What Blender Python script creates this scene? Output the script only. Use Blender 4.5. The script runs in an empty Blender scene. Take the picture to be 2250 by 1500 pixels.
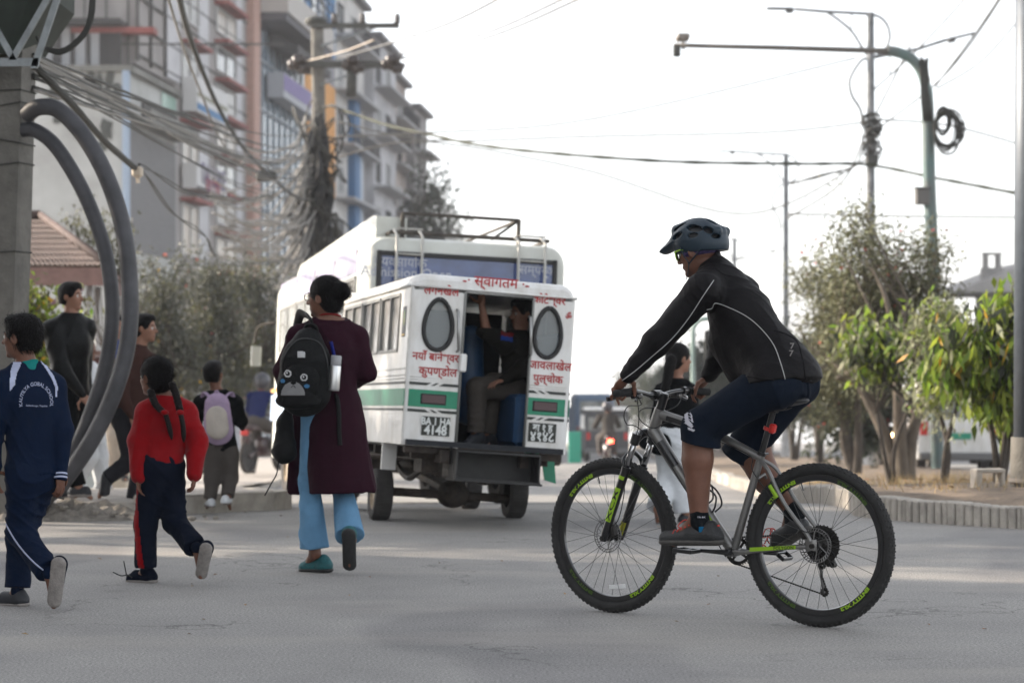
import bpy, math, random
import numpy as np
from mathutils import Vector, Matrix
from mathutils.bvhtree import BVHTree
random.seed(7)
SC = bpy.context.scene
COL = SC.collection
R = math.radians
FPX, CX, HY, CH = 5000.0, 1125.0, 800.0, 1.18      # focal length in photo pixels, centre column, eye-level row, eye height
V = lambda *a: Vector(a)
def P(px, py, D):
    "world point seen at photo pixel (px,py) at distance D"
    return Vector(((px-CX)*D/FPX, D, CH+(HY-py)*D/FPX))
def gz(y):
    "height of the road surface: level near the camera, then it runs gently downhill"
    if y <= 17: return 0.0
    if y < 26:
        t = (y-17)/9.0
        return -0.42*t*t*(1.6-0.6*t)
    return -0.42-0.0335*(y-26)
# ---------------------------------------------------------------- materials
MATS = {}
def mat(name, col, rough=0.6, metal=0.0, var=0.0, vscale=8.0, bump=0.0, bscale=60.0, col2=None, spec=0.5,
        emit=None, estr=0.0, trans=0.0, coat=0.0, rnd=0.0, alpha=1.0, translucent=0.0, detail=6, stretch=None, sheen=0.0):
    if name in MATS: return MATS[name]
    m = bpy.data.materials.new(name); m.use_nodes = True
    nt = m.node_tree; N = nt.nodes; L = nt.links
    b = N['Principled BSDF']
    c4 = (*col, 1)
    b.inputs['Base Color'].default_value = c4
    b.inputs['Roughness'].default_value = rough
    b.inputs['Metallic'].default_value = metal
    b.inputs['Specular IOR Level'].default_value = spec
    b.inputs['Coat Weight'].default_value = coat
    b.inputs['Sheen Weight'].default_value = sheen
    b.inputs['Transmission Weight'].default_value = trans
    b.inputs['Alpha'].default_value = alpha
    if emit:
        b.inputs['Emission Color'].default_value = (*emit, 1); b.inputs['Emission Strength'].default_value = estr
    tc = None
    def coords():
        nonlocal tc
        if tc is None:
            t = N.new('ShaderNodeTexCoord'); tc = t.outputs['Object']
            if stretch:
                mp = N.new('ShaderNodeMapping'); mp.inputs['Scale'].default_value = stretch
                L.new(tc, mp.inputs['Vector']); tc = mp.outputs[0]
        return tc
    if var > 0 or col2:
        n = N.new('ShaderNodeTexNoise'); n.inputs['Scale'].default_value = vscale; n.inputs['Detail'].default_value = detail
        n.inputs['Roughness'].default_value = 0.65
        L.new(coords(), n.inputs['Vector'])
        rp = N.new('ShaderNodeValToRGB')
        rp.color_ramp.elements[0].position = 0.32; rp.color_ramp.elements[1].position = 0.68
        c2 = col2 if col2 else tuple(max(0, c*(1-var)) for c in col)
        c1 = col if col2 else tuple(min(1, c*(1+var)) for c in col)
        rp.color_ramp.elements[0].color = (*c2, 1); rp.color_ramp.elements[1].color = (*c1, 1)
        L.new(n.outputs['Fac'], rp.inputs['Fac'])
        out = rp.outputs['Color']
    else: out = None
    if rnd > 0:
        g = N.new('ShaderNodeNewGeometry')
        hs = N.new('ShaderNodeHueSaturation')
        hs.inputs['Color'].default_value = c4
        if out: L.new(out, hs.inputs['Color'])
        mr = N.new('ShaderNodeMapRange'); mr.inputs['To Min'].default_value = 1-rnd; mr.inputs['To Max'].default_value = 1+rnd
        L.new(g.outputs['Random Per Island'], mr.inputs['Value']); L.new(mr.outputs[0], hs.inputs['Value'])
        mr2 = N.new('ShaderNodeMapRange'); mr2.inputs['To Min'].default_value = 0.5-0.05*rnd; mr2.inputs['To Max'].default_value = 0.5+0.04*rnd
        ml = N.new('ShaderNodeMath'); ml.operation = 'FRACT'
        m7 = N.new('ShaderNodeMath'); m7.operation = 'MULTIPLY'; m7.inputs[1].default_value = 7.31
        L.new(g.outputs['Random Per Island'], m7.inputs[0]); L.new(m7.outputs[0], ml.inputs[0]); L.new(ml.outputs[0], mr2.inputs['Value'])
        L.new(mr2.outputs[0], hs.inputs['Hue'])
        out = hs.outputs['Color']
    if out: L.new(out, b.inputs['Base Color'])
    if bump > 0:
        n2 = N.new('ShaderNodeTexNoise'); n2.inputs['Scale'].default_value = bscale; n2.inputs['Detail'].default_value = 5
        L.new(coords(), n2.inputs['Vector'])
        bp = N.new('ShaderNodeBump'); bp.inputs['Strength'].default_value = bump; bp.inputs['Distance'].default_value = 0.02
        L.new(n2.outputs['Fac'], bp.inputs['Height']); L.new(bp.outputs[0], b.inputs['Normal'])
    if translucent > 0:
        tr = N.new('ShaderNodeBsdfTranslucent')
        if out: L.new(out, tr.inputs['Color'])
        else: tr.inputs['Color'].default_value = c4
        mx = N.new('ShaderNodeMixShader'); mx.inputs[0].default_value = translucent
        o = N['Material Output']
        L.new(b.outputs[0], mx.inputs[1]); L.new(tr.outputs[0], mx.inputs[2]); L.new(mx.outputs[0], o.inputs['Surface'])
    MATS[name] = m
    return m
# ---------------------------------------------------------------- objects
def tag(o, label=None, cat=None, group=None, kind=None):
    if label: o['label'] = label
    if cat: o['category'] = cat
    if group: o['group'] = group
    if kind: o['kind'] = kind
    return o
def empty(name, loc=(0,0,0), rz=0.0, label=None, cat=None, group=None):
    o = bpy.data.objects.new(name, None); COL.objects.link(o)
    o.location = loc; o.rotation_euler = (0, 0, rz); o.empty_display_size = 0.2
    return tag(o, label, cat, group)
def meshobj(name, verts, faces, m, parent=None, smooth=False, origin=None):
    me = bpy.data.meshes.new(name)
    vs = np.asarray(verts, dtype=np.float32).reshape(-1, 3)
    if origin is None and parent is not None and parent.get('worldmesh'):
        r = parent
        off = Vector((0,0,0))
        while r is not None: off = off + r.location; r = r.parent
        vs = vs-np.array(off, dtype=np.float32)
    if origin is not None: vs = vs-np.array(origin, dtype=np.float32)
    if isinstance(faces, np.ndarray):
        nf, k = faces.shape
        me.vertices.add(len(vs)); me.vertices.foreach_set('co', vs.ravel())
        me.loops.add(nf*k); me.loops.foreach_set('vertex_index', faces.astype(np.int32).ravel())
        me.polygons.add(nf); me.polygons.foreach_set('loop_start', np.arange(0, nf*k, k, dtype=np.int32))
        me.polygons.foreach_set('loop_total', np.full(nf, k, dtype=np.int32))
        me.update(calc_edges=True); me.validate()
    else:
        me.from_pydata(vs.tolist(), [], faces); me.update()
    if m: me.materials.append(m)
    if smooth is True: me.polygons.foreach_set('use_smooth', [True]*len(me.polygons))
    elif smooth:
        me.polygons.foreach_set('use_smooth', [True]*len(me.polygons)); me.set_sharp_from_angle(angle=R(smooth))
    o = bpy.data.objects.new(name, me); COL.objects.link(o)
    if origin is not None: o.location = origin
    if parent is not None:
        o.parent = parent
        if parent.get('worldmesh'): o['worldmesh'] = 1
    return o
def frame_of(d):
    d = d.normalized()
    u = Vector((0,0,1)) if abs(d.z) < 0.95 else Vector((1,0,0))
    a = d.cross(u).normalized(); b = a.cross(d).normalized()
    return a, b
class MB:
    "collects shapes that become ONE mesh object"
    def __init__(s): s.v = []; s.f = []
    def add(s, vs, fs):
        n = len(s.v); s.v += [tuple(v) for v in vs]; s.f += [tuple(i+n for i in f) for f in fs]; return s
    def box(s, c, size, rz=0.0, M=None, taper=None, bev=0.0):
        x, y, z = size[0]/2, size[1]/2, size[2]/2
        tx, ty = taper if taper else (1, 1)
        if bev > 0:
            b = min(bev, x*.49, y*.49, z*.49)
            vs = []
            for sx in (-1,1):
                for sy in (-1,1):
                    for sz in (-1,1):
                        vs += [Vector((sx*x, sy*(y-b), sz*(z-b))), Vector((sx*(x-b), sy*y, sz*(z-b))), Vector((sx*(x-b), sy*(y-b), sz*z))]
            def id(sx, sy, sz, k): return (((sx > 0)*2+(sy > 0))*2+(sz > 0))*3+k
            fs = []
            for sx in (-1,1): fs.append([id(sx,a,c_,0) for a, c_ in ((-1,-1),(1,-1),(1,1),(-1,1))][::sx])
            for sy in (-1,1): fs.append([id(a,sy,c_,1) for a, c_ in ((-1,-1),(-1,1),(1,1),(1,-1))][::sy])
            for sz in (-1,1): fs.append([id(a,c_,sz,2) for a, c_ in ((-1,-1),(1,-1),(1,1),(-1,1))][::sz])
            for sy in (-1,1):
                for sz in (-1,1): fs.append([id(-1,sy,sz,1), id(1,sy,sz,1), id(1,sy,sz,2), id(-1,sy,sz,2)][::(sy*sz)])
            for sx in (-1,1):
                for sz in (-1,1): fs.append([id(sx,-1,sz,0), id(sx,1,sz,0), id(sx,1,sz,2), id(sx,-1,sz,2)][::(-1 if sx*sz < 0 else 1)])
            for sx in (-1,1):
                for sy in (-1,1): fs.append([id(sx,sy,-1,0), id(sx,sy,1,0), id(sx,sy,1,1), id(sx,sy,-1,1)][::(-1 if sx*sy > 0 else 1)])
            for sx in (-1,1):
                for sy in (-1,1):
                    for sz in (-1,1): fs.append([id(sx,sy,sz,0), id(sx,sy,sz,1), id(sx,sy,sz,2)][::(1 if sx*sy*sz > 0 else -1)])
        else:
            vs = [Vector((sx*x*(tx if sz > 0 else 1), sy*y*(ty if sz > 0 else 1), sz*z)) for sz in (-1,1) for sy in (-1,1) for sx in (-1,1)]
            fs = [(0,2,3,1),(4,5,7,6),(0,1,5,4),(2,6,7,3),(0,4,6,2),(1,3,7,5)]
        if rz: 
            rot = Matrix.Rotation(rz, 3, 'Z'); vs = [rot @ v for v in vs]
        if M is not None: vs = [M @ v for v in vs]
        return s.add([v+Vector(c) for v in vs], fs)
    def tube(s, pts, r, seg=8, cap=True, flat=None):
        pts = [Vector(p) for p in pts]; n = len(pts)
        rs = r if isinstance(r, (list, tuple)) else [r]*n
        a = None; vs = []; fs = []
        for i, p in enumerate(pts):
            d = (pts[min(i+1, n-1)]-pts[max(i-1, 0)])
            if d.length < 1e-9: d = Vector((0,0,1))
            d.normalize()
            if a is None: a = frame_of(d)[0]; b = d.cross(a)
            else:
                a = (a-d*a.dot(d)); a = a.normalized() if a.length > 1e-6 else frame_of(d)[0]
                b = d.cross(a)
            for k in range(seg):
                t = 2*math.pi*k/seg
                vs.append(p+(a*math.cos(t)+b*math.sin(t)*(flat or 1))*rs[i])
        for i in range(n-1):
            for k in range(seg):
                k2 = (k+1) % seg
                fs.append((i*seg+k, i*seg+k2, (i+1)*seg+k2, (i+1)*seg+k))
        if cap: fs += [tuple(range(seg))[::-1], tuple((n-1)*seg+k for k in range(seg))]
        return s.add(vs, fs)
    def cyl(s, a, b, r1, r2=None, seg=16): return s.tube([a, b], [r1, r1 if r2 is None else r2], seg)
    def lathe(s, c, prof, axis=(0,0,1), seg=24, close=False):
        "prof: list of (radius, height along axis)"
        ax = Vector(axis).normalized(); a, b = frame_of(ax); c = Vector(c); vs = []; fs = []
        n = len(prof)
        for (r, h) in prof:
            for k in range(seg):
                t = 2*math.pi*k/seg
                vs.append(c+ax*h+(a*math.cos(t)+b*math.sin(t))*r)
        for i in range(n if close else n-1):
            j = (i+1) % n
            for k in range(seg):
                k2 = (k+1) % seg
                fs.append((i*seg+k, i*seg+k2, j*seg+k2, j*seg+k))
        return s.add(vs, fs)
    def ell(s, c, r, M=None, seg=14, rings=8):
        vs = []; fs = []
        for i in range(rings+1):
            ph = math.pi*i/rings
            for k in range(seg):
                t = 2*math.pi*k/seg
                v = Vector((math.sin(ph)*math.cos(t)*r[0], math.sin(ph)*math.sin(t)*r[1], math.cos(ph)*r[2]))
                if M is not None: v = M @ v
                vs.append(v+Vector(c))
        for i in range(rings):
            for k in range(seg):
                k2 = (k+1) % seg
                fs.append((i*seg+k, (i+1)*seg+k, (i+1)*seg+k2, i*seg+k2))
        return s.add(vs, fs)
    def prism(s, poly, d, n0=None):
        "poly: list of 3-D points, extruded by vector d"
        poly = [Vector(p) for p in poly]; n = len(poly); d = Vector(d)
        vs = poly+[p+d for p in poly]
        fs = [tuple(range(n))[::-1], tuple(range(n, 2*n))]+[(i, (i+1) % n, n+(i+1) % n, n+i) for i in range(n)]
        return s.add(vs, fs)
    def quad(s, a, b, c, d): return s.add([a, b, c, d], [(0,1,2,3)])
    def build(s, name, m, parent=None, smooth=False): return meshobj(name, s.v, s.f, m, parent, smooth)
def bez(p0, p1, p2, n=12):
    p0, p1, p2 = Vector(p0), Vector(p1), Vector(p2)
    return [p0*(1-t)**2+p1*2*t*(1-t)+p2*t*t for t in [i/n for i in range(n+1)]]
def catmull(pts, n=8):
    pts = [Vector(p) for p in pts]; out = []
    for i in range(len(pts)-1):
        a = pts[max(i-1, 0)]; b = pts[i]; c = pts[i+1]; d = pts[min(i+2, len(pts)-1)]
        for k in range(n):
            t = k/n
            out.append(0.5*((2*b)+(c-a)*t+(2*a-5*b+4*c-d)*t*t+(3*b-3*c+d-a)*t*t*t))
    out.append(pts[-1]); return out
def sag(a, b, s, n=14):
    a, b = Vector(a), Vector(b)
    return [a.lerp(b, i/n)-Vector((0,0,4*s*(i/n)*(1-i/n))) for i in range(n+1)]
# ---------------------------------------------------------------- lettering
def glyphs(txt, size=1.0, align='CENTER', bold=0.0, xs=1.0):
    cu = bpy.data.curves.new('lettering', 'FONT'); cu.body = txt; cu.size = size; cu.align_x = align; cu.align_y = 'CENTER'
    cu.offset = bold; cu.resolution_u = 2
    o = bpy.data.objects.new('lettering', cu); COL.objects.link(o)
    bpy.context.view_layer.update()
    me = bpy.data.meshes.new_from_object(o.evaluated_get(bpy.context.evaluated_depsgraph_get()))
    vs = [Vector((v.co.x*xs, v.co.y, 0)) for v in me.vertices]; fs = [tuple(p.vertices) for p in me.polygons]
    bpy.data.objects.remove(o); bpy.data.meshes.remove(me); bpy.data.curves.remove(cu)
    return vs, fs
def text(name, txt, size, m, parent, origin, ex, ey, bold=0.0, align='CENTER', xs=1.0, th=0.0):
    vs, fs = glyphs(txt, size, align, bold, xs)
    ex = Vector(ex); ey = Vector(ey); o = Vector(origin)
    return meshobj(name, [o+ex*v.x+ey*v.y for v in vs], fs, m, parent)
# ---------------------------------------------------------------- signed-distance modelling for bodies and cloth
class SDF:
    def __init__(s, k=0.02): s.p = []; s.k = k; s.cut = []; s.sub = []
    def cone(s, a, b, ra, rb=None, n=None, sq=1.0, k=None):
        s.p.append(('c', np.array(a, float), np.array(b, float), ra, ra if rb is None else rb, None if n is None else np.array(Vector(n).normalized(), float), sq, s.k if k is None else k)); return s
    def ell(s, c, r, ax=None, k=None):
        A = np.eye(3) if ax is None else np.array([list(Vector(a).normalized()) for a in ax], float)
        s.p.append(('e', np.array(c, float), A, np.array(r, float), s.k if k is None else k)); return s
    def minus(s, c, r, ax=None, k=0.004):
        A = np.eye(3) if ax is None else np.array([list(Vector(a).normalized()) for a in ax], float)
        s.sub.append((np.array(c, float), A, np.array(r, float), k)); return s
    def clip(s, o, n, rad=None): s.p.append(('x', np.array(o, float), np.array(Vector(n).normalized(), float), rad)); return s
    def plane(s, o, n, sel=None): s.cut.append((np.array(o, float), np.array(Vector(n).normalized(), float))); return s
    def mesh(s, vox, disp=None):
        lo = np.full(3, 1e9); hi = -lo; bbs = []
        for q in s.p:
            if q[0] == 'x': bbs.append((None, None)); continue
            if q[0] == 'c':
                m = max(q[3], q[4]); l = np.minimum(q[1], q[2])-m; h = np.maximum(q[1], q[2])+m
            else:
                e = np.sqrt(((q[2]*q[3][:, None])**2).sum(0)); l = q[1]-e; h = q[1]+e
            bbs.append((l, h)); lo = np.minimum(lo, l); hi = np.maximum(hi, h)
        lo -= 3*vox+0.012; hi += 3*vox+0.012
        nx, ny, nz = (np.ceil((hi-lo)/vox).astype(int)+1)
        X = (lo[0]+vox*np.arange(nx)).astype(np.float32); Y = (lo[1]+vox*np.arange(ny)).astype(np.float32); Z = (lo[2]+vox*np.arange(nz)).astype(np.float32)
        F = np.full((nx, ny, nz), 0.06, np.float32)
        for q, (l, h) in zip(s.p, bbs):
            if q[0] == 'x' and q[3]:
                i0 = np.maximum(np.floor((q[1]-q[3]-lo)/vox).astype(int), 0); i1 = np.minimum(np.ceil((q[1]+q[3]-lo)/vox).astype(int)+1, [nx, ny, nz]); sl = tuple(slice(a, b) for a, b in zip(i0, i1))
                x = X[sl[0]][:, None, None]-q[1][0]; y = Y[sl[1]][None, :, None]-q[1][1]; z = Z[sl[2]][None, None, :]-q[1][2]
                pl = x*q[2][0]+y*q[2][1]+z*q[2][2]; F[sl] = np.where(x*x+y*y+z*z < q[3]**2, np.maximum(F[sl], pl), F[sl]).astype(np.float32); continue
            if q[0] == 'x':
                F = np.maximum(F, (((X-q[1][0])*q[2][0])[:, None, None]+((Y-q[1][1])*q[2][1])[None, :, None]+((Z-q[1][2])*q[2][2])[None, None, :]).astype(np.float32)); continue
            mg = q[-1]+0.03+vox
            i0 = np.maximum(np.floor((l-mg-lo)/vox).astype(int), 0); i1 = np.minimum(np.ceil((h+mg-lo)/vox).astype(int)+1, [nx, ny, nz])
            sl = tuple(slice(a, b) for a, b in zip(i0, i1))
            x = X[sl[0]][:, None, None]; y = Y[sl[1]][None, :, None]; z = Z[sl[2]][None, None, :]
            if q[0] == 'c':
                _, a, b, ra, rb, n, sq, k = q
                ab = b-a; L2 = max(float(ab@ab), 1e-9)
                if n is not None:
                    n = n-ab*(n@ab)/L2; n = n/max(np.linalg.norm(n), 1e-9)
                t = np.clip(((x-a[0])*ab[0]+(y-a[1])*ab[1]+(z-a[2])*ab[2])/L2, 0, 1)
                dx = x-a[0]-t*ab[0]; dy = y-a[1]-t*ab[1]; dz = z-a[2]-t*ab[2]
                d2 = dx*dx+dy*dy+dz*dz
                if n is not None:
                    c = dx*n[0]+dy*n[1]+dz*n[2]; d2 = d2+(sq*sq-1)*c*c
                d = np.sqrt(d2)-(ra+t*(rb-ra))
            else:
                _, c, A, r, k = q
                dx = x-c[0]; dy = y-c[1]; dz = z-c[2]
                qq = 0
                for i in range(3): qq = qq+((dx*A[i,0]+dy*A[i,1]+dz*A[i,2])/r[i])**2
                qn = np.sqrt(qq); d = (qn-1)*float(r.min())*0.5+(qn-1)*float(np.median(r))*0.5
            o = F[sl]
            hh = np.maximum(k-np.abs(o-d), 0)/max(k, 1e-6)
            F[sl] = np.minimum(o, d)-hh*hh*k*0.25
        for (c, A, r, k) in s.sub:
            e = np.sqrt(((A*r[:, None])**2).sum(0))+0.03+vox
            i0 = np.maximum(np.floor((c-e-lo)/vox).astype(int), 0); i1 = np.minimum(np.ceil((c+e-lo)/vox).astype(int)+1, [nx, ny, nz])
            if (i1 <= i0).any(): continue
            sl = tuple(slice(a, b) for a, b in zip(i0, i1))
            dx = X[sl[0]][:, None, None]-c[0]; dy = Y[sl[1]][None, :, None]-c[1]; dz = Z[sl[2]][None, None, :]-c[2]
            qq = 0
            for i in range(3): qq = qq+((dx*A[i,0]+dy*A[i,1]+dz*A[i,2])/r[i])**2
            d = -(np.sqrt(qq)-1)*float(r.min())
            F[sl] = np.maximum(F[sl], d)
        if disp is not None:
            F += disp(X[:, None, None], Y[None, :, None], Z[None, None, :]).astype(np.float32)
        for (o, n) in s.cut:
            F = np.maximum(F, ((X-o[0])*n[0])[:, None, None]+((Y-o[1])*n[1])[None, :, None]+((Z-o[2])*n[2])[None, None, :])
        return nets(F.astype(np.float32), lo, vox)
def nets(F, lo, vox):
    ins = F < 0
    s8 = [ins[i:ins.shape[0]-1+i, j:ins.shape[1]-1+j, k:ins.shape[2]-1+k] for i in (0,1) for j in (0,1) for k in (0,1)]
    anyi = s8[0].copy(); alli = s8[0].copy()
    for t in s8[1:]: anyi |= t; alli &= t
    act = anyi & ~alli
    idx = np.argwhere(act)
    ids = np.full(act.shape, -1, np.int32); ids[act] = np.arange(len(idx))
    corners = np.array([(i,j,k) for i in (0,1) for j in (0,1) for k in (0,1)])
    val = np.stack([F[idx[:,0]+c[0], idx[:,1]+c[1], idx[:,2]+c[2]] for c in corners], 1)
    acc = np.zeros((len(idx), 3)); cnt = np.zeros(len(idx))
    for a in range(8):
        for b in range(a+1, 8):
            if np.abs(corners[a]-corners[b]).sum() != 1: continue
            va, vb = val[:, a], val[:, b]; m = (va < 0) != (vb < 0)
            t = np.where(m, va/np.where(m, va-vb, 1), 0)
            acc += np.where(m[:, None], corners[a]+t[:, None]*(corners[b]-corners[a]), 0); cnt += m
    verts = (idx+acc/cnt[:, None])*vox+lo
    quads = []
    for ax in range(3):
        sl0 = [slice(None)]*3; sl1 = [slice(None)]*3
        sl0[ax] = slice(0, -1); sl1[ax] = slice(1, None)
        a = ins[tuple(sl0)]; b = ins[tuple(sl1)]
        e = np.argwhere(a != b); 
        if not len(e): continue
        o1, o2 = [(1,2),(2,0),(0,1)][ax]
        ok = (e[:, o1] > 0) & (e[:, o2] > 0) & (e[:, o1] < F.shape[o1]-1) & (e[:, o2] < F.shape[o2]-1); e = e[ok]
        fl = ins[e[:,0], e[:,1], e[:,2]]
        def cell(d1, d2):
            c = e.copy(); c[:, o1] -= d1; c[:, o2] -= d2
            return ids[c[:,0], c[:,1], c[:,2]]
        q = np.stack([cell(1,1), cell(0,1), cell(0,0), cell(1,0)], 1)
        q[~fl] = q[~fl][:, ::-1]
        quads.append(q)
    Q = np.concatenate(quads); Q = Q[(Q >= 0).all(1)]
    return verts, Q
def folds(amp=0.004, f=28.0, seed=0.0, dirv=(0.2,0.1,1.0)):
    f = f*2.6 if f < 50 else f
    d = Vector(dirv).normalized(); e = frame_of(d)[0]; g = d.cross(e)
    def fn(x, y, z):
        u = x*d[0]+y*d[1]+z*d[2]; v = x*e[0]+y*e[1]+z*e[2]; w = x*g[0]+y*g[1]+z*g[2]
        a = np.sin(f*u+2.0*np.sin(f*0.21*v+seed)+1.7*np.sin(f*0.17*w+seed*2.1)+seed)
        b = np.sin(f*0.57*(u+0.8*v)+2.0*np.sin(f*0.23*w+seed*1.3)+seed*3.7)
        m = 0.5+0.5*np.sin(f*0.19*v+f*0.13*u+seed*1.9); q = np.clip(0.5+0.9*np.sin(f*0.11*w+f*0.17*u+1.3*np.sin(f*.12*v+seed)+seed*4.1), 0, 1)
        r1 = 1-np.abs(a); r2 = 1-np.abs(b)
        return -amp*((r1*r1*m+0.7*r2*r2*(1-m))*(.25+q)-0.4)
    return fn
def sdfobj(name, sd, vox, m, parent=None, disp=None, origin=None):
    v, f = sd.mesh(vox, disp)
    o = meshobj(name, v, f, m, parent, smooth=True, origin=origin)
    o_bvh[name] = (v, f)
    return o
o_bvh = {}
def bvh(name):
    v, f = o_bvh[name]
    return BVHTree.FromPolygons(v.tolist(), f.tolist())
CAM0 = Vector((0, 0, CH))
def onto(tree, px, py, off=0.003):
    "point on a modelled surface under a photo pixel, lifted off it by off"
    d = (P(px, py, 10.0)-CAM0).normalized()
    h, n, i, t = tree.ray_cast(CAM0, d, 80)
    if h is None: return None
    if n.dot(d) > 0: n = -n
    return h+n*off
def patch(name, tree, poly_px, m, parent, off=0.003, step=4.0):
    "a cloth patch lying on a modelled surface, outlined in photo pixels and diced fine enough to follow it"
    xs = [p[0] for p in poly_px]; ys = [p[1] for p in poly_px]
    def inside(x, y):
        c = False; j = len(poly_px)-1
        for i in range(len(poly_px)):
            xi, yi = poly_px[i]; xj, yj = poly_px[j]
            if (yi > y) != (yj > y) and x < (xj-xi)*(y-yi)/(yj-yi)+xi: c = not c
            j = i
        return c
    vid = {}; vs = []; fs = []
    nx = int((max(xs)-min(xs))/step)+2; ny = int((max(ys)-min(ys))/step)+2
    def vert(i, j):
        if (i, j) not in vid:
            p = onto(tree, min(xs)+i*step, min(ys)+j*step, off)
            vid[(i, j)] = None if p is None else len(vs)
            if p is not None: vs.append(p)
        return vid[(i, j)]
    for i in range(nx):
        for j in range(ny):
            if inside(min(xs)+(i+.5)*step, min(ys)+(j+.5)*step):
                q = [vert(i, j), vert(i, j+1), vert(i+1, j+1), vert(i+1, j)]
                if None not in q and (vs[q[0]]-vs[q[2]]).length < step*0.02: fs.append(tuple(q))
    if not fs: return None
    return meshobj(name, vs, fs, m, parent, smooth=True)
def project_glyphs(name, tree, vs, fs, fn, m, parent, off=0.004):
    pts = [onto(tree, *fn(v), off) for v in vs]
    fs = [f for f in fs if all(pts[i] is not None for i in f)]
    pts = [p if p is not None else Vector((0,0,0)) for p in pts]
    used = sorted({i for f in fs for i in f}); mp = {u: k for k, u in enumerate(used)}
    if not fs: return None
    return meshobj(name, [pts[u] for u in used], [tuple(mp[i] for i in f) for f in fs], m, parent)
def seam(name, tree, pxs, r, m, parent, n=10, off=0.002):
    pts = catmull([(a, b, 0) for a, b in pxs], n); out = []
    for p in pts:
        q = onto(tree, p.x, p.y, off)
        if q is not None: out.append(q)
    if len(out) < 2: return None
    return MB().tube(out, r, 6).build(name, m, parent, True)
def copy_tree(o, parent=None):
    c = o.copy(); COL.objects.link(c)
    if parent is not None: c.parent = parent; c.matrix_parent_inverse = o.matrix_parent_inverse
    for ch in list(KIDS.get(o.name, [])): copy_tree(ch, c)
    return c
KIDS = {}
def index_kids():
    KIDS.clear()
    for o in COL.objects:
        if o.parent: KIDS.setdefault(o.parent.name, []).append(o)
# ---------------------------------------------------------------- people
SKIN = mat('skin_brown', (0.145,0.064,0.04), 0.5, var=0.15, vscale=14, bump=0.15, bscale=300, spec=0.35)
SKIN_L = mat('skin_tan', (0.25,0.125,0.082), 0.5, var=0.12, vscale=14, spec=0.35)
HAIR = mat('black_hair', (0.006,0.005,0.005), 0.5, var=0.3, vscale=90, bump=0.9, bscale=160, stretch=(1,1,0.15), spec=.1)
EYE_W = mat('eye_white', (0.5,0.47,0.44), 0.3); EYE_D = mat('eye_dark', (0.01,0.007,0.005), 0.2); LIP = mat('lips', (0.17,0.065,0.05), 0.5)
def cloth(name, col, var=0.12, **k):
    k.setdefault('rough', 0.85); k.setdefault('sheen', 0.0)
    return mat(name, col, var=var, vscale=k.pop('vscale', 9), bump=k.pop('bump', 0.45), bscale=k.pop('bscale', 17), spec=0.08, **k)
def basis(f, up=(0,0,1)):
    f = Vector(f).normalized(); u = Vector(up); r = f.cross(u).normalized(); u = r.cross(f).normalized()
    return f, u, r                                            # r is the figure's own right
def add_head(sd, c, f, u, r, h):
    sd.ell(c+u*.022*h-f*.008*h, (.075*h, .094*h, .092*h), (r, f, u), .01)
    sd.ell(c+f*.026*h-u*.045*h, (.058*h, .062*h, .066*h), (r, f, u), .02)
    sd.ell(c+f*.068*h+u*.018*h, (.052*h, .02*h, .012*h), (r, f, u), .012)
    sd.cone(c+f*.086*h+u*.008*h, c+f*.108*h-u*.026*h, .007*h, .013*h, k=.008)
    for s in (-1, 1):
        sd.ell(c+f*.092*h-u*.03*h+r*s*.012*h, (.009*h,.011*h,.008*h), (r, f, u), .006)
        sd.ell(c+f*.058*h-u*.02*h+r*s*.036*h, (.02*h,.022*h,.018*h), (r, f, u), .018)
        sd.ell(c+r*s*.079*h-f*.008*h-u*.006*h, (.008*h,.02*h,.032*h), (r+f*.35*-s, f, u), .005)
        sd.minus(c+f*.086*h+u*.004*h+r*s*.032*h, (.014*h,.012*h,.009*h), (r, f, u))
        sd.minus(c+r*s*.09*h-f*.006*h-u*.004*h, (.006*h,.009*h,.016*h), (r, f, u))
    sd.ell(c+f*.082*h-u*.056*h, (.024*h,.013*h,.006*h), (r, f, u), .006)
    sd.ell(c+f*.079*h-u*.067*h, (.02*h,.013*h,.007*h), (r, f, u), .006)
    sd.ell(c+f*.07*h-u*.093*h, (.022*h,.018*h,.016*h), (r, f, u), .014)
def add_face(body, c, f, u, r, h):
    for s in (-1, 1):
        e = c+f*.076*h+u*.004*h+r*s*.031*h
        eo = MB().ell(e, (.013*h,)*3, None, 10, 8).build('eye', EYE_W, body, True)
        MB().ell(e+f*.009*h, (.006*h,)*3, None, 8, 6).build('iris', EYE_D, eo, True)
        MB().tube([c+f*.09*h+u*.024*h+r*s*.015*h, c+f*.088*h+u*.03*h+r*s*.032*h, c+f*.074*h+u*.024*h+r*s*.05*h], [.003*h,.0045*h,.002*h], 5).build('eyebrow', HAIR, body, True)
    MB().ell(c+f*.084*h-u*.061*h, (.02*h,.011*h,.0065*h), Matrix((r, f, u)).transposed(), 12, 6).build('lips', LIP, body, True)
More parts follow.
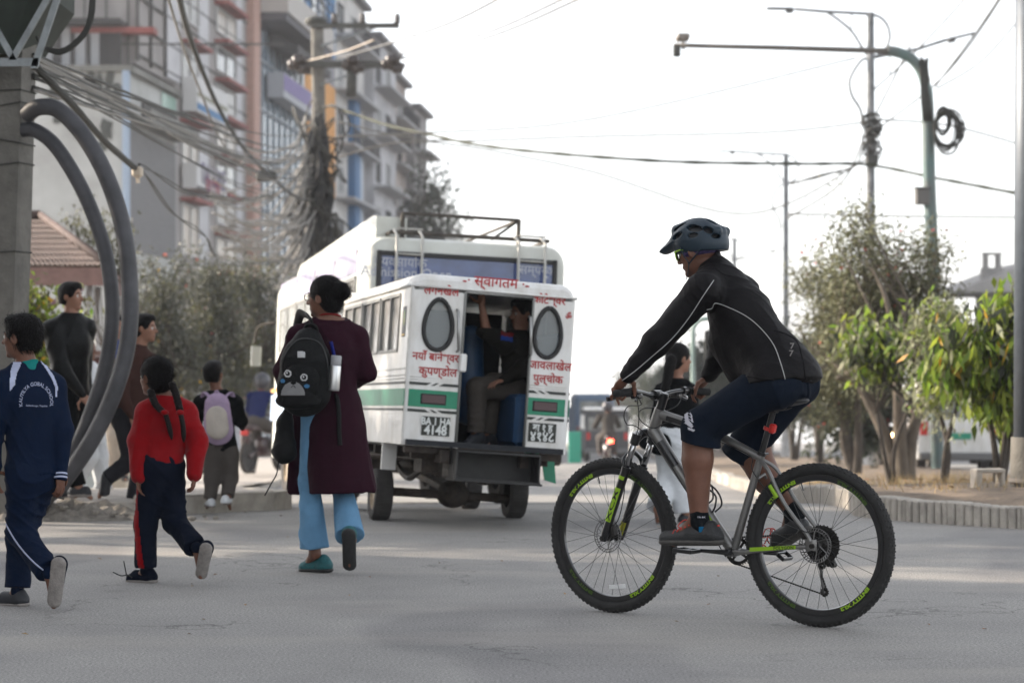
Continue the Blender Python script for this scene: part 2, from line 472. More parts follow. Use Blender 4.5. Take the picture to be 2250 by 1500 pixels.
def hand(sd, w, d, pn, ts, curl=.35, S=1.0, spread=0.0, index=None):
    "w wrist, d finger direction, pn the way the palm faces, ts the thumb's side"
    d = Vector(d).normalized(); pn = Vector(pn); pn = (pn-d*pn.dot(d)).normalized(); ts = Vector(ts); ts = (ts-d*ts.dot(d)-pn*ts.dot(pn)).normalized()
    sd.ell(w+d*.043*S, (.052*S, .038*S, .0165*S), (d, ts, pn), .012)
    for i, (o, L) in enumerate(((.029,.074),(.010,.082),(-.010,.075),(-.028,.058))):
        p = w+d*.082*S+ts*o*S; dd = (d+ts*spread*(1.5-i)*.3).normalized(); c = curl*(1+.12*i)
        if index is not None and i == 0: c = index
        for j, fr in enumerate((.45,.3,.25)):
            q = Matrix.Rotation(-c*(.8 if j == 0 else 1.0), 3, pn.cross(dd)) @ dd
            if (q-dd).dot(pn) < 0: q = Matrix.Rotation(c*(.8 if j == 0 else 1.0), 3, pn.cross(dd)) @ dd
            e = p+q*L*fr*S
            sd.cone(p, e, (.0092-.0011*j)*S, (.0084-.0012*j)*S, k=.003); p = e; dd = q
            pn_ = pn
    p = w+d*.018*S+ts*.026*S+pn*.004*S
    for j, (L, a) in enumerate(((.042,.75),(.032,.35),(.026,.15))):
        q = (d*(1-a)+ts*a+pn*(.2+.3*curl*j)).normalized(); e = p+q*L*S
        sd.cone(p, e, (.0125-.0015*j)*S, (.0105-.0015*j)*S, k=.005); p = e
def joints(D, J): return {k: P(v[0], v[1], D+(v[2] if len(v) > 2 else 0.0)) for k, v in J.items()}
def person(W, S, fwd, look, label, group=None, hs=1.0, vox=.007, skin=None, girth=1.0, hands=None, up=(0,0,1), face=True, base=None, calf=1.0):
    "W: world joints. Returns the body (the top-level person) with its frames"
    f, u, r = basis(look, up); bf, bu, br = basis(fwd)
    h = hs; sd = SDF(.03); c = W['head']; n = W['neck']; pv = W['pelvis']; g = girth*S
    ch = W.get('chest', n.lerp(pv, .35)); wa = W.get('waist', n.lerp(pv, .7))
    sd.cone(n, c-u*.045*h-f*.012*h, .058*g, .05*h, k=.02)
    sd.cone(n-(n-pv).normalized()*.07*S, ch, .1*g, .135*g, bf, 1.35)
    sd.cone(ch, wa, .135*g, .12*g, bf, 1.3); sd.cone(wa, pv, .12*g, .135*g, bf, 1.2)
    for s in 'lr':
        sh, el, wr, hi, kn, an, to = (W[x+s] for x in 'sewhkat')
        sd.cone(n.lerp(sh, .35), sh, .06*S, .056*S); sd.cone(sh, el, .05*S, .038*S, k=.03); sd.cone(el, wr, .04*S, .026*S, k=.012)
        sd.cone(hi, kn, .083*S, .056*S); sd.cone(kn, kn.lerp(an, .35), .056*S*calf, .058*S*calf, k=.015); sd.cone(kn.lerp(an, .35), an, .058*S*calf, .034*S*calf, k=.015)
        if calf > 1: sd.ell(kn.lerp(an,.27)-bf*.026, (.042,.042,.09), (bf, br, (kn-an).normalized()), .03)
        sd.cone(an, to-Vector((0,0,.012)), .032*S, .018*S, k=.02)
        if hands and s in hands: hand(sd, wr, *hands[s][:3], **dict(S=S, **(hands[s][3] if len(hands[s]) > 3 else {})))
    add_head(sd, c, f, u, r, h)
    if base is None: base = Vector((pv.x, pv.y, gz(pv.y)))
    v, q = sd.mesh(vox)
    b = meshobj('person', v, q, skin or SKIN, None, True, origin=tuple(base))
    b['worldmesh'] = 1; tag(b, label, 'person', group)
    for s in 'lr': an = W['a'+s]; SHIN[(round(an.x,3), round(an.y,3), round(an.z,3))] = (W['k'+s]-an).normalized()
    b_bvh = (v, q); o_bvh['body:'+label] = b_bvh
    if face: add_face(b, c, f, u, r, h)
    return b, (f, u, r), (bf, bu, br)
def top_sdf(W, S, bf, off=.018, hem=None, sleeve=1.0, girth=1.0, cuff=.034, arm=.0, neckcut=.035, flare=0.0, collar=None):
    n = W['neck']; pv = W['pelvis']; ch = W.get('chest', n.lerp(pv, .35)); wa = W.get('waist', n.lerp(pv, .7)); g = girth*S
    ax = (n-pv).normalized(); sd = SDF(.03)
    hp = pv-ax*(hem or 0)
    sd.cone(hp-ax*.05, pv, (.14+flare)*g+off, .135*g+off, bf, 1.2)
    sd.clip(hp, -ax)
    sd.cone(pv, wa, .137*g+off, .122*g+off, bf, 1.2); sd.cone(wa, ch, .122*g+off, .138*g+off, bf, 1.25)
    sd.clip(hp, -ax)
    sd.cone(ch, n-ax*.07*S, .138*g+off, .1*g+off, bf, 1.3)
    for s in 'lr':
        sh, el, wr = (W[x+s] for x in 'sew')
        sd.cone(n.lerp(sh, .3), sh, .06*S+off*.6, .058*S+off)
        e2 = el.lerp(wr, max(0, sleeve*2-1)) if sleeve > .5 else sh.lerp(el, sleeve*2)
        sd.cone(sh, el if sleeve > .5 else e2, .053*S+off, .044*S+off+arm, k=.035)
        if sleeve > .5: sd.cone(el, e2, .044*S+off+arm, cuff*S+arm*.6, k=.02)
    if collar: sd.cone(n-ax*.02, n+ax*collar, .064*S+off*.5, .058*S+off*.4, k=.02)
    sd.clip(n+ax*(neckcut if not collar else collar)*S, ax)
    return sd
def trousers_sdf(W, S, bf, off=.015, hem=.95, girth=1.0, flare=0.0, top=.12):
    n = W['neck']; pv = W['pelvis']; wa = W.get('waist', n.lerp(pv, .7)); ax = (n-pv).normalized(); g = girth*S
    sd = SDF(.03); sd.cone(pv, wa, .135*g+off, .12*g+off*.5, bf, 1.2); sd.cone(pv-ax*.03, pv, .13*g+off, .135*g+off, bf, 1.15)
    sd.clip(pv+ax*top*S, ax)
    for s in 'lr':
        hi, kn, an = (W[x+s] for x in 'hka')
        sd.cone(hi, kn, .086*S+off, .06*S+off*1.1, k=.035)
        d = (an-kn).normalized(); e = kn.lerp(an, hem)
        sd.cone(kn, e, .056*S+off*1.1, .044*S+off+flare, k=.03); sd.clip(e, d, .15)
    return sd
SHIN = {}
def sk_dir(parent, an):
    k = SHIN.get((round(an.x,3), round(an.y,3), round(an.z,3))); return k if k is not None else Vector((0,0,1))
def shoe(parent, an, to, heel, up, m, msole, S=1.0, vox=.006, lace=None, name='shoe', sockm=None):
    up = Vector(up).normalized(); d = (to-heel).normalized(); side = d.cross(up).normalized(); up = side.cross(d).normalized()
    sd = SDF(.02)
    sd.cone(heel+up*.035*S, to+up*.026*S-d*.03*S, .038*S, .034*S, up, 1.0)
    sd.cone(heel+up*.045*S+d*.02*S, heel+d*.12*S+up*.055*S, .036*S, .03*S)
    sd.cone(heel+up*.04*S+d*.015*S, heel+up*.068*S+d*.02*S, .038*S, .036*S)
    ank = SDF(.01); ank.cone(heel+up*.06*S+d*.03*S, an, .034*S, .034*S); ank.cone(an, an+(sk_dir(parent, an)*.07*S), .034*S, .036*S)
    sd.clip(heel+up*.012*S, -up)
    o = sdfobj(name, sd, vox, m, parent)
    if sockm is not None: sdfobj('sock', ank, vox, sockm, parent)
    s2 = SDF(.01); s2.cone(heel+up*.012*S, to-d*.035*S+up*.012*S, .041*S, .04*S, up, 2.4)
    sdfobj('sole', s2, vox, msole, o)
    if lace:
        for i in range(4):
            c = heel+d*(.13+.022*i)*S+up*(.088-.009*i)*S
            MB().tube([c-side*.026*S-up*.008, c+up*.004, c+side*.026*S-up*.008+d*.006], .0035*S, 5).build('lace', lace, o, True)
    return o
def hair_cap(parent, c, f, u, r, h, style='short', vox=.006, m=None, extra=None, amp=.004):
    sd = SDF(.02)
    sd.ell(c+u*.036*h-f*.016*h, (.087*h, .1*h, .092*h), (r, f, u), .01)
    if style in ('short', 'long'): sd.ell(c-f*.045*h-u*.02*h, (.074*h, .06*h, .07*h), (r, f, u), .02)
    if style == 'short': sd.ell(c+f*.045*h+u*.085*h, (.06*h, .05*h, .035*h), (r, f, u), .02)
    if extra: extra(sd)
    sd.minus(c+f*.105*h-u*.03*h, (.075*h, .07*h, .105*h), (r, f, u)); 
    for s in (-1, 1): sd.minus(c+r*s*.09*h-f*.0*h-u*.02*h, (.03*h, .03*h, .04*h), (r, f, u))
    sd.plane(c-u*(.095 if style == 'long' else .07)*h-f*.03*h, -u-f*.3) if not extra else None
    o = sdfobj('hair', sd, vox, m or HAIR, parent, folds(amp, 120, 1.3, (r[0]*.6+f[0]*.4, r[1]*.6+f[1]*.4, .1)))
    if vox > .007: return o
    v, q = o_bvh['hair']; rg = np.random.default_rng(int(abs(c.x)*1000)); nn = np.cross(v[q[:,1]]-v[q[:,0]], v[q[:,2]]-v[q[:,0]]); nn /= np.linalg.norm(nn, axis=1)[:,None]+1e-9; ce = v[q].mean(1)
    k = rg.integers(0, len(q), 1500); st = MB()
    for i in k:
        n_ = Vector(nn[i]); p = Vector(ce[i]); back = (-u*.9-f*.5 if style == 'short' else -f*.95-u*.15)+Vector(rg.normal(0,.22,3).tolist())
        t = (back-n_*back.dot(n_)).normalized(); s_ = t.cross(n_)*.0011; L = .035+.03*rg.random(); lift = (.002+.003*rg.random()**3) if style == 'long' else (.004+.006*rg.random()**3)
        a, b2, e = p+n_*.0005, p+t*L*.5+n_*lift, p+t*L+n_*(lift*.6-.003)
        st.add([a-s_, a+s_, b2+s_, b2-s_, e], [(0,1,2,3),(3,2,4)])
    st.build('hair_strands', m or HAIR, o); return o
GREYSOLE = mat('worn_grey_rubber', (0.22,0.2,0.185), 0.8, var=0.25, vscale=30, bump=.3, bscale=120)
BLACKRUB = mat('black_rubber', (0.018,0.018,0.018), 0.7, var=0.3, vscale=30, bump=.2, bscale=150)
NAVY = cloth('navy_tracksuit', (0.0035,0.009,0.026)); NAVY2 = cloth('navy_trousers', (0.0035,0.006,0.014))
WHITE_T = cloth('white_trim', (0.36,0.39,0.52)); TEAL = cloth('teal_collar', (0.01,0.16,0.15)); RED_J = cloth('red_fleece', (0.20,0.0025,0.005), sheen=.1)
BLACK_C = cloth('black_cloth', (0.004,0.0045,0.005)); BROWN_C = cloth('brown_pullover', (0.045,0.022,0.018)); GREY_C = cloth('grey_trousers', (0.075,0.066,0.06))
WHITE_C = cloth('white_cotton', (0.58,0.6,0.62)); MAROON = cloth('maroon_cotton', (0.020,0.0045,0.010), bscale=14); BLUE_T = cloth('light_blue_trousers', (0.11,0.23,0.36))
DARKSHOE = mat('dark_shoe', (0.02,0.022,0.027), 0.6, var=.3, vscale=20)
def dn(v): return Vector(v).normalized()
# ---- schoolboy in a navy tracksuit, nearest walker on the left
def build_boy():
    D = 11.08; S = .82
    W = joints(D, dict(head=(47,742), neck=(60,806), chest=(66,880), waist=(70,970), pelvis=(72,1030), sl=(8,848,-.06), sr=(115,850,.07), el=(-22,945,-.08), er=(134,945,.03),
        wl=(-12,1030,-.1), wr=(133,1040,-.02), hl=(52,1050,-.05), hr=(90,1050,.05), kl=(44,1168,.02), kr=(44,1180,.1), al=(110,1262,-.22), ar=(38,1300,.06), tl=(118,1325,-.2), tr=(2,1322,.12)))
    f = dn((-.45,.9,0))
    b, (hf, hu, hr), (bf, bu, br) = person(W, S, f, (-.93,.36,.02), 'schoolboy in a navy tracksuit jacket with white lettering across its back, leftmost walker', 'pedestrians walking', hs=.92, vox=.006,
        hands={'r': ((-.02,.05,-1), (-.8,.5,0), (-.3,.9,-.2), dict(curl=.35)), 'l': ((0,.05,-1), (.8,-.5,0), (-.3,.9,0), dict(curl=.4))})
    hair_cap(b, W['head'], hf, hu, hr, .92*1.03, 'short', .006)
    top = top_sdf(W, S, bf, .02, hem=.03, arm=.006, girth=.98, cuff=.036)
    jk = sdfobj('jacket', top, .006, NAVY, b, folds(.0055, 19, 2.2, (.6,.2,.6))); T = bvh('jacket')
    sd = SDF(.01); ax = dn(W['head']-W['neck']); sd.cone(W['neck']-ax*.012, W['neck']+ax*.022, .068, .058); sd.clip(W['neck']+ax*.03, ax); sdfobj('collar', sd, .006, TEAL, jk, folds(.002, 60, 1))
    patch('stripe', T, [(36,784),(50,785),(45,803),(38,818),(33,838),(32,846),(22,858),(21,838),(24,815),(30,795)], WHITE_T, jk, .0025, 2)
    patch('stripe', T, [(85,790),(102,804),(118,826),(127,850),(124,872),(121,872),(121,850),(112,830),(100,810)], WHITE_T, jk, .0025, 2)
    # arched lettering
    vs, fs = glyphs('KAUTILYA GOBAL SCHOOL', 1.0, 'CENTER', .012)
    w = max(v.x for v in vs)-min(v.x for v in vs)
    def arch(v):
        t = v.x/w*R(205); rr = 1+v.y*.30
        return (79+33*rr*math.sin(t), 884-40*rr*math.cos(t))
    project_glyphs('lettering', T, vs, fs, arch, WHITE_T, jk, .004)
    vs, fs = glyphs('Siddharthanagar, Thapathali', 1.0, 'CENTER', .01); w = max(v.x for v in vs)-min(v.x for v in vs)
    project_glyphs('lettering', T, vs, fs, lambda v: (80+v.x/w*46, 891-v.y*5.5+v.x*.12), WHITE_T, jk, .004)
    for s in 'r':
        d = dn(W['w'+s]-W['e'+s])
        for i, mm in enumerate((NAVY, WHITE_T, NAVY, WHITE_T, NAVY)):
            MB().cyl(W['w'+s]-d*(.012-.009*i), W['w'+s]-d*(.003-.009*i), .033, .033, 18).build('cuff', mm, jk, True)
    tr = sdfobj('trousers', trousers_sdf(W, S, bf, .017, hem=.93, flare=.012), .006, NAVY2 if 0 else NAVY, b, folds(.009, 20, 5.1, (.4,.1,.9))); T = bvh('trousers')
    seam('piping', T, [(2,1062),(3,1105),(14,1150),(40,1195),(75,1235),(104,1258)], .004, WHITE_T, tr)
    up = dn((.25,-.93,.18)); shoe(b, W['al'], P(117,1334,D-.22), P(128,1240,D-.27), -dn((.1,-.95,.3)), NAVY2, GREYSOLE, .9, sockm=NAVY)
    shoe(b, W['ar'], P(-8,1332,D+.12), P(50,1332,D+.05), (0,0,1), DARKSHOE, GREYSOLE, .9, sockm=NAVY)
def build_girl():
    D = 12.3; S = .71
    W = joints(D, dict(head=(340,830), neck=(366,876), chest=(368,925), waist=(360,975), pelvis=(354,1015), sl=(322,905,-.03), sr=(408,905,.04), el=(305,968,-.03), er=(432,968,.02),
        wl=(304,1046,-.08), wr=(427,1042,-.06), hl=(336,1030,-.03), hr=(374,1030,.03), kl=(320,1150,.02), kr=(384,1148,.02), al=(320,1254,.02), ar=(432,1204,-.22), tl=(288,1272,.08), tr=(441,1262,-.2)))
    b, (hf, hu, hr), (bf, bu, br) = person(W, S, (-.35,.93,0), (-.75,.62,.05), 'small girl with two black braids, red jacket and navy trousers with a red side stripe', 'pedestrians walking', hs=.88, vox=.006,
        hands={'l': ((.05,-.05,-1), (.9,-.2,0), (-.2,.9,0), dict(curl=.3)), 'r': ((-.05,-.1,-1), (-.9,.1,0), (0,.9,0), dict(curl=.45))})
    hair_cap(b, W['head'], hf, hu, hr, .9*1.05, 'long', .006)
    HB = mat('braid_hair', (0.010,0.008,0.008), .45, bump=.5, bscale=150, spec=.1)
    for pts, tie in (([(331,858),(340,885),(355,902)], [(362,906),(370,930),(378,966)]), ([(378,842),(388,872),(395,900)], [(396,906),(402,935),(404,972)])):
        m = MB(); cs = catmull([P(x, y, D-.125) for x, y in pts], 10); n = len(cs)
        for k in range(3):
            m.tube([c+Vector((math.cos(i*.9+k*2.09)*.011, math.sin(i*.9+k*2.09)*.008, 0)) for i, c in enumerate(cs)], .012, 6)
        br_ = m.build('braid', HB, b, True)
        t = catmull([P(x, y, D-.135) for x, y in tie], 6)
        MB().tube(t, [.012,.016]+[.02]*(len(t)-5)+[.016,.01,.004], 8, flat=.7).build('braid_end', HB, br_, True)
        MB().ell(t[0]-Vector((0,.006,0)), (.022,.018,.016)).build('hair_tie', RED_J, br_, True)
    jk = sdfobj('jacket', top_sdf(W, S, bf, .019, hem=.0, arm=.012, girth=1.03, cuff=.05, flare=.02, collar=.03), .006, RED_J, b, folds(.0055, 16, 4.0, (.55,.2,-.6)))
    for s in 'lr':
        d = dn(W['w'+s]-W['e'+s]); MB().cyl(W['w'+s]-d*.01, W['w'+s]+d*.022, .03, .027, 16).build('cuff', NAVY2, jk, True)
    tr = sdfobj('trousers', trousers_sdf(W, S, bf, .02, hem=.93, flare=.012), .006, NAVY2, b, folds(.008, 22, 1.1, (.3,.1,.9))); T = bvh('trousers')
    patch('side_stripe', T, [(300,1055),(311,1055),(303,1090),(305,1150),(312,1215),(320,1268),(308,1268),(300,1215),(295,1150),(293,1090)], RED_J, tr, .003, 2)
    sh = shoe(b, W['al'], P(280,1280,D+.09), P(334,1280,D+.02), (0,0,1), NAVY2, GREYSOLE, .85, sockm=NAVY2)
    for p2 in ((248,1256),(272,1232)): MB().tube(catmull([P(290,1268,D+.02), P(280,1262,D), P((p2[0]+285)/2, 1264, D), P(p2[0], p2[1], D-.02)], 5), .0035, 5).build('lace', BLACKRUB, sh, True)
    shoe(b, W['ar'], P(440,1272,D-.2), P(452,1206,D-.28), -dn((.1,-.95,.3)), NAVY2, GREYSOLE, .85, sockm=NAVY2)
def build_woman():
    D = 12.9; S = .93
    W = joints(D, dict(head=(713,655), neck=(728,708), chest=(732,770), waist=(732,840), pelvis=(735,895), sl=(657,742,-.05), sr=(783,742,.05), el=(622,815,.0), er=(806,818,.04),
        wl=(628,865,.22), wr=(770,845,.26), hl=(694,905,-.03), hr=(765,905,.03), kl=(680,1060,.02), kr=(752,1070,.06), al=(692,1215,.0), ar=(770,1185,-.2), tl=(668,1245,.1), tr=(768,1235,-.15)))
    b, (hf, hu, hr), (bf, bu, br) = person(W, S, (-.3,.95,0), (-.88,.45,.0), 'woman with a hair bun in a long maroon tunic and light blue trousers', 'pedestrians walking', hs=1.0, vox=.007,
        hands={'l': ((-.1,.9,-.1), (.3,0,-1), (.9,0,0)), 'r': ((-.4,.9,0), (0,0,-1), (-.9,0,0))})
    def bun(sd): sd.ell(P(745,641,D-.06), (.062,.055,.06), None, .012)
    h = hair_cap(b, W['head'], hf, hu, hr, 1.03, 'long', .006, extra=bun, amp=.003)
    GL = mat('spectacle_frame', (.01,.01,.012), .3)
    c = W['head']
    m = MB()
    for s in (-1, 1):
        e = c+hf*.098+hu*.006+hr*s*.034
        m.tube([e+hr*math.cos(t)*.026+hu*math.sin(t)*.018 for t in [k*math.pi/8 for k in range(17)]], .0025, 5)
        m.tube([c+hf*.094+hu*.01+hr*s*.06, c+hr*s*.082+hu*.012-hf*.01], .0025, 5)
    m.tube([c+hf*.1+hu*.01-hr*.01, c+hf*.1+hu*.01+hr*.01], .002, 5); m.build('spectacles', GL, b, True)
    n = W['neck']; ax = dn(W['head']-n); MB().tube([n+ax*.035+Vector((math.cos(t)*.062, math.sin(t)*.058, -.012*math.sin(t))) for t in [k*math.pi/10 for k in range(21)]], .005, 6).build('necklace', RED_J, b, True)
    # tunic: torso, sleeves and a skirt to the knee, open at the left hip
    sd = SDF(.03); g = 1.03; off = .016
    pv, wa, ch = W['pelvis'], W['waist'], W['chest']; hem = P(750,1068,D+.0)
    sd.cone(P(738,940,D), hem-Vector((0,0,.02)), .168, .205, bf, 1.12); sd.cone(pv, P(738,940,D), .155, .17, bf, 1.12)
    sd.clip(P(750,1082,D), (0.03,0,-1))
    sd.clip(P(672,1000,D), (-1,0,-.12))
    sd.cone(pv, wa, .148, .13, bf, 1.2); sd.cone(wa, ch, .13, .15, bf, 1.25); sd.cone(ch, n-Vector((0,0,.06)), .15, .115, bf, 1.3)
    for s in 'lr':
        sh, el, wr = (W[x+s] for x in 'sew')
        sd.cone(n.lerp(sh, .3), sh, .07, .07); sd.cone(sh, el, .066, .058, k=.035); sd.cone(el, el.lerp(wr, .9), .058, .045, k=.02)
    sd.clip(n+Vector((0,0,.028)), (0.1,-.25,1))
    ku = sdfobj('tunic', sd, .007, MAROON, b, folds(.010, 13, 3.3, (1,.3,.25)))
    s3 = SDF(.02); s3.cone(P(662,900,D+.17), P(655,1070,D+.22), .05, .07, (0,1,0), 2.2); s3.clip(P(650,1092,D), (0,0,-1)); sdfobj('tunic_front', s3, .008, MAROON, ku, folds(.006, 14, 1.3, (1,.3,.2)))
    sdfobj('trousers', trousers_sdf(W, S, bf, .008, hem=.94, flare=.04), .007, BLUE_T, b, folds(.013, 11, 7.7, (.5,.1,.75)))
    SH = mat('teal_slipper', (.01,.09,.10), .7, var=.4, vscale=30)
    shoe(b, W['al'], P(660,1256,D+.1), P(718,1256,D+.0), (0,0,1), SH, BLACKRUB, .98)
    shoe(b, W['ar'], P(768,1254,D-.14), P(766,1176,D-.26), -dn((0,-.96,.25)), SH, BLACKRUB, .98)
    # rucksack
    BK = mat('black_nylon', (0.0035,0.0038,0.004), .6, var=.3, vscale=30, bump=.35, bscale=160, spec=.15)
    base = P(672,905,D-.2); rk = empty('rucksack', tuple(base), label='black rucksack with a sleepy animal face on its pocket, worn on the back', cat='rucksack'); rk['worldmesh'] = 1
    Db = D-.21
    sd = SDF(.03); sd.cone(P(668,855,Db), P(672,790,Db), .155, .135, (0,1,0), 1.9); sd.cone(P(672,790,Db), P(677,752,Db+.02), .135, .085, (0,1,0), 1.5)
    bag = sdfobj('bag', sd, .006, BK, rk, folds(.004, 24, 1.0, (.2,.1,.9)))
    s2 = SDF(.03); s2.cone(P(650,852,Db-.075), P(662,838,Db-.075), .105, .105, (0,1,0), 2.6); s2.ell(P(655,880,Db-.05), (.13,.05,.05), None, .03)
    pk = sdfobj('front_pocket', s2, .005, BK, bag, folds(.003, 30, 2.0)); T = bvh('front_pocket'); TB = bvh('bag')
    def disc(name, x, y, rx, ry, m, par, off=.003, half=False, tree=None):
        poly = [(x+rx*math.cos(t), y+ry*math.sin(t)) for t in [k*math.pi/12 for k in range(24)] if not half or math.sin(t) <= .05]
        return patch(name, tree or T, poly, m, par, off, 1.2)
    GREY = cloth('grey_patch', (.2,.2,.2)); LG = cloth('pale_patch', (.4,.4,.4)); BL = mat('blue_patch', (.02,.12,.25), .6)
    mz = disc('muzzle_patch', 644, 868, 26, 30, GREY, pk, .004, True)
    for x, y in ((633,821),(668,829)):
        e = disc('eye_patch', x, y, 8, 8, LG, pk, .004)
        if e: disc('pupil_patch', x, y, 5, 5, BK, e, .006); disc('glint_patch', x-1, y-1, 2, 2, LG, e, .008)
    disc('cheek_patch', 622, 837, 5, 4.5, BL, pk, .004); disc('cheek_patch', 674, 848, 6, 4.5, BL, pk, .004)
    disc('nose_patch', 645, 841, 6, 3.5, BK, pk, .007)
    seam('mouth_line', T, [(640,851),(645,847),(650,852)], .0016, BK, pk, 6, .006)
    patch('logo_tag', TB, [(654,772),(671,773),(670,785),(654,785)], LG, bag, .004, 1.5)
    seam('zip', TB, [(622,850),(620,805),(632,770),(660,745),(700,752),(718,790),(722,840)], .004, mat('zip_grey',(.02,.02,.02),.4), bag, 10, .002)
    MB().tube(catmull([P(668,730,Db+.05), P(675,714,Db+.04), P(692,716,Db+.04), P(698,736,Db+.05)], 6), .011, 8).build('carry_handle', BK, bag, True)
    st = [P(690,740,Db+.08), P(684,705,D-.14), P(672,692,D-.05), P(660,690,D+.05), P(652,720,D+.15)]
    MB().tube(catmull(st, 8), .03, 8, flat=.3).build('shoulder_strap', BK, rk, True)
    MB().tube(catmull([P(738,860,Db+.1), P(744,900,D-.16), P(745,950,D-.19), P(747,978,D-.2)], 6), .014, 6, flat=.3).build('dangling_strap', BK, rk, True)
    MB().tube(catmull([P(727,750,D-.165), P(738,800,D-.165), P(742,850,D-.17)], 6), .02, 6, flat=.5).build('blue_side_panel', cloth('blue_nylon', (.01,.015,.12)), rk, True)
    bt = empty('water_bottle', tuple(P(733,858,D-.22)), label='silver steel water bottle in the side pocket of the black rucksack', cat='bottle'); bt['worldmesh'] = 1
    ax = dn((.08,0,1)); q = P(733,858,D-.23)
    MB().lathe(q, [(.001,0),(.03,0),(.032,.01),(.032,.135),(.03,.14)], ax, 18).build('bottle_body', mat('brushed_steel', (.55,.55,.55), .3, .9), bt, True)
    MB().lathe(q+ax*.141, [(.029,0),(.03,.004),(.03,.05),(.026,.056),(.001,.056)], ax, 18).build('bottle_lid', mat('grey_plastic', (.25,.25,.26), .4), bt, True)
    # shoulder bag at the left hip
    hb = empty('handbag', tuple(P(620,1030,D)), label='soft black handbag hanging at the left hip of the woman in maroon', cat='handbag'); hb['worldmesh'] = 1
    sd = SDF(.04); sd.cone(P(626,930,D-.03), P(625,990,D-.05), .045, .075, (.2,1,0), 1.4); sd.cone(P(626,930,D-.03), P(632,905,D-.03), .045, .03)
    sdfobj('bag', sd, .007, BK, hb, folds(.008, 22, 3.0))
    for k in (0, 1): MB().tube(catmull([P(628,905,D-.03-.05*k), P(640,880,D-.02), P(635,860,D+.1+.04*k)], 6), .009, 6).build('handle', BK, hb, True)
    MB().tube(catmull([P(612,1010,D-.05), P(608,1040,D-.05), P(596,1062,D-.04), P(582,1088,D-.02)], 6), .004, 5).build('loose_cord', BLACKRUB, hb, True)
def simple_person(D, S, J, fwd, look, label, skin, topm, trm, shm, hs=.97, vox=.011, hair='short', off=.02, hem=.02, arm=0, hands=None, group='pedestrians walking', collar=None, girth=1.0, soles=None, shoes=(None, None), troff=.02, sleeve=1.0, base=None, topname='jacket', dpx=0):
    W = joints(D, J)
    b, (hf, hu, hr), (bf, bu, br) = person(W, S, fwd, look, label, group, hs=hs, vox=vox, skin=skin, girth=girth, hands=hands, base=base)
    hair_cap(b, W['head'], hf, hu, hr, hs*1.03, hair, vox)
    jk = sdfobj(topname, top_sdf(W, S, bf, off, hem=hem, arm=arm, collar=collar, girth=girth, sleeve=sleeve), vox, topm, b, folds(.008, 9, D, (.6,.3,-.5)))
    sdfobj('trousers', trousers_sdf(W, S, bf, troff, hem=.97, girth=girth), vox, trm, b, folds(.008, 10, D*2, (.5,.3,.6)))
    for s, up in zip('lr', shoes):
        an, to = W['a'+s], W['t'+s]; d = dn(to-an)
        if up is None: hl = Vector((an.x, an.y, an.z-.075*S))-Vector((d.x, d.y, 0)).normalized()*.05; up = (0,0,1); to = Vector((to.x, to.y, hl.z))
        else: up = Vector(up); hl = an+up.normalized()*-.06*S-d*.05
        shoe(b, an, to, hl, up, shm, soles or GREYSOLE, S, .009)
    return b, W, (hf, hu, hr), (bf, bu, br), jk
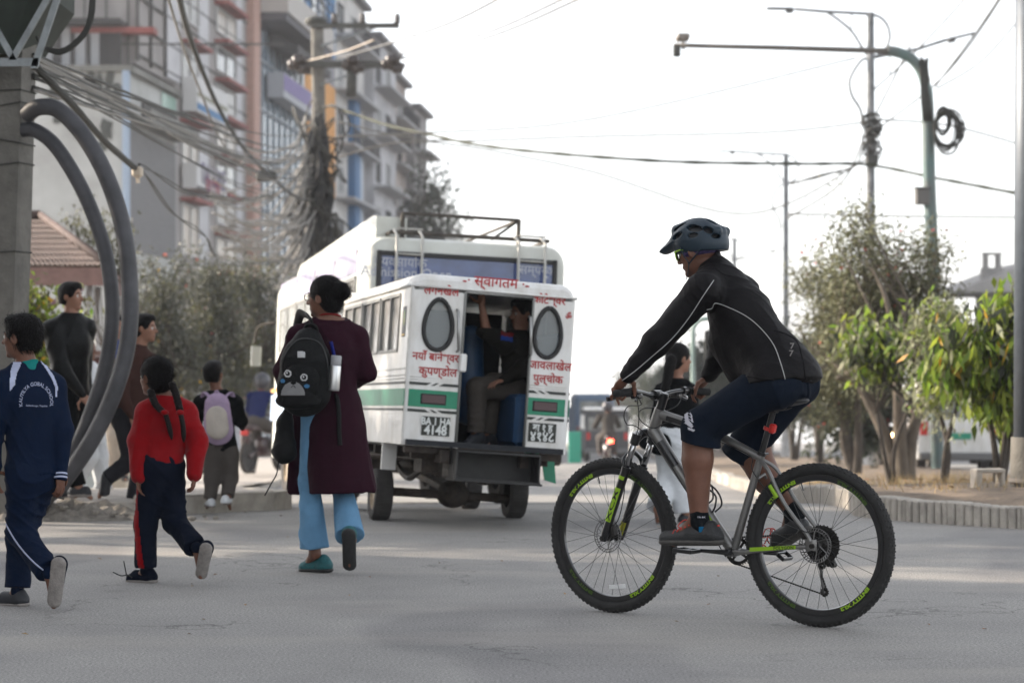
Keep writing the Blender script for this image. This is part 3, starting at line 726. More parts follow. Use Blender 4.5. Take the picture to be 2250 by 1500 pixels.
def build_others():
    LEATHER = mat('black_leather', (0.0022,0.0025,0.0025), .5, var=.3, vscale=20, spec=.12, bump=.4, bscale=14)
    simple_person(18.3, 1.0, dict(head=(156,652), neck=(158,700), pelvis=(150,862), sl=(186,722,.12), sr=(116,726,-.12), el=(180,810,.2), er=(135,812,-.22), wl=(196,862,.1), wr=(182,868,-.26),
        hl=(158,880,.1), hr=(145,880,-.1), kl=(176,978,.1), kr=(150,985,-.12), al=(140,1075,.08), ar=(172,1070,-.12), tl=(165,1090,.06), tr=(200,1090,-.14)), (.75,-.6,0), (.95,-.3,.02),
        'young man in a black leather jacket and black trousers behind the grey pipes', SKIN_L, LEATHER, BLACK_C, DARKSHOE, hands={'r': ((.6,0,-.8), (-.3,.6,-.3), (.3,-.8,0)), 'l': ((.6,0,-.8), (-.3,-.6,-.3), (.3,.8,0))}, collar=.05, off=.034, hem=.08, girth=1.05)
    simple_person(18.4, .98, dict(head=(318,722), neck=(304,772), pelvis=(282,910), sl=(334,800,.13), sr=(266,804,-.12), el=(318,870,.2), er=(268,872,-.22), wl=(335,905,.2), wr=(292,915,-.26),
        hl=(292,925,.1), hr=(276,925,-.1), kl=(312,1010,.06), kr=(290,1010,-.1), al=(292,1100,.0), ar=(232,1052,-.14), tl=(330,1112,.0), tr=(218,1088,-.12)), (.8,-.55,0), (.97,-.2,.0),
        'man in a dark brown jacket and dark jeans stepping down from the kerb', SKIN_L, BROWN_C, cloth('dark_jeans', (.02,.02,.024)), DARKSHOE, collar=.06, hs=.97, shoes=(None, (.8,0,.5)), soles=DARKSHOE,
        hands={'r': ((.3,0,-.9), (-.3,.6,-.3), (.6,-.6,0)), 'l': ((.6,0,-.8), (-.3,-.6,-.3), (.3,.8,0))})
    b, W, hd, bd, jk = simple_person(18.0, .74, dict(head=(470,822), neck=(478,862), pelvis=(487,985), sl=(442,885,0), sr=(516,884,0), el=(430,930,.05), er=(530,925,.05), wl=(442,965,.15), wr=(532,940,.2),
        hl=(472,1000,0), hr=(503,1000,0), kl=(466,1050,0), kr=(506,1050,.02), al=(462,1098,0), ar=(500,1092,-.1), tl=(455,1112,.12), tr=(506,1115,-.06)), (.05,1,0), (.35,.9,.2),
        'child in a black top and grey trousers carrying a lilac school bag', SKIN, BLACK_C, GREY_C, WHITE_C, hs=.87, hands={'l': ((0,.5,-.9), (.9,0,0), (0,.9,0)), 'r': ((-.2,.8,.3), (-.9,0,0), (0,.2,.9))})
    LIL = cloth('lilac_nylon', (.33,.25,.36)); CRM = cloth('cream_panel', (.42,.38,.34))
    bg = empty('school_bag', tuple(P(478,975,17.85)), label='lilac and cream school bag on the back of the child in black', cat='school bag'); bg['worldmesh'] = 1
    sd = SDF(.03); sd.cone(P(480,945,17.84), P(477,890,17.84), .12, .10, (0,1,0), 1.9); sdfobj('bag', sd, .009, LIL, bg, folds(.004, 25, 2))
    sd = SDF(.03); sd.cone(P(478,940,17.75), P(476,915,17.75), .09, .085, (0,1,0), 2.6); sdfobj('front_pocket', sd, .009, CRM, bg)
    for x0, x1 in ((445,463),(512,492)): MB().tube(catmull([P(x0,885,17.97), P(x0+(4 if x0 < 480 else -4),862,17.93), P(x1,875,17.85)], 6), .022, 6, flat=.3).build('shoulder_strap', LIL, bg, True)
    MB().tube(catmull([P(468,872,17.84), P(476,858,17.84), P(485,872,17.84)], 6), .008, 6).build('carry_handle', LIL, bg, True)
    simple_person(20.2, .86, dict(head=(190,768), neck=(192,800), pelvis=(196,922), sl=(212,820,.12), sr=(178,822,-.12), el=(222,880,.14), er=(184,880,-.16), wl=(228,930,.1), wr=(205,925,-.2),
        hl=(204,935,.08), hr=(190,935,-.08), kl=(216,1005,.05), kr=(192,1005,-.1), al=(226,1062,.03), ar=(168,1060,-.12), tl=(246,1072,.03), tr=(192,1072,-.14)), (.85,-.3,0), (.9,-.3,0),
        'schoolgirl in a white tunic and white trousers half hidden by the pipes', SKIN, WHITE_C, WHITE_C, WHITE_C, hs=.9, hair='long', hem=.22, troff=.035, hands={'r': ((.4,0,-.9), (0,1,0), (1,0,0))}, topname='tunic')
    simple_person(23.0, .95, dict(head=(262,718), neck=(262,752), pelvis=(262,870), sl=(242,772,0), sr=(282,772,0), el=(236,825,0), er=(288,825,0), wl=(240,870,-.1), wr=(284,872,-.1),
        hl=(252,882,0), hr=(272,882,0), kl=(250,960,-.05), kr=(274,960,0), al=(250,1040,0), ar=(274,1040,0.05), tl=(248,1050,-.2), tr=(276,1050,-.15)), (-.05,-1,0), (.1,-1,0),
        'pedestrian in a blue top and beige trousers seen between the two pipes', SKIN_L, cloth('blue_top', (.02,.05,.2)), cloth('beige_trousers', (.42,.36,.3)), DARKSHOE, hs=.95, vox=.013)
    # student behind the bicycle
    D = 16.9
    def tail(sd):
        a = P(1472,795,D-.0)
        for k in range(5): sd.cone(P(1474-k*3,790+k*16,D-.1), P(1471-k*3,806+k*16,D-.1), .042-.002*k, .04-.004*k, k=.02)
    W = joints(D, dict(head=(1492,788), neck=(1485,836), pelvis=(1478,965), sl=(1457,862,.1), sr=(1512,860,-.05), el=(1448,915,.1), er=(1524,910,-.05), wl=(1462,960,.2), wr=(1512,950,.1),
        hl=(1466,975,.05), hr=(1490,975,-.05), kl=(1470,1050,.05), kr=(1492,1050,0), al=(1444,1118,-.1), ar=(1506,1128,.0), tl=(1444,1142,-.02), tr=(1530,1143,.0)))
    b, (hf, hu, hr), (bf, bu, br) = person(W, .78, (.5,.85,0), (.85,.5,.0), 'young woman with a ponytail in a black jacket and white trousers behind the bicycle', 'pedestrians walking', hs=.93, vox=.009, skin=SKIN_L)
    hair_cap(b, W['head'], hf, hu, hr, .97, 'long', .009, extra=tail)
    sdfobj('jacket', top_sdf(W, .78, bf, .024, hem=.02, collar=.03), .009, BLACK_C, b, folds(.008, 20, 3, (.3,.2,.8)))
    sdfobj('trousers', trousers_sdf(W, .78, bf, .035, hem=.97, flare=.02), .009, WHITE_C, b, folds(.01, 20, 9, (.3,.2,.8)))
    MB().ell(P(1478,786,D-.07), (.022,.016,.022)).build('hair_tie', WHITE_T, b, True)
    shoe(b, W['al'], P(1446,1148,D), P(1432,1098,D-.1), (.7,.2,.3), mat('maroon_sandal', (.09,.03,.03), .7), mat('olive_sole', (.05,.05,.02), .8), .8, .008)
    shoe(b, W['ar'], P(1535,1150,D), P(1498,1150,D), (0,0,1), DARKSHOE, GREYSOLE, .8, .008)
    bg = empty('shoulder_bag', tuple(P(1440,1010,D)), label='dark shoulder bag carried by the young woman behind the bicycle', cat='bag'); bg['worldmesh'] = 1
    sd = SDF(.03); sd.cone(P(1425,965,D-.1), P(1450,975,D-.12), .085, .09, (.5,-.8,0), 1.8); sdfobj('bag', sd, .009, BLACK_C, bg, folds(.006, 20, 3))
    MB().tube(catmull([P(1425,945,D-.1), P(1440,880,D-.13), P(1480,845,D-.1), P(1500,870,D-.06)], 6), .012, 6, flat=.4).build('strap', BLACK_C, bg, True)
# ---------------------------------------------------------------- mountain bike and its rider
HUBR = P(1800,1196,10.23); HUBF = P(1347,1174,10.83)
BO = Vector((HUBR.x, HUBR.y, 0)); _d = (HUBF-HUBR); _d.z = 0
WB = _d.length; BD = _d.normalized(); BN = Vector((-BD.y, BD.x, 0))          # forward and the bike's own left
if BN.y > 0: BN = -BN
YAW = math.atan2(BD.y, BD.x); STEER = -R(6.0)
BZ = Vector((0,0,1)); WR = .368
def w2l(p): q = p-BO; return Vector((q.dot(BD), q.dot(BN), q.z))
def l2w(p): return BO+BD*p[0]+BN*p[1]+BZ*p[2]
def ray_plane(px, py, o, n):
    d = P(px, py, 1.0)-CAM0; t = (o-CAM0).dot(n)/d.dot(n); return CAM0+d*t
def RB(px, py, l=0.0): return ray_plane(px, py, BO+BN*l, BN)
def BL(px, py, l=0.0): return w2l(RB(px, py, l))
FD = Matrix.Rotation(STEER, 3, 'Z') @ BD; FN = Matrix.Rotation(STEER, 3, 'Z') @ BN
def FB(px, py, l=0.0): return w2l(ray_plane(px, py, HUBF+FN*l, FN))
FDl = Vector((math.cos(STEER), math.sin(STEER), 0)); FNl = Vector((-math.sin(STEER), math.cos(STEER), 0))
ALU = mat('frame_grey_paint', (.20,.195,.187), .34, .55, var=.12, vscale=4, coat=.2)
LIME = mat('lime_paint', (.25,.43,.012), .45); LIMED = mat('dark_lime_paint', (.045,.09,.008), .45); BLKP = mat('black_paint', (.008,.008,.009), .28, coat=.4, var=.2, vscale=12)
CHROME = mat('stanchion_steel', (.42,.42,.43), .14, 1.0); STEEL = mat('spoke_steel', (.09,.09,.09), .35, .8); ROTOR = mat('rotor_steel', (.2,.195,.19), .3, .9)
GREASE = mat('greasy_black', (.022,.02,.018), .5, .4, var=.5, vscale=60); TYRE = mat('tyre_rubber', (.016,.0155,.015), .82, var=.45, vscale=14, bump=.2, bscale=120)
DUSTY = mat('knob_rubber', (.024,.023,.022), .9, var=.5, vscale=20)
def bent_text(name, s, size, rad, a0, y, m, parent, c, ex, flip=1):
    "lettering wrapped round a wheel: c centre, ex the wheel's forward axis, y lateral offset, on the left side face"
    vs, fs = glyphs(s, size, 'CENTER', .004*size/.02*.3)
    out = []
    lat = Vector((-ex.y, ex.x, 0))
    for v in vs:
        r = rad+v.y*flip; t = a0+v.x*flip*1.55/rad
        out.append(c+ex*math.cos(t)*r+BZ*math.sin(t)*r+lat*y)
    return meshobj(name, out, fs, m, parent)
def build_wheel(parent, c, ex, rear):
    lat = Vector((-ex.y, ex.x, 0)); w = empty('wheel', (0,0,0)); w.parent = parent
    prof = []
    for k in range(20):
        t = 2*math.pi*k/20; prof.append((.3415+.0255*math.cos(t), .0255*1.02*math.sin(t)))
    ty = MB().lathe(c, prof, lat, 96, True).build('tyre', TYRE, w, True)
    kn = MB(); n = 84
    for i in range(n):
        for row, (yy, r_, sx, sy) in enumerate(((0,.3665,.011,.011),(.0115,.365,.010,.007),(-.0115,.365,.010,.007),(.0205,.3565,.012,.008),(-.0205,.3565,.012,.008))):
            a = 2*math.pi*(i+(.5 if row in (1,2) else 0)+(.25 if row > 2 else 0))/n
            if row == 0 and i % 2: sx = .007
            rad = ex*math.cos(a)+BZ*math.sin(a); tan = -ex*math.sin(a)+BZ*math.cos(a)
            tilt = yy*18; up = (rad*math.cos(tilt)+lat*math.sin(tilt)); ac = up.cross(tan)
            M = Matrix((tan, ac, up)).transposed()
            kn.box(c+rad*r_+lat*yy, (sx, sy, .0055), M=M, taper=(.8,.8))
    kn.build('tread', DUSTY, ty)
    rim = MB().lathe(c, [(.318,.0125),(.304,.0135),(.291,.009),(.288,0),(.291,-.009),(.304,-.0135),(.318,-.0125)], lat, 96, True).build('rim', BLKP, w, 40)
    for a0, fl, s, mm in ((R(52),-1,'ENTITY XL2',LIME), (R(232),1,'ENTITY XL2',LIME), (R(125),-1,'ENTITY XL2',LIMED), (R(308),1,'ENTITY XL2',LIMED)):
        bent_text('rim_lettering', s, .021, .3035, a0, .0148, mm, rim, c, ex, fl)
    a = R(72); rad = ex*math.cos(a)+BZ*math.sin(a); MB().cyl(c+rad*.288, c+rad*.255, .0035, .003, 8).build('valve', BLKP, rim)
    sp = MB()
    for i in range(32):
        side = 1 if i % 2 else -1; a = 2*math.pi*i/32+.03; off = (1 if (i//2) % 2 else -1)*1.15
        b = a+off
        p0 = c+(ex*math.cos(b)+BZ*math.sin(b))*.024+lat*side*.029; p1 = c+(ex*math.cos(a)+BZ*math.sin(a))*.29+lat*side*.003
        sp.cyl(p0, p1, .00115, seg=5)
    sp.build('spokes', STEEL, w, True)
    MB().lathe(c, [(.006,-.05),(.012,-.045),(.028,-.032),(.028,-.027),(.013,-.02),(.012,.02),(.028,.027),(.028,.032),(.012,.045),(.006,.052)], lat, 20).build('hub', GREASE, w, 30)
    # disc rotor on the left
    ro = MB(); n = 36; y = .042
    for (r0, r1) in ((.0625,.066),(.0765,.080)): ro.lathe(c, [(r0,y-.001),(r1,y-.001),(r1,y+.001),(r0,y+.001)], lat, 72, True)
    for i in range(n):
        a = 2*math.pi*i/n; u1 = ex*math.cos(a)+BZ*math.sin(a); a2 = a+.10; u2 = ex*math.cos(a2)+BZ*math.sin(a2)
        ro.cyl(c+u1*.064+lat*y, c+u2*.078+lat*y, .0022, seg=4)
    for i in range(6):
        a = 2*math.pi*i/6; u1 = ex*math.cos(a)+BZ*math.sin(a); a2 = a+.5; u2 = ex*math.cos(a2)+BZ*math.sin(a2)
        ro.cyl(c+u1*.02+lat*y, c+u2*.064+lat*y, .003, seg=4)
    ro.lathe(c, [(.012,y-.002),(.023,y-.002),(.023,y+.002),(.012,y+.002)], lat, 24, True)
    ro.build('disc_rotor', ROTOR, w)
    if not rear:
        a = R(-96); rad = ex*math.cos(a)+BZ*math.sin(a); tan = ex*math.sin(a)*-1+BZ*math.cos(a)
        M = Matrix((tan, lat, rad)).transposed()
        MB().box(c+rad*.245, (.095,.006,.02), M=M, bev=.003).build('spoke_reflector', mat('reflector', (.7,.7,.7), .15), w)
    return w
def build_bike():
    root = empty('mountain_bike', tuple(BO), YAW if True else 0, 'grey mountain bike with lime green lettering, ridden across the road', 'bicycle')
    HR = w2l(HUBR); HF = w2l(HUBF); HR.z = HF.z = WR
    xl = Vector((1,0,0)); yl = Vector((0,1,0))
    build_wheel(root, HR, xl, True)
    fw = build_wheel(root, HF, FDl, False)
    BB = BL(1612,1211); ST = BL(1674,996); SC_ = BL(1699,903); H1 = FB(1450,899); H0 = FB(1434,950); 
    fr = MB()
    fr.tube([H1.lerp(H0,-.02), H0.lerp(H1,-.05)], [.026,.028], 20)
    ax = (H1-H0).normalized()
    dt = [H0+ax*.012, H0.lerp(BB,.25)+Vector((0,0,.004)), BB+Vector((.012,0,.012))]
    fr.tube(dt, [.031,.028,.026], 18)
    fr.tube([H1-ax*.022, H1.lerp(ST,.5)+Vector((0,0,.004)), ST-Vector((0,0,.022))], [.024,.021,.018], 18)
    fr.tube([BB, ST], [.0195,.0175], 18)
    fr.lathe(BB, [(.02,-.038),(.0235,-.038),(.0235,.038),(.02,.038)], yl, 24, True)
    for s in (-1, 1):
        ssu = BB.lerp(ST, .93)+Vector((-.012, s*.016, 0)); dro = HR+Vector((.012, s*.066, .02))
        fr.tube(catmull([ssu, ssu+Vector((-.055,s*.028,-.045)), HR.lerp(ssu,.5)+Vector((0,s*.055,.0)), dro+Vector((.02,0,.035)), dro], 5), .0092, 10)
        fr.tube(catmull([BB+Vector((-.015,s*.03,.0)), BB+Vector((-.09,s*.05,.004)), HR.lerp(BB,.4)+Vector((0,s*.06,0)), HR+Vector((.03,s*.066,-.006))], 5), [.0135]*6+[.011]*10, 10, flat=.8)
        fr.box(HR+Vector((.008,s*.066,.004)), (.055,.007,.05), bev=.003)
    fr.tube([BL(1674,1050,.0)+Vector((0,-.04,0)), BL(1680,1046,.0)+Vector((0,0,.01)), BL(1674,1050,.0)+Vector((0,.04,0))], .007, 8)
    frame = fr.build('frame', ALU, root, 50)
    # frame decals: real stickers lying on the tubes
    def sticker(a, b, r, h, m=LIME, off=.0007, ang0=-35, ang1=35, name='decal'):
        d = (b-a).normalized(); up = d.cross(yl).normalized(); 
        if up.z < 0: up = -up
        mb = MB(); n = 8; ring = []
        for p in (a, b):
            for k in range(n+1):
                t = R(ang0+(ang1-ang0)*k/n); ring.append(p+(yl*math.cos(t)+up*math.sin(t))*(r+off))
        mb.add(ring, [(k, k+1, n+2+k, n+1+k) for k in range(n)]); return mb.build(name, m, frame, True)
    sticker(H0.lerp(BB,.60)+Vector((0,0,.004)), H0.lerp(BB,.80)+Vector((0,0,.008)), .0275, 0, LIME, .0016, -40, 20)
    sticker(H0.lerp(BB,.10)+ax*.01, H0.lerp(BB,.30)+ax*.006, .0302, 0, BLKP, .0016, -10, 50)
    sticker(H1.lerp(ST,.10)-ax*.02, H1.lerp(ST,.28)-ax*.012, .0235, 0, BLKP, .0016, -30, 25)
    c0 = HR.lerp(BB,.72)+Vector((0,.064,.006)); c1 = HR.lerp(BB,.18)+Vector((0,.075,.0))
    MB().add([c0+Vector((0,.010,-.009)), c1+Vector((0,.003,-.008)), c1+Vector((0,.003,.009)), c0+Vector((0,.010,.009))], [(0,1,2,3)]).build('decal', LIME, frame)
    dd = (c1-c0).normalized()
    text('lettering', 'POLYGON', .022, BLKP, frame, c0.lerp(c1,.74)+Vector((0,.0068,-.001)), dd, Vector((0,0,1))-dd*dd.z, .0004)
    text('lettering', 'POLYGON', .034, BLKP, frame, BL(1540,1060,0)+Vector((0,.031,0)), (BB-H0).normalized(), yl.cross((BB-H0).normalized())*-1, .0004)
    sticker(BL(1692,1066,.05), BL(1709,1093,.06), .0105, 0, LIME, .001, -60, 60)
    # front end
    ez = ax; c0 = FB(1419,956); 
    legs = []
    TL = FB(1397,962,.067); TR = TL-FNl*.134
    DL = HF+FNl*.067+FDl*.004+Vector((0,0,-.012)); DR = DL-FNl*.134
    fk = empty('fork', (0,0,0)); fk.parent = root
    cr = MB()
    cr.tube(catmull([TL-ez*.012, TL.lerp(TR,.28)+ez*.022+FDl*-.005, TL.lerp(TR,.72)+ez*.022+FDl*-.005, TR-ez*.012], 6), .021, 12)
    for t in (TL, TR): cr.cyl(t+ez*.022, t-ez*.03, .023, .0225, 18)
    cr.build('crown', BLKP, fk, 40)
    for t, dr, s in ((TL, DL, 1), (TR, DR, -1)):
        d = (dr-t).normalized(); L = (dr-t).length; st = t+d*.155
        MB().cyl(t-d*.01, st+d*.02, .0155, seg=18).build('stanchion', CHROME, fk, True)
        lo = MB(); lo.tube([st-d*.008, st, st+d*.02, st+d*(L-.155)*.55, dr-d*.03, dr+d*.012], [.021,.0225,.0215,.0205,.020,.015], 18)
        lower = lo.build('lower_leg', BLKP, fk, 40)
        MB().cyl(t+ez*.022, t+ez*.033, .016, .011, 14).build('adjuster_cap', mat('silver_cap',(.3,.3,.3),.25,.9), fk, 40)
        fwd = FDl; lat = FNl*1; fr_up = -d
        def pl(a, w, t0, t1, m, nm): 
            vs = []; n = 6
            for p in (t0, t1):
                for k in range(n+1):
                    q = R(-48+96*k/n); e = (lat*math.cos(q)+(d.cross(lat)).normalized()*math.sin(q))
                    vs.append(st+d*p+e*(.0222))
            return meshobj(nm, vs, [(k, k+1, n+2+k, n+1+k) for k in range(n)], m, lower, True)
        if s == 1:
            LL = L-.155
            pl(0, 0, LL*.27, LL*.86-.04, LIME, 'decal'); pl(0, 0, LL*.10, LL*.15, LIME, 'decal')
            vs, fs = glyphs('XCM', .078, 'CENTER', .0012); out = []
            side = d.cross(lat).normalized()
            for v in vs:
                ang = -v.y*.45/.0225*.9; e = lat*math.cos(ang)+side*math.sin(ang)
                out.append(st+d*(LL*.52-v.x*.92)+e*.0232)
            meshobj('lettering', out, fs, BLKP, lower)
        else:
            pl(0, 0, (L-.155)*.78, (L-.155)*.97, mat('yellow_sticker', (.33,.32,.03), .5), 'decal')
    a0, a1 = TL+(DL-TL).normalized()*.16, TR+(DR-TR).normalized()*.16
    MB().tube(catmull([a0, a0+ez*.05+FDl*.03, a0.lerp(a1,.5)+ez*.085+FDl*.04, a1+ez*.05+FDl*.03, a1], 6), .0125, 10, flat=.7).build('arch', BLKP, fk, True)
    d = (DL-TL).normalized()
    MB().box(DL-FDl*.045+Vector((0,0,.035))-FNl*.018, (.038,.036,.058), M=Matrix.Rotation(R(18),3,'Y'), bev=.008).cyl(DL-FNl*.15, DL+FNl*.012, .006, seg=10).cyl(DL+FNl*.008, DL+FNl*.018, .012, seg=14).build('brake_caliper', GREASE, fk)
    # stem, bars
    BC = FB(1443,868); up = ez
    stm = MB(); stm.cyl(H1+ez*-.002, H1+ez*.075, .0215, seg=18); top = H1+ez*.058
    stm.tube([top, BC], [.02,.021], 14); stm.cyl(BC-FNl*.026, BC+FNl*.026, .024, seg=16); stm.cyl(H1+ez*.075, H1+ez*.082, .0225, .016, 16)
    stm.build('stem', BLKP, root, 40)
    bars = []
    for s in (1, -1):
        e = BC+FNl*s*.365+Vector((-.045,0,.022))
        e = BC+FNl*s*.365-FDl*.04+BZ*.012
        bars.append(catmull([BC+FNl*s*.0, BC+FNl*s*.05, BC+FNl*s*.12-FDl*.002+BZ*.012, BC+FNl*s*.22-FDl*.015+BZ*.02, e], 6))
    MB().tube(bars[0][::-1]+bars[1][1:], [.0115]*18+[.0155]*12+[.0115]*19, 14).build('handlebar', BLKP, root, True)
    GRIP = mat('grip_rubber', (.012,.012,.012), .85, bump=.6, bscale=300)
    ENDS = {}
    for s, bb in ((1, bars[0]), (-1, bars[1])):
        e = bb[-1]; i = bb[-1]+(bb[-7]-bb[-1]).normalized()*.135; ENDS[s] = (e, i)
        g = MB(); n = 22; g.tube([e.lerp(i, k/n) for k in range(n+1)], [.0165 if k % 2 else .0178 for k in range(n+1)], 14)
        if s == 1: g.ell(e, (.02,.02,.018), None, 12, 8)
        g.build('grip', GRIP, root, True)
        cl = i+(i-e).normalized()*.03
        lv = MB(); lv.cyl(cl-FNl*.012, cl+FNl*.012, .0185, seg=14); lv.box(cl+FDl*.03-BZ*.012, (.06,.03,.026), rz=STEER, bev=.008)
        lv.cyl(cl+FDl*.04-BZ*.02, cl+FDl*.04-BZ*.02-FNl*s*.06, .0105, .009, 10)
        lv.tube(catmull([cl+FDl*.05-BZ*.014, cl+FDl*.062-BZ*.026+FNl*s*.035, cl+FDl*.058-BZ*.034+FNl*s*.09, cl+FDl*.064-BZ*.036+FNl*s*.115], 6), .0065, 8, flat=1.6)
        lv.build('brake_lever', BLKP, root, 40)
        sh = MB(); sh.box(cl-FNl*s*.045+FDl*.012-BZ*.024, (.05,.042,.026), rz=STEER, bev=.01); sh.tube([cl-FNl*s*.03-BZ*.03, cl-FNl*s*.0-BZ*.045-FDl*.015], .006, 8); sh.build('shifter', BLKP, root, 40)
    CB = mat('cable_black', (.01,.01,.01), .45)
    i1, i2 = ENDS[1][1], ENDS[-1][1]
    cab = [[i1+FDl*.06-BZ*.02, FB(1396,868,.14), FB(1401,885,.11), FB(1404,915,.09), FB(1400,950,.085), FB(1384,985,.09), FB(1374,1030,.088), TL.lerp(DL,.55)-FNl*.02-FDl*.02, TL.lerp(DL,.8)-FNl*.02-FDl*.035, DL-FDl*.04+BZ*.05],
           [i1-FNl*.04+FDl*.01, FB(1409,888,.13), FB(1381,892,.12), FB(1371,912,.10), FB(1378,932,.07), FB(1400,938,.05), H0.lerp(BB,.12)+yl*.035, H0.lerp(BB,.5)+yl*.02+Vector((0,0,-.03)), BB+Vector((.03,.02,-.025))],
           [i2+FNl*.05+FDl*.02, FB(1446,892,-.06), FB(1412,898,-.0), FB(1403,912,.02), FB(1412,928,.03), FB(1437,940,.04), H1.lerp(ST,.15)+yl*.025-Vector((0,0,.03)), H1.lerp(ST,.5)+yl*.016-Vector((0,0,.028)), H1.lerp(ST,.9)+yl*.016-Vector((0,0,.03)), BB.lerp(ST,.8)+yl*.022, HR+Vector((.1,.07,.1)), HR+Vector((.02,.075,.06))],
           [i2+FDl*.03, FB(1490,888,-.1), FB(1460,905,-.05), FB(1440,920,-.03), H1.lerp(ST,.2)-yl*.02-Vector((0,0,.03))]]
    for c in cab: MB().tube(catmull(c, 8), .0026, 6).build('brake_cable', CB, root, True)
    # seat
    MB().cyl(BB.lerp(ST,.9), SC_, .0145, seg=16).build('seatpost', BLKP, root, 40)
    MB().lathe(ST-(ST-BB).normalized()*.008, [(.017,0),(.021,0),(.021,.016),(.017,.016)], (ST-BB), 18, True).cyl(ST+Vector((-.02,-.02,0)), ST+Vector((-.02,.02,0)), .006, seg=8).build('seat_clamp', BLKP, root, 40)
    ta = BL(1762,872,.0); top = ta.z
    sd = SDF(.03)
    sd.cone(ta+Vector((.035,0,-.018)), ta+Vector((.07,0,-.02)), .066, .058, (0,0,1), 3.6); sd.cone(ta+Vector((.07,0,-.02)), ta+Vector((.26,0,-.024)), .045, .017, (0,0,1), 1.9)
    sdfobj('saddle', sd, .005, mat('saddle_vinyl', (.014,.014,.015), .5), root)
    for s in (-1, 1): MB().tube(catmull([ta+Vector((.05,s*.035,-.035)), ta+Vector((.09,s*.022,-.058)), ta+Vector((.17,s*.022,-.058)), ta+Vector((.23,s*.01,-.036))], 5), .0035, 8).build('saddle_rail', STEEL, root, True)
    MB().box(SC_+Vector((0,0,.008)), (.045,.05,.035), bev=.008).build('saddle_clamp', BLKP, root)
    tl = MB().box(BL(1688,941)+Vector((-.022,.0,0)), (.03,.034,.044), M=Matrix.Rotation(R(-15),3,'Y'), bev=.008).lathe(BL(1686,941), [(.0145,-.008),(.018,-.008),(.018,.008),(.0145,.008)], (ST-BB), 16, True)
    tl.build('rear_reflector', mat('red_plastic', (.5,.02,.015), .3), root)
    # drivetrain
    dr = BB+Vector((0,-.045,0))
    cr_ = MB(); n = 32
    cr_.lathe(dr, [(.048,-.0015),(.062,-.0015),(.062,.0015),(.048,.0015)], yl, 48, True)
    for i in range(n):
        a = 2*math.pi*i/n; cr_.box(dr+Vector((math.cos(a)*.0645,0,math.sin(a)*.0645)), (.006,.003,.006), M=Matrix.Rotation(-a,3,'Y'), taper=(.6,1))
    for i in range(4):
        a = math.pi/2*i+.6; cr_.cyl(dr, dr+Vector((math.cos(a)*.052,0,math.sin(a)*.052)), .008, .006, 8)
    cr_.build('chainring', GREASE, root)
    ang = R(2)
    cd = Vector((math.cos(ang),0,math.sin(ang)))
    PED = {}
    for s in (1, -1):
        a = BB+Vector((0,s*.062,0)); e = a+cd*s*.172+Vector((0,s*.018,0)); PED[s] = e+Vector((0,s*.055,0))
        MB().tube([a-cd*s*.018, a, a.lerp(e,.5), e, e+cd*s*.012], [.014,.0185,.0135,.0125,.009], 12, flat=.75).lathe(a, [(0,-.03 if s > 0 else -.01),(.014,-.03),(.016,.009),(.009,.012),(0,.012)], yl, 18).build('crank_arm', BLKP, root, 40)
        pd = MB(); p = PED[s]; tilt = R(-4) if s > 0 else R(-38); M = Matrix.Rotation(tilt,3,'Y')
        for dx in (-.045, .045): pd.box(p+M@Vector((dx,0,0)), (.008,.095,.018), M=M, bev=.003)
        for dy in (-.045, .045): pd.box(p+M@Vector((0,dy,0)), (.09,.009,.018), M=M, bev=.003)
        pd.cyl(e, p+Vector((0,s*.045,0)), .009, seg=10); pd.build('pedal', BLKP, root)
    cs = MB(); y0 = HR+Vector((0,-.03,0))
    for i in range(9):
        r_ = .089-.0075*i; yy = y0+Vector((0,-.0042*i,0)); nt = 30-2*i
        cs.lathe(yy, [(max(r_-.014,.016),-.0008),(r_-.003,-.0008),(r_-.003,.0008),(max(r_-.014,.016),.0008)], yl, 40, True)
        for k in range(nt*1):
            a = 2*math.pi*k/nt; cs.box(yy+Vector((math.cos(a)*(r_-.0015),0,math.sin(a)*(r_-.0015))), (.005,.0018,.006), M=Matrix.Rotation(-a,3,'Y'))
    for k in range(5):
        a = 2*math.pi*k/5; cs.cyl(y0+Vector((0,-.002,0)), y0+Vector((math.cos(a)*.078,-.002,math.sin(a)*.078)), .006, seg=6)
    cs.cyl(y0, y0+Vector((0,-.036,0)), .018, seg=14); cs.build('cassette', GREASE, root)
    # derailleur
    p1 = BL(1806,1240,-.065); p2 = BL(1812,1300,-.07)
    de = MB()
    for p in (p1, p2):
        de.lathe(p, [(.006,-.002),(.019,-.002),(.019,.002),(.006,.002)], yl, 18, True)
        for k in range(11): a = 2*math.pi*k/11; de.box(p+Vector((math.cos(a)*.02,0,math.sin(a)*.02)), (.004,.003,.005), M=Matrix.Rotation(-a,3,'Y'))
    for s in (-.007, .007): de.tube([p1+Vector((.008,s,.012)), p1.lerp(p2,.5)+Vector((.008,s,0)), p2+Vector((0,s,-.01))], [.009,.008,.011], 8, flat=.25)
    de.tube([HR+Vector((-.01,-.072,-.02)), p1+Vector((-.02,-.012,.03)), p1+Vector((0,-.012,0))], [.012,.015,.012], 10, flat=.8)
    de.box(p1+Vector((-.035,-.015,.012)), (.045,.026,.032), M=Matrix.Rotation(R(25),3,'Y'), bev=.008); de.cyl(p1+Vector((-.05,-.03,0)), p1+Vector((-.05,.0,0)), .012, seg=12)
    de.build('derailleur', GREASE, root)
    path = []
    for k in range(13): a = math.pi/2+math.pi*k/12-.0; path.append(dr+Vector((math.cos(math.pi/2-math.pi*k/12)*.063, 0, math.sin(math.pi/2-math.pi*k/12)*.063)))
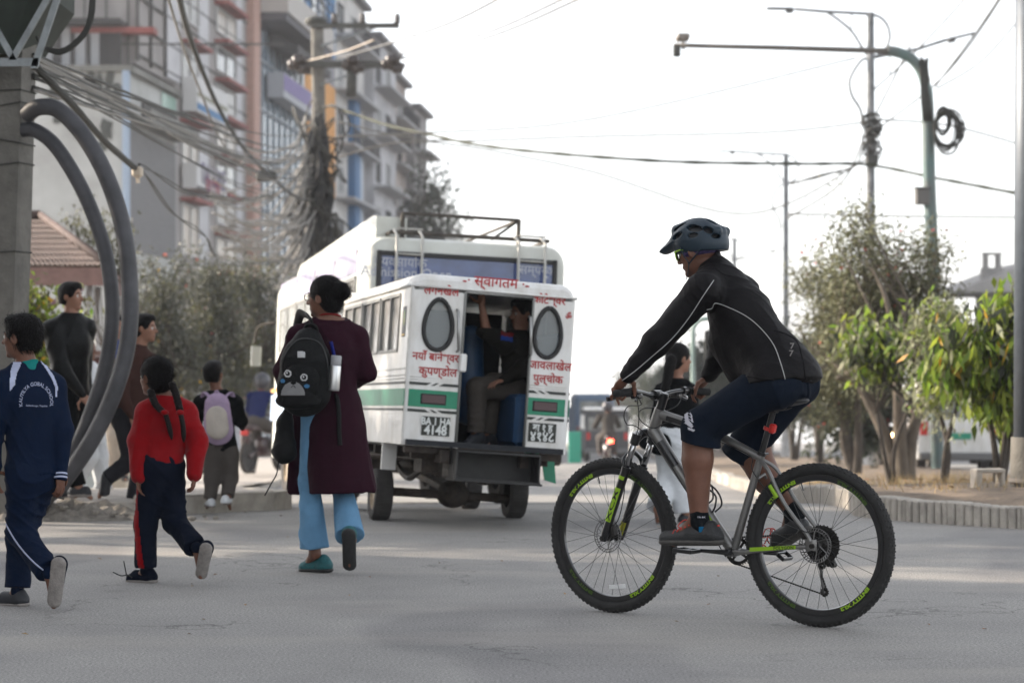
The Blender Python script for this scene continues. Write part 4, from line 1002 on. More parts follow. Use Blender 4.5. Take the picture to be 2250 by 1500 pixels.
    up_run = [y0+Vector((0,-.018,0))+Vector((math.cos(R(94))*.052,0,math.sin(R(94))*.052))]
    wrap = [y0+Vector((math.cos(t)*.052,-.018,math.sin(t)*.052)) for t in [R(94)+k*R(18) for k in range(9)]]
    loop = path+[p2+Vector((.018,0,-.008)), p2+Vector((0,0,-.02)), p2+Vector((-.016,0,-.004)), p1+Vector((.017,0,-.004)), p1+Vector((.01,0,.016))]+wrap[::-1]+[path[0]]
    ch = MB(); total = 0; acc = 0; last = None; pitch = .0127
    for a, b in zip(loop[:-1], loop[1:]):
        L = (b-a).length; d = (b-a).normalized() if L > 1e-6 else xl
        while acc < L:
            c = a+d*acc; s2 = d.cross(yl); M = Matrix((d, yl, s2)).transposed(); ch.box(c, (.0098,.0065,.0075), M=M, bev=.0018); acc += pitch*.95
        acc -= L
    ch.tube(loop, .0022, 6); ch.build('chain', GREASE, root)
    MB().box(HR+Vector((.055,.05,.055)), (.05,.03,.042), M=Matrix.Rotation(R(-35),3,'Y'), bev=.008).cyl(HR+Vector((0,.07,0)), HR+Vector((0,.082,0)), .011, seg=14).build('brake_caliper', GREASE, root)
    # bottle cage on the down tube
    q = H0.lerp(BB,.62)+Vector((0,0,.03)); dd = (BB-H0).normalized(); nn = Vector((-dd.z if 0 else dd.z*-1,0,dd.x))
    nn = yl.cross(dd); nn = nn if nn.z > 0 else -nn
    bc = MB()
    for s in (-1, 1):
        bc.tube(catmull([q-dd*.06, q-dd*.05+nn*.02+yl*s*.03, q-dd*.03+nn*.06+yl*s*.036, q+dd*.03+nn*.075+yl*s*.02, q+dd*.07+nn*.05+yl*s*.03, q+dd*.08+nn*.01+yl*s*.012], 6), .0045, 8)
        bc.tube(catmull([q-dd*.03+nn*.062+yl*s*.036, q+dd*.02+nn*.03+yl*s*.034, q+dd*.03, ], 5), .0045, 8)
    bc.tube([q-dd*.03+nn*.062-yl*.036, q-dd*.035+nn*.075, q-dd*.03+nn*.062+yl*.036], .0045, 8); bc.box(q-nn*.006, (.11,.02,.007), M=Matrix((dd, yl, nn)).transposed(), bev=.002)
    bc.build('bottle_cage', BLKP, root, True)
    return ENDS, PED, BB
def build_rider(ENDS, PED, BB):
    S = 1.02
    f = BD.copy(); L = BN
    gl = ENDS[1][0].lerp(ENDS[1][1], .42); gr = ENDS[-1][0].lerp(ENDS[-1][1], .25)
    dv = (FD*.72-BZ*.69).normalized(); pn = (-FD*.69-BZ*.72).normalized()
    wl = l2w(gl)-dv*.072-pn*.034; wr = l2w(gr)-dv*.072-pn*.034
    W = dict(head=RB(1535,553,0), neck=RB(1573,603,0), chest=RB(1625,688,0), waist=RB(1683,778,0), pelvis=RB(1722,824,0),
        sl=RB(1545,640,.185), el=RB(1443,752,.285), wl=wl, wr=wr, hl=RB(1702,838,.095), kl=RB(1530,944,.13), al=RB(1536,1132,.135), tl=RB(1480,1186,.135))
    sr = w2l(W['sl']); W['sr'] = l2w((sr.x, -.185, sr.z)); e = w2l(W['el']); W['er'] = l2w((e.x-.03, -.30, e.z-.02))
    h = w2l(W['hl']); W['hr'] = l2w((h.x, -.095, h.z)); W['kr'] = RB(1638,985,-.13); W['ar'] = RB(1742,1118,-.135); W['tr'] = RB(1716,1190,-.135)
    look = (BD-BZ*.2+BN*.0).normalized()
    lab = 'cyclist in a blue-grey helmet, black jacket and navy shorts riding the mountain bike'
    b, (hf, hu, hr), (bf, bu, br) = person(W, S, f, look, lab, hs=.99, vox=.005, girth=.86, calf=1.18, base=tuple(BO+BD*.5),
        hands={'l': (dv, pn, -FN, dict(curl=.95, index=.42)), 'r': (dv, pn, FN, dict(curl=.95, index=.6))})
    c = W['head']
    # jacket: torso bent over the bars
    n, ch, wa, pv = W['neck'], W['chest'], W['waist'], W['pelvis']
    sd = SDF(.035); ax = dn(n-pv); off = .018; tn = BD
    hemp = pv+Vector((0,0,-.0))
    q = RB(1735,850,0)
    sd.cone(q, pv, .150, .152, ax.cross(BN), 1.0); sd.cone(pv, wa, .152, .148, ax.cross(BN), 1.05)
    sd.cone(RB(1612,745,0), RB(1650,808,0), .118, .118, BN, .92, k=.05)
    sd.cone(wa, ch, .148, .155, ax.cross(BN), 1.12); sd.cone(ch, n-ax*.09, .155, .118, ax.cross(BN), 1.15); sd.cone(n-ax*.09, n-ax*.0, .10, .075)
    for s in 'lr':
        sg = 1 if s == 'l' else -1; sd.cone(wa.lerp(pv,.3)+BN*sg*.03, W['h'+s]+BN*sg*.004, .135, .130, k=.04)
    hn = dn(Vector((0,0,-1))*.93-BD*.12); sd.clip(RB(1700,842,0), hn)
    nk = dn(W['head']-n); sd.cone(n-nk*.02, n+nk*.05-BD*.01, .086, .070, k=.02); sd.clip(n+nk*.062, nk)
    for s, sg in (('l',1),('r',-1)):
        sh, el, w_ = (W[x+s] for x in 'sew')
        sd.cone(n.lerp(sh,.3)-ax*.004, sh, .080, .079); sd.cone(sh, el, .080, .064, k=.04); sd.cone(el, el.lerp(w_,.84), .064, .044, k=.03)
        sd.cone(el.lerp(w_,.80), el.lerp(w_,.95), .037, .041, k=.01)
    pb = RB(1768,812,0); sd.ell(pb, (.05,.115,.075), (ax.cross(BN), BN, ax), .03)
    fa, fb = folds(.005, 15, 2.0, (ax.x*.9+.2, ax.y*.9, ax.z)), folds(.0028, 30, 5.0, tuple(dn(W['el']-W['wl'])))
    JK = mat('black_softshell', (.0058,.0050,.0056), .6, var=.3, vscale=5, bump=.4, bscale=15, spec=.12)
    jk = sdfobj('jacket', sd, .0055, JK, b, lambda x, y, z: fa(x, y, z)+fb(x, y, z)); T = bvh('jacket')
    PIPE = mat('reflective_piping', (.38,.38,.37), .35, .3)
    seam('piping', T, [(1568,616),(1545,650),(1512,700),(1475,745),(1430,785),(1395,815),(1364,838)], .0022, PIPE, jk, 14, .001)
    seam('piping', T, [(1553,680),(1564,677),(1572,666),(1600,675),(1640,695),(1672,722),(1700,758),(1716,800),(1726,836)], .0022, PIPE, jk, 12, .001)
    seam('hem_band', T, [(1640,826),(1690,833),(1740,838),(1782,836)], .004, JK, jk, 10, .0)
    seam('pocket_seam', T, [(1700,726),(1730,735),(1752,752),(1764,790),(1768,818),(1770,835)], .0025, JK, jk, 10, .001)
    seam('collar_seam', T, [(1562,580),(1585,600),(1610,607)], .002, JK, jk, 8, .001)
    for (x, y) in ((1740,761),(1738,777)):
        vs, fs = glyphs('7', 1.0, 'CENTER', .02); project_glyphs('logo', T, vs, fs, lambda v, x=x, y=y: (x+v.x*20, y-v.y*18), mat('faded_logo', (.12,.11,.10), .5), jk, .002)
    # shorts
    sd = SDF(.04)
    sd.cone(wa.lerp(pv,.6), pv, .135, .145, ax.cross(BN), 1.0); sd.cone(pv, W['hl'].lerp(W['hr'],.5)-BZ*.0, .145, .14)
    for s in 'lr':
        hi, kn = W['h'+s], W['k'+s]; d = dn(kn-hi)
        sd.cone(pv.lerp(hi,.7), hi, .125, .122); sd.cone(hi, kn-d*.02, .122, .098, k=.03)
    sd2 = SDF(.04)
    SH = cloth('navy_shorts', (.0055,.0095,.018), bscale=14)
    dl = dn(W['kl']-W['hl']); dr_ = dn(W['kr']-W['hr'])
    for s, d in (('l',dl),('r',dr_)):
        kn = W['k'+s]; sd.cone(kn-d*.03, kn+d*.03-BZ*.03, .098, .105, k=.02)
    sd.clip(W['kl'].lerp(W['kr'],.0)+dl*.0, (0,0,-1)) if 0 else None
    # each leg is hemmed by its own plane, kept local by building the legs apart
    shorts = []
    for s, d in (('l',dl),('r',dr_)):
        g = SDF(.04); hi, kn = W['h'+s], W['k'+s]
        g.cone(wa.lerp(pv,.8), pv, .12, .138, ax.cross(BN), 1.0); g.cone(pv, pv.lerp(hi,.8), .13, .12); g.cone(pv.lerp(hi,.7), hi, .116, .112); g.cone(hi, kn-d*.02, .112, .090, k=.03); g.cone(kn-d*.03, kn-BZ*.09-BD*.02, .086, .098, k=.02) if s == 'l' else g.cone(kn-d*.04, kn+d*.11, .088, .098, k=.02)
        hd = dn(-BZ+BD*.22) if s == 'l' else dn(d-BZ*.25)
        g.clip(kn-BZ*.062 if s == 'l' else kn+hd*.055, hd, .3 if s == 'r' else .24)
        nm = 'shorts' 
        o = sdfobj(nm, g, .0055, SH, b if s == 'l' else shorts[0], folds(.006, 13, 4.4+(s == 'r'), (.5,.2,.7)))
        if s == 'r': o.name = 'shorts_leg'
        shorts.append(o)
        if s == 'l':
            TS = bvh(nm); EM = cloth('white_embroidery', (.5,.5,.55))
            for poly in ([(1505,905),(1511,903),(1514,922),(1524,936),(1520,940),(1506,930)], [(1517,905),(1521,912),(1524,928),(1520,926)], [(1512,938),(1528,944),(1524,948),(1512,943)]): patch('logo', TS, poly, EM, o, .0025, 1.2)
            for k in range(4): seam('logo_line', TS, [(1504,912+k*6),(1513,908+k*6),(1522,914+k*6)], .0012, EM, o, 6, .003)
            seam('side_seam', TS, [(1700,880),(1640,905),(1590,935),(1560,962)], .0016, SH, o, 10, .0005)
    # shoes and socks
    SOCK = cloth('black_sock', (.008,.01,.012)); BLUE = cloth('blue_heel', (.01,.12,.25)); LACE = mat('red_lace', (.5,.035,.02), .7); SHO = mat('grey_black_shoe', (.012,.013,.014), .55, var=.4, vscale=20, bump=.3, bscale=200)
    MIDS = mat('dark_sole', (.06,.055,.05), .8, var=.3, vscale=30)
    for s, ptoe, pheel, l, up in (('l', (1452,1196), (1573,1196), .135, BZ), ('r', (1704,1216), (1769,1172), -.135, None)):
        toe = RB(*ptoe, l); heel = RB(*pheel, l); an = W['a'+s]; kn = W['k'+s]; d = dn(an-kn)
        if up is None: t = dn(toe-heel); up = dn(BN.cross(t)); up = up if up.z > 0 else -up
        sk = SDF(.015); sk.cone(kn.lerp(an,.80), an+d*.03, .042 if s == 'l' else .042, .041); sk.cone(an, heel.lerp(toe,.2)+up*.06, .041, .04); sk.clip(kn.lerp(an,.82), -d)
        so = sdfobj('sock', sk, .005, SOCK, b, folds(.002, 60, 2, tuple(d)))
        if s == 'l':
            TS = bvh('sock'); vs, fs = glyphs('TR-BK', 1.0, 'CENTER', .01); project_glyphs('sock_lettering', TS, vs, fs, lambda v: (1541+v.x*6.5, 1136-v.y*5), EM, so, .002)
            patch('blue_band', TS, [(1536,1157),(1560,1155),(1561,1167),(1536,1169)], BLUE, so, .002, 1.5)
        so_ = shoe(b, an, toe, heel, up, SHO, MIDS, 1.08, .005)
        t = dn(toe-heel); side = t.cross(up)
        for i in range(5):
            q = heel+t*(.125+.021*i)+up*(.102-.0095*i)
            MB().tube(catmull([q-side*.03-up*.012, q+up*.004+t*.004*(-1)**i, q+side*.03-up*.012+t*.008], 4), .0032, 6).build('lace', LACE, so_, True)
        for sg in (-1, 1): MB().tube(catmull([heel+t*.13+up*.105, heel+t*.15+up*.115+side*sg*.025, heel+t*.175+up*.09+side*sg*.04, heel+t*.16+up*.08+side*sg*.045], 5), .0025, 6).build('lace', LACE, so_, True)
        MB().box(heel+up*.075-t*.012, (.008,.02,.03), bev=.002, rz=YAW).build('heel_tab', LACE, so_)
    # helmet
    HB = mat('helmet_shell', (.016,.030,.044), .45, var=.1, vscale=5, spec=.35); HK = mat('helmet_liner', (.008,.008,.009), .6)
    of, ou = hf, hu; hf = dn(of*math.cos(R(10))+ou*math.sin(R(10))); hu = dn(ou*math.cos(R(10))-of*math.sin(R(10)))
    h2f = dn(hf*.99+hu*.06); h2u = dn(hu-h2f*hu.dot(h2f)); h2r = hr
    hc = c+hu*.050-hf*.004
    inner = SDF(.02); inner.ell(hc, (.092,.122,.084), (h2r, h2f, h2u)); inner.ell(hc-hf*.045-hu*.02, (.08,.078,.06), (h2r, h2f, h2u), .02); inner.clip(hc-hu*.022-hf*.0, -hu-hf*.25)
    lin = sdfobj('helmet', inner, .005, HK, b)
    sh = SDF(.012)
    sh.ell(hc+hu*.004, (.102,.137,.104), (h2r, h2f, h2u)); sh.ell(hc-hf*.055-hu*.024, (.090,.086,.072), (h2r, h2f, h2u), .03)
    for s in (-1, 0, 1): sh.cone(hc+hf*.10+hu*.055+hr*s*.035, hc-hf*.12+hu*.04+hr*s*.04, .022, .02, k=.02)
    sh.clip(hc-hu*.054, -hu-hf*.05)
    sh.cone(hc+hf*.05+hu*.035, hc+hf*.158-hu*.026, .090, .046, hu+hf*.5, 2.2, k=.02); sh.cone(hc+hf*.1+hu*.0, hc+hf*.172-hu*.030, .070, .040, hu+hf*.3, 5.0, k=.015)
    for s in (-1, 1):
        for (a, bb, z, la, lf, lu, ti) in ((.062,.050,.050,.024,.044,.013,.55),(-.022,.078,.040,.03,.040,.017,-.25),(-.085,.066,.030,.028,.028,.015,-.6),(.068,.082,.010,.03,.036,.012,.5),(-.02,.097,.008,.03,.026,.012,.1),(-.115,.05,.002,.03,.018,.012,-.3)):
            ff = dn(hf+hu*-ti*.8); uu = dn(hu-ff*hu.dot(ff)); rr = ff.cross(uu)
            sh.minus(hc+hf*a+hr*s*bb+hu*(z+.012), (la, lf, lu), (rr, ff, uu))
    for a, z in ((.075,.082),(.0,.098),(-.075,.080)): 
        for s in (-1, 1): sh.minus(hc+hf*a+hr*s*.018+hu*z, (.011,.032,.03), (hr, hf, hu))
    sdfobj('helmet_shell', sh, .004, HB, lin)
    for s in (-1, 1):
        e = c+hr*s*.088
        MB().tube(catmull([hc+hf*.05+hr*s*.093-hu*.03, e+hf*.03-hu*.02, e+hf*.008-hu*.06-hr*s*.006, c+hf*.05-hu*.125+hr*s*.03], 6), .007, 6, flat=.35).build('chin_strap', HB, lin, True)
        MB().tube(catmull([hc-hf*.06+hr*s*.088-hu*.04, e-hf*.02-hu*.035, e+hf*.008-hu*.06-hr*s*.006], 6), .007, 6, flat=.35).build('chin_strap', HB, lin, True)
    MB().ell(c-hf*.100-hu*.022, (.016,.028,.022)).build('fit_dial', HK, lin, True)
    hf, hu = of, ou
    bd = SDF(.01); bd.ell(c-hf*.012+hu*.0, (.086,.104,.038), (hr, hf, hu)); bd.plane(c+hf*.052, hf); sdfobj('bandana', bd, .005, cloth('purple_bandana', (.07,.055,.13), vscale=60, var=.5), b, folds(.003, 60, 1))
    # glasses
    GR = mat('lime_plastic', (.28,.5,.03), .3); LN = mat('dark_lens', (.02,.03,.02), .08, spec=.8)
    for s in (-1, 1):
        e = c+hf*.098+hu*.0+hr*s*.036
        MB().tube([c+hf*.09+hu*.014+hr*s*.066, c+hf*.05+hu*.016+hr*s*.082, c-hf*.01+hu*.006+hr*s*.085], [.004,.0035,.003], 6).build('glasses_arm', GR, b, True)
        MB().ell(e, (.03,.006,.021), Matrix((dn(hr-hf*.35*s), dn(hf+hr*.35*s), hu)).transposed(), 14, 8).build('lens', LN, b, True)
        MB().tube([e+dn(hr-hf*.35*s)*math.cos(t)*.031+hu*math.sin(t)*.022 for t in [k*math.pi/8 for k in range(17)]], .003, 6).build('glasses_frame', GR, b, True)
# ---------------------------------------------------------------- camera, light, ground
SUN_EL, SUN_AZ = 23.0, 289.0        # azimuth measured clockwise from +Y (the view direction)
def setup():
    cam = bpy.data.cameras.new('camera'); co = bpy.data.objects.new('camera', cam); COL.objects.link(co)
    co.location = (0, 0, CH); co.rotation_euler = (R(90), 0, 0)
    cam.sensor_width = 36; cam.lens = FPX*36/2250; cam.shift_y = (HY-750)/2250; cam.clip_start = .1; cam.clip_end = 9000
    cam.dof.use_dof = True; cam.dof.focus_distance = 10.5; cam.dof.aperture_fstop = 3.4
    SC.camera = co
    w = bpy.data.worlds.new('World'); SC.world = w; w.use_nodes = True; nt = w.node_tree; N = nt.nodes; L = nt.links
    sky = N.new('ShaderNodeTexSky'); sky.sky_type = 'NISHITA'; sky.sun_disc = False
    sky.sun_elevation = R(SUN_EL); sky.sun_rotation = R(SUN_AZ); sky.air_density = 1.0; sky.dust_density = 4.0; sky.ozone_density = 1.0; sky.altitude = 1300
    tc = N.new('ShaderNodeTexCoord'); sp = N.new('ShaderNodeSeparateXYZ'); cb = N.new('ShaderNodeCombineXYZ'); mx = N.new('ShaderNodeMath'); mx.operation = 'MAXIMUM'; mx.inputs[1].default_value = 0.03
    L.new(tc.outputs['Generated'], sp.inputs[0]); L.new(sp.outputs['X'], cb.inputs['X']); L.new(sp.outputs['Y'], cb.inputs['Y']); L.new(sp.outputs['Z'], mx.inputs[0]); L.new(mx.outputs[0], cb.inputs['Z'])
    L.new(cb.outputs[0], sky.inputs['Vector'])
    hs = N.new('ShaderNodeHueSaturation'); hs.inputs['Saturation'].default_value = 0.22; L.new(sky.outputs[0], hs.inputs['Color'])
    bg = N['Background']; bg.inputs['Strength'].default_value = 0.15; L.new(hs.outputs[0], bg.inputs['Color'])
    s = bpy.data.lights.new('sun', 'SUN'); s.energy = 3.7; s.angle = R(1.0); s.color = (1, .86, .70)
    so = bpy.data.objects.new('sun', s); COL.objects.link(so)
    az, el = R(SUN_AZ), R(SUN_EL); d = Vector((math.sin(az)*math.cos(el), math.cos(az)*math.cos(el), math.sin(el)))
    so.rotation_euler = d.to_track_quat('Z', 'Y').to_euler(); so.location = d*50
    vs = SC.view_settings; vs.view_transform = 'Standard'; vs.look = 'None'; vs.gamma = 1; vs.use_curve_mapping = False; vs.exposure = EXPO
    SC.cycles.use_denoising = True; SC.cycles.max_bounces = 8; SC.cycles.volume_bounces = 2; SC.cycles.transparent_max_bounces = 16
EXPO = 1.5
def build_haze():
    m = bpy.data.materials.new('haze_air'); m.use_nodes = True; nt = m.node_tree; nt.nodes.remove(nt.nodes['Principled BSDF'])
    v = nt.nodes.new('ShaderNodeVolumePrincipled'); v.inputs['Density'].default_value = HAZE; v.inputs['Color'].default_value = (.93,.95,1,1); v.inputs['Anisotropy'].default_value = .35
    nt.links.new(v.outputs[0], nt.nodes['Material Output'].inputs['Volume'])
    zl = gz(1600)-1; zt = 34.0; b = MB().box((0, 760, (zl+zt)/2), (5200, 1690, zt-zl)).build('haze', m); tag(b, kind='stuff'); b['label'] = 'pale dusty haze filling the whole street'; b['category'] = 'haze'
HAZE = .0005
def nz(x, y, s=0.0): return math.sin(x*1.7+s)*math.cos(y*2.3+s*1.7)+.5*math.sin(x*4.1+y*3.3+s)
def asphalt():
    m = bpy.data.materials.new('worn_asphalt'); m.use_nodes = True; nt = m.node_tree; N = nt.nodes; L = nt.links; b = N['Principled BSDF']
    tc = N.new('ShaderNodeTexCoord')
    def noise(sc, det, stretch=None, rough=.6):
        n = N.new('ShaderNodeTexNoise'); n.inputs['Scale'].default_value = sc; n.inputs['Detail'].default_value = det; n.inputs['Roughness'].default_value = rough
        if stretch:
            mp = N.new('ShaderNodeMapping'); mp.inputs['Scale'].default_value = stretch; L.new(tc.outputs['Object'], mp.inputs[0]); L.new(mp.outputs[0], n.inputs['Vector'])
        else: L.new(tc.outputs['Object'], n.inputs['Vector'])
        return n.outputs['Fac']
    def ramp(f, p0, p1, c0, c1):
        r = N.new('ShaderNodeValToRGB'); r.color_ramp.elements[0].position = p0; r.color_ramp.elements[1].position = p1
        r.color_ramp.elements[0].color = (*c0, 1); r.color_ramp.elements[1].color = (*c1, 1); L.new(f, r.inputs[0]); return r.outputs[0]
    def mix(bt, fac, a, c):
        n = N.new('ShaderNodeMixRGB'); n.blend_type = bt
        if isinstance(fac, float): n.inputs[0].default_value = fac
        else: L.new(fac, n.inputs[0])
        L.new(a, n.inputs[1]); 
        if isinstance(c, tuple): n.inputs[2].default_value = (*c, 1)
        else: L.new(c, n.inputs[2])
        return n.outputs[0]
    base = ramp(noise(.9, 5), .3, .7, (.235,.231,.226), (.315,.308,.296))
    fine = ramp(noise(85, 3, None, .75), .35, .68, (.40,.40,.40), (1.45,1.43,1.4))
    c = mix('MULTIPLY', .9, base, fine)
    agg = ramp(noise(240, 2), .60, .72, (0,0,0), (1,1,1)); c = mix('MIX', agg, c, (.46,.44,.42))
    pat = ramp(noise(.35, 3, (1,.5,1)), .52, .56, (1,1,1), (.80,.80,.82)); c = mix('MULTIPLY', 1.0, c, pat)
    vo = N.new('ShaderNodeTexVoronoi'); vo.feature = 'DISTANCE_TO_EDGE'; vo.inputs['Scale'].default_value = .55
    nn = N.new('ShaderNodeTexNoise'); nn.inputs['Scale'].default_value = 2.2; nn.inputs['Detail'].default_value = 6; L.new(tc.outputs['Object'], nn.inputs['Vector'])
    vm = N.new('ShaderNodeVectorMath'); vm.operation = 'MULTIPLY_ADD'; L.new(nn.outputs['Color'], vm.inputs[0]); vm.inputs[1].default_value = (1.1,1.1,1.1); L.new(tc.outputs['Object'], vm.inputs[2]); L.new(vm.outputs[0], vo.inputs['Vector'])
    cr = ramp(vo.outputs['Distance'], .0, .008, (.5,.5,.5), (1,1,1)); crm = ramp(noise(.5, 2), .47, .55, (0,0,0), (1,1,1))
    c = mix('MULTIPLY', crm, c, cr)
    dust = ramp(noise(.6, 6, (.5,1.6,1)), .5, .72, (0,0,0), (.45,.45,.45)); c = mix('MIX', dust, c, (.38,.35,.31))
    L.new(c, b.inputs['Base Color']); b.inputs['Roughness'].default_value = .82; b.inputs['Specular IOR Level'].default_value = .3
    bp = N.new('ShaderNodeBump'); bp.inputs['Strength'].default_value = .5; bp.inputs['Distance'].default_value = .006; L.new(noise(110, 4, None, .7), bp.inputs['Height'])
    bp2 = N.new('ShaderNodeBump'); bp2.inputs['Strength'].default_value = .35; bp2.inputs['Distance'].default_value = .03; L.new(noise(3, 4), bp2.inputs['Height']); L.new(bp.outputs[0], bp2.inputs['Normal']); L.new(bp2.outputs[0], b.inputs['Normal'])
    return m
KERBC = mat('kerb_concrete', (.36,.33,.29), .85, var=.25, vscale=6, bump=.4, bscale=60)
PAVE = mat('pavement_concrete', (.36,.33,.30), .9, var=.22, vscale=2.5, bump=.35, bscale=30)
SOIL = mat('dry_soil', (.16,.12,.085), .95, var=.4, vscale=5, bump=.8, bscale=22)
def medx(y): return 2.75+.037*(y-17.4) if y < 40 else 3.586+.0415*(y-40)
def fluted(name, pts, h, m, flute=.075, depth=.02, width=.16, inward=(0,1)):
    "kerb of ribbed precast blocks along a ground polyline"
    out = []
    P2 = [Vector((p[0], p[1], 0)) for p in pts]
    mb = MB(); acc = 0
    for a, b in zip(P2[:-1], P2[1:]):
        L_ = (b-a).length; d = (b-a)/L_; n = Vector((-d.y, d.x, 0)); k = 0; step = flute if a.y < 40 else 2.0
        while k*step < L_:
            t0 = k*step; t1 = min(L_, t0+step*.86); c = a+d*(t0+t1)/2; hh = h+.012*nz(c.x*3, c.y*3); ins = 0.006*nz(c.x*23, c.y*31)
            mb.box(Vector((c.x, c.y, gz(c.y)+hh/2-.03))+n*(width/2+ins), (t1-t0, width, hh+.06), rz=math.atan2(d.y, d.x), bev=.012); k += 1
        mb.box(Vector(((a.x+b.x)/2, (a.y+b.y)/2, gz((a.y+b.y)/2)+h/2-.045))+n*(width/2+depth), (L_, width-.004, h+.02), rz=math.atan2(d.y, d.x)) if L_ < 3 else None
    o = mb.build(name, m); tag(o, kind='structure'); return o
def build_ground():
    ys = [-40,-20,-5,0]+[4+.5*i for i in range(60)]+[34+4*i for i in range(20)]+[120,150,200,300,450,700,1100,1600]
    xs = [-380,-200,-90,-40,-20,-12,-8,-6,-4,-2,0,2,4,6,8,12,20,40,90,200,380]
    vs = [(x*(1+max(0,y)/300), y, gz(y)) for y in ys for x in xs]; n = len(xs)
    fs = [(j*n+i, j*n+i+1, (j+1)*n+i+1, (j+1)*n+i) for j in range(len(ys)-1) for i in range(n-1)]
    tag(meshobj('road', vs, fs, asphalt(), None, True), kind='structure')
    # left pavement with its kerb
    fr = [(-60,17.2),(-9,17.3),(-4.5,17.55),(-2.95,17.9),(-2.62,18.05),(-1.95,18.8),(-1.85,19.15)]
    side = [(-1.95,19.5),(-2.25,20.2),(-2.7,21.5),(-3.3,24),(-3.7,27),(-3.8,32),(-3.6,40),(-2.9,55),(-1.9,75),(-.2,110),(3,170),(9,300),(30,700)]
    hh = lambda x: .10 if x < -2.8 else .155
    vs = []; fs = []
    for x, y in fr+side:
        vs += [(x-.0, y, gz(y)+hh(x)-.006), (-60 if y > 19.2 else x, max(y, 19.2)+(0 if y > 19.2 else .0), gz(max(y, 19.2))+.15)]
    for i in range(len(fr)+len(side)-1): fs.append((2*i, 2*i+2, 2*i+3, 2*i+1))
    vs.append((-60, 19.2, gz(19.2)+.15))
    tag(meshobj('pavement', vs, fs, PAVE), kind='structure')
    k = MB()
    pts = fr+side
    for a, b in zip(pts[:-1], pts[1:]):
        a, b = Vector((*a,0)), Vector((*b,0)); L_ = (b-a).length; d = (b-a)/L_; n = Vector((-d.y, d.x, 0)); m_ = max(1, int(L_/(.6 if a.y < 30 else 6)))
        if a.x < -20: continue
        for i in range(m_):
            p, q = a+d*(L_*i/m_+.006), a+d*(L_*(i+1)/m_-.006); c = (p+q)/2
            k.box(Vector((c.x, c.y, (gz(p.y)+gz(q.y))/2+hh(c.x)/2-.04))+n*.07, ((q-p).length, .14, hh(c.x)+.08+.004*math.sin(i*3.1+c.x)), rz=math.atan2(d.y, d.x), bev=.014)
    tag(k.build('kerb', KERBC), kind='structure')
    # median
    mp = [(9,15.0),(5.2,15.5),(4.3,15.85),(3.64,16.3),(3.2,16.75),(2.95,17.1),(2.76,17.45),(2.68,17.8),(2.72,18.3)]
    sl = [(medx(y), y) for y in (19,20,22,24,26,28,30,33,36,40,50,60,80,110,160,260,500)]
    ml = [(x, y) for x, y in mp+sl]
    vs = []; fs = []
    for x, y in ml:
        w = 4.6+.01*y
        for t in (0,.03,.15,.35,.6,.85,1.0):
            X = x+w*t if y > 17.4 else x+(medx(17.4)+w-x)*t if x < 7 else x+t*.5
            yy = y+.11+(0 if y > 17.4 else 0)
            vs.append((X+(.07 if y > 18 else 0), yy, gz(y)+.15+(.06*math.sin(math.pi*t)+.018*nz(X*2, y*1.3) if 0 < t < 1 else 0)))
    n = 7; fs = [(j*n+i, (j+1)*n+i, (j+1)*n+i+1, j*n+i+1) for j in range(len(ml)-1) for i in range(n-1)]
    tag(meshobj('median_soil', vs, fs, SOIL, None, True), kind='structure')
    fluted('median_kerb', [(x, y) for x, y in ml[:-1]][::-1], .17, KERBC)
    # heap of broken soil at the foot of the pipes
    random.seed(3); mb = MB()
    vs = []; fs = []; n = 26
    for j in range(n):
        for i in range(n):
            u, v = (i/(n-1)-.5)*2, (j/(n-1)-.5)*2; r = min(1, math.hypot(u, v)); h = max(0, (1-r*r))**.8
            vs.append((-3.45+u*.75, 17.45+v*.38, gz(17)-.01+.11*h*(1+.5*nz(u*6, v*5, 1))+.02*h*nz(u*17, v*15, 2)))
    fs = [(j*n+i, j*n+i+1, (j+1)*n+i+1, (j+1)*n+i) for j in range(n-1) for i in range(n-1)]
    tag(meshobj('soil_heap', vs, fs, mat('grey_rubble', (.2,.18,.155), .95, var=.4, vscale=12, bump=.9, bscale=30)), 'low heap of broken grey soil at the foot of the pipes', 'soil heap', kind='structure')
    st = MB()
    for i in range(40):
        x, y = -3.3+random.gauss(0,.5), 17.35+random.gauss(0,.25); s = random.uniform(.01,.035)
        st.ell((x, y, gz(y)+.02+max(0,.09-.12*abs(x+3.45))), (s, s*.8, s*.6), None, 6, 4)
    tag(st.build('rubble_stones', MATS['grey_rubble']), 'loose small stones scattered on the soil heap', 'stones', kind='stuff')
    # dry leaves and litter on the road and median
    lf = MB()
    for i in range(260):
        if i < 60: x, y = random.uniform(-3,4), random.uniform(9.2,20); z = gz(y)+.004
        else: x, y = random.uniform(2.9,6), random.uniform(17.6,26); z = gz(y)+.23
        a = random.uniform(0,6.28); s = random.uniform(.008,.02) if i < 60 else random.uniform(.02,.045); c = Vector((x, y, z)); e = Vector((math.cos(a), math.sin(a), random.uniform(-.2,.3)))*s; f = Vector((-math.sin(a), math.cos(a), random.uniform(-.2,.3)))*s*.5
        lf.add([c-e, c+f+Vector((0,0,.004)), c+e, c-f+Vector((0,0,.003))], [(0,1,2,3)])
    tag(lf.build('fallen_leaves', mat('dead_leaf', (.22,.12,.05), .8, rnd=.5)), 'dry fallen leaves scattered on the median soil and road', 'leaves', kind='stuff')
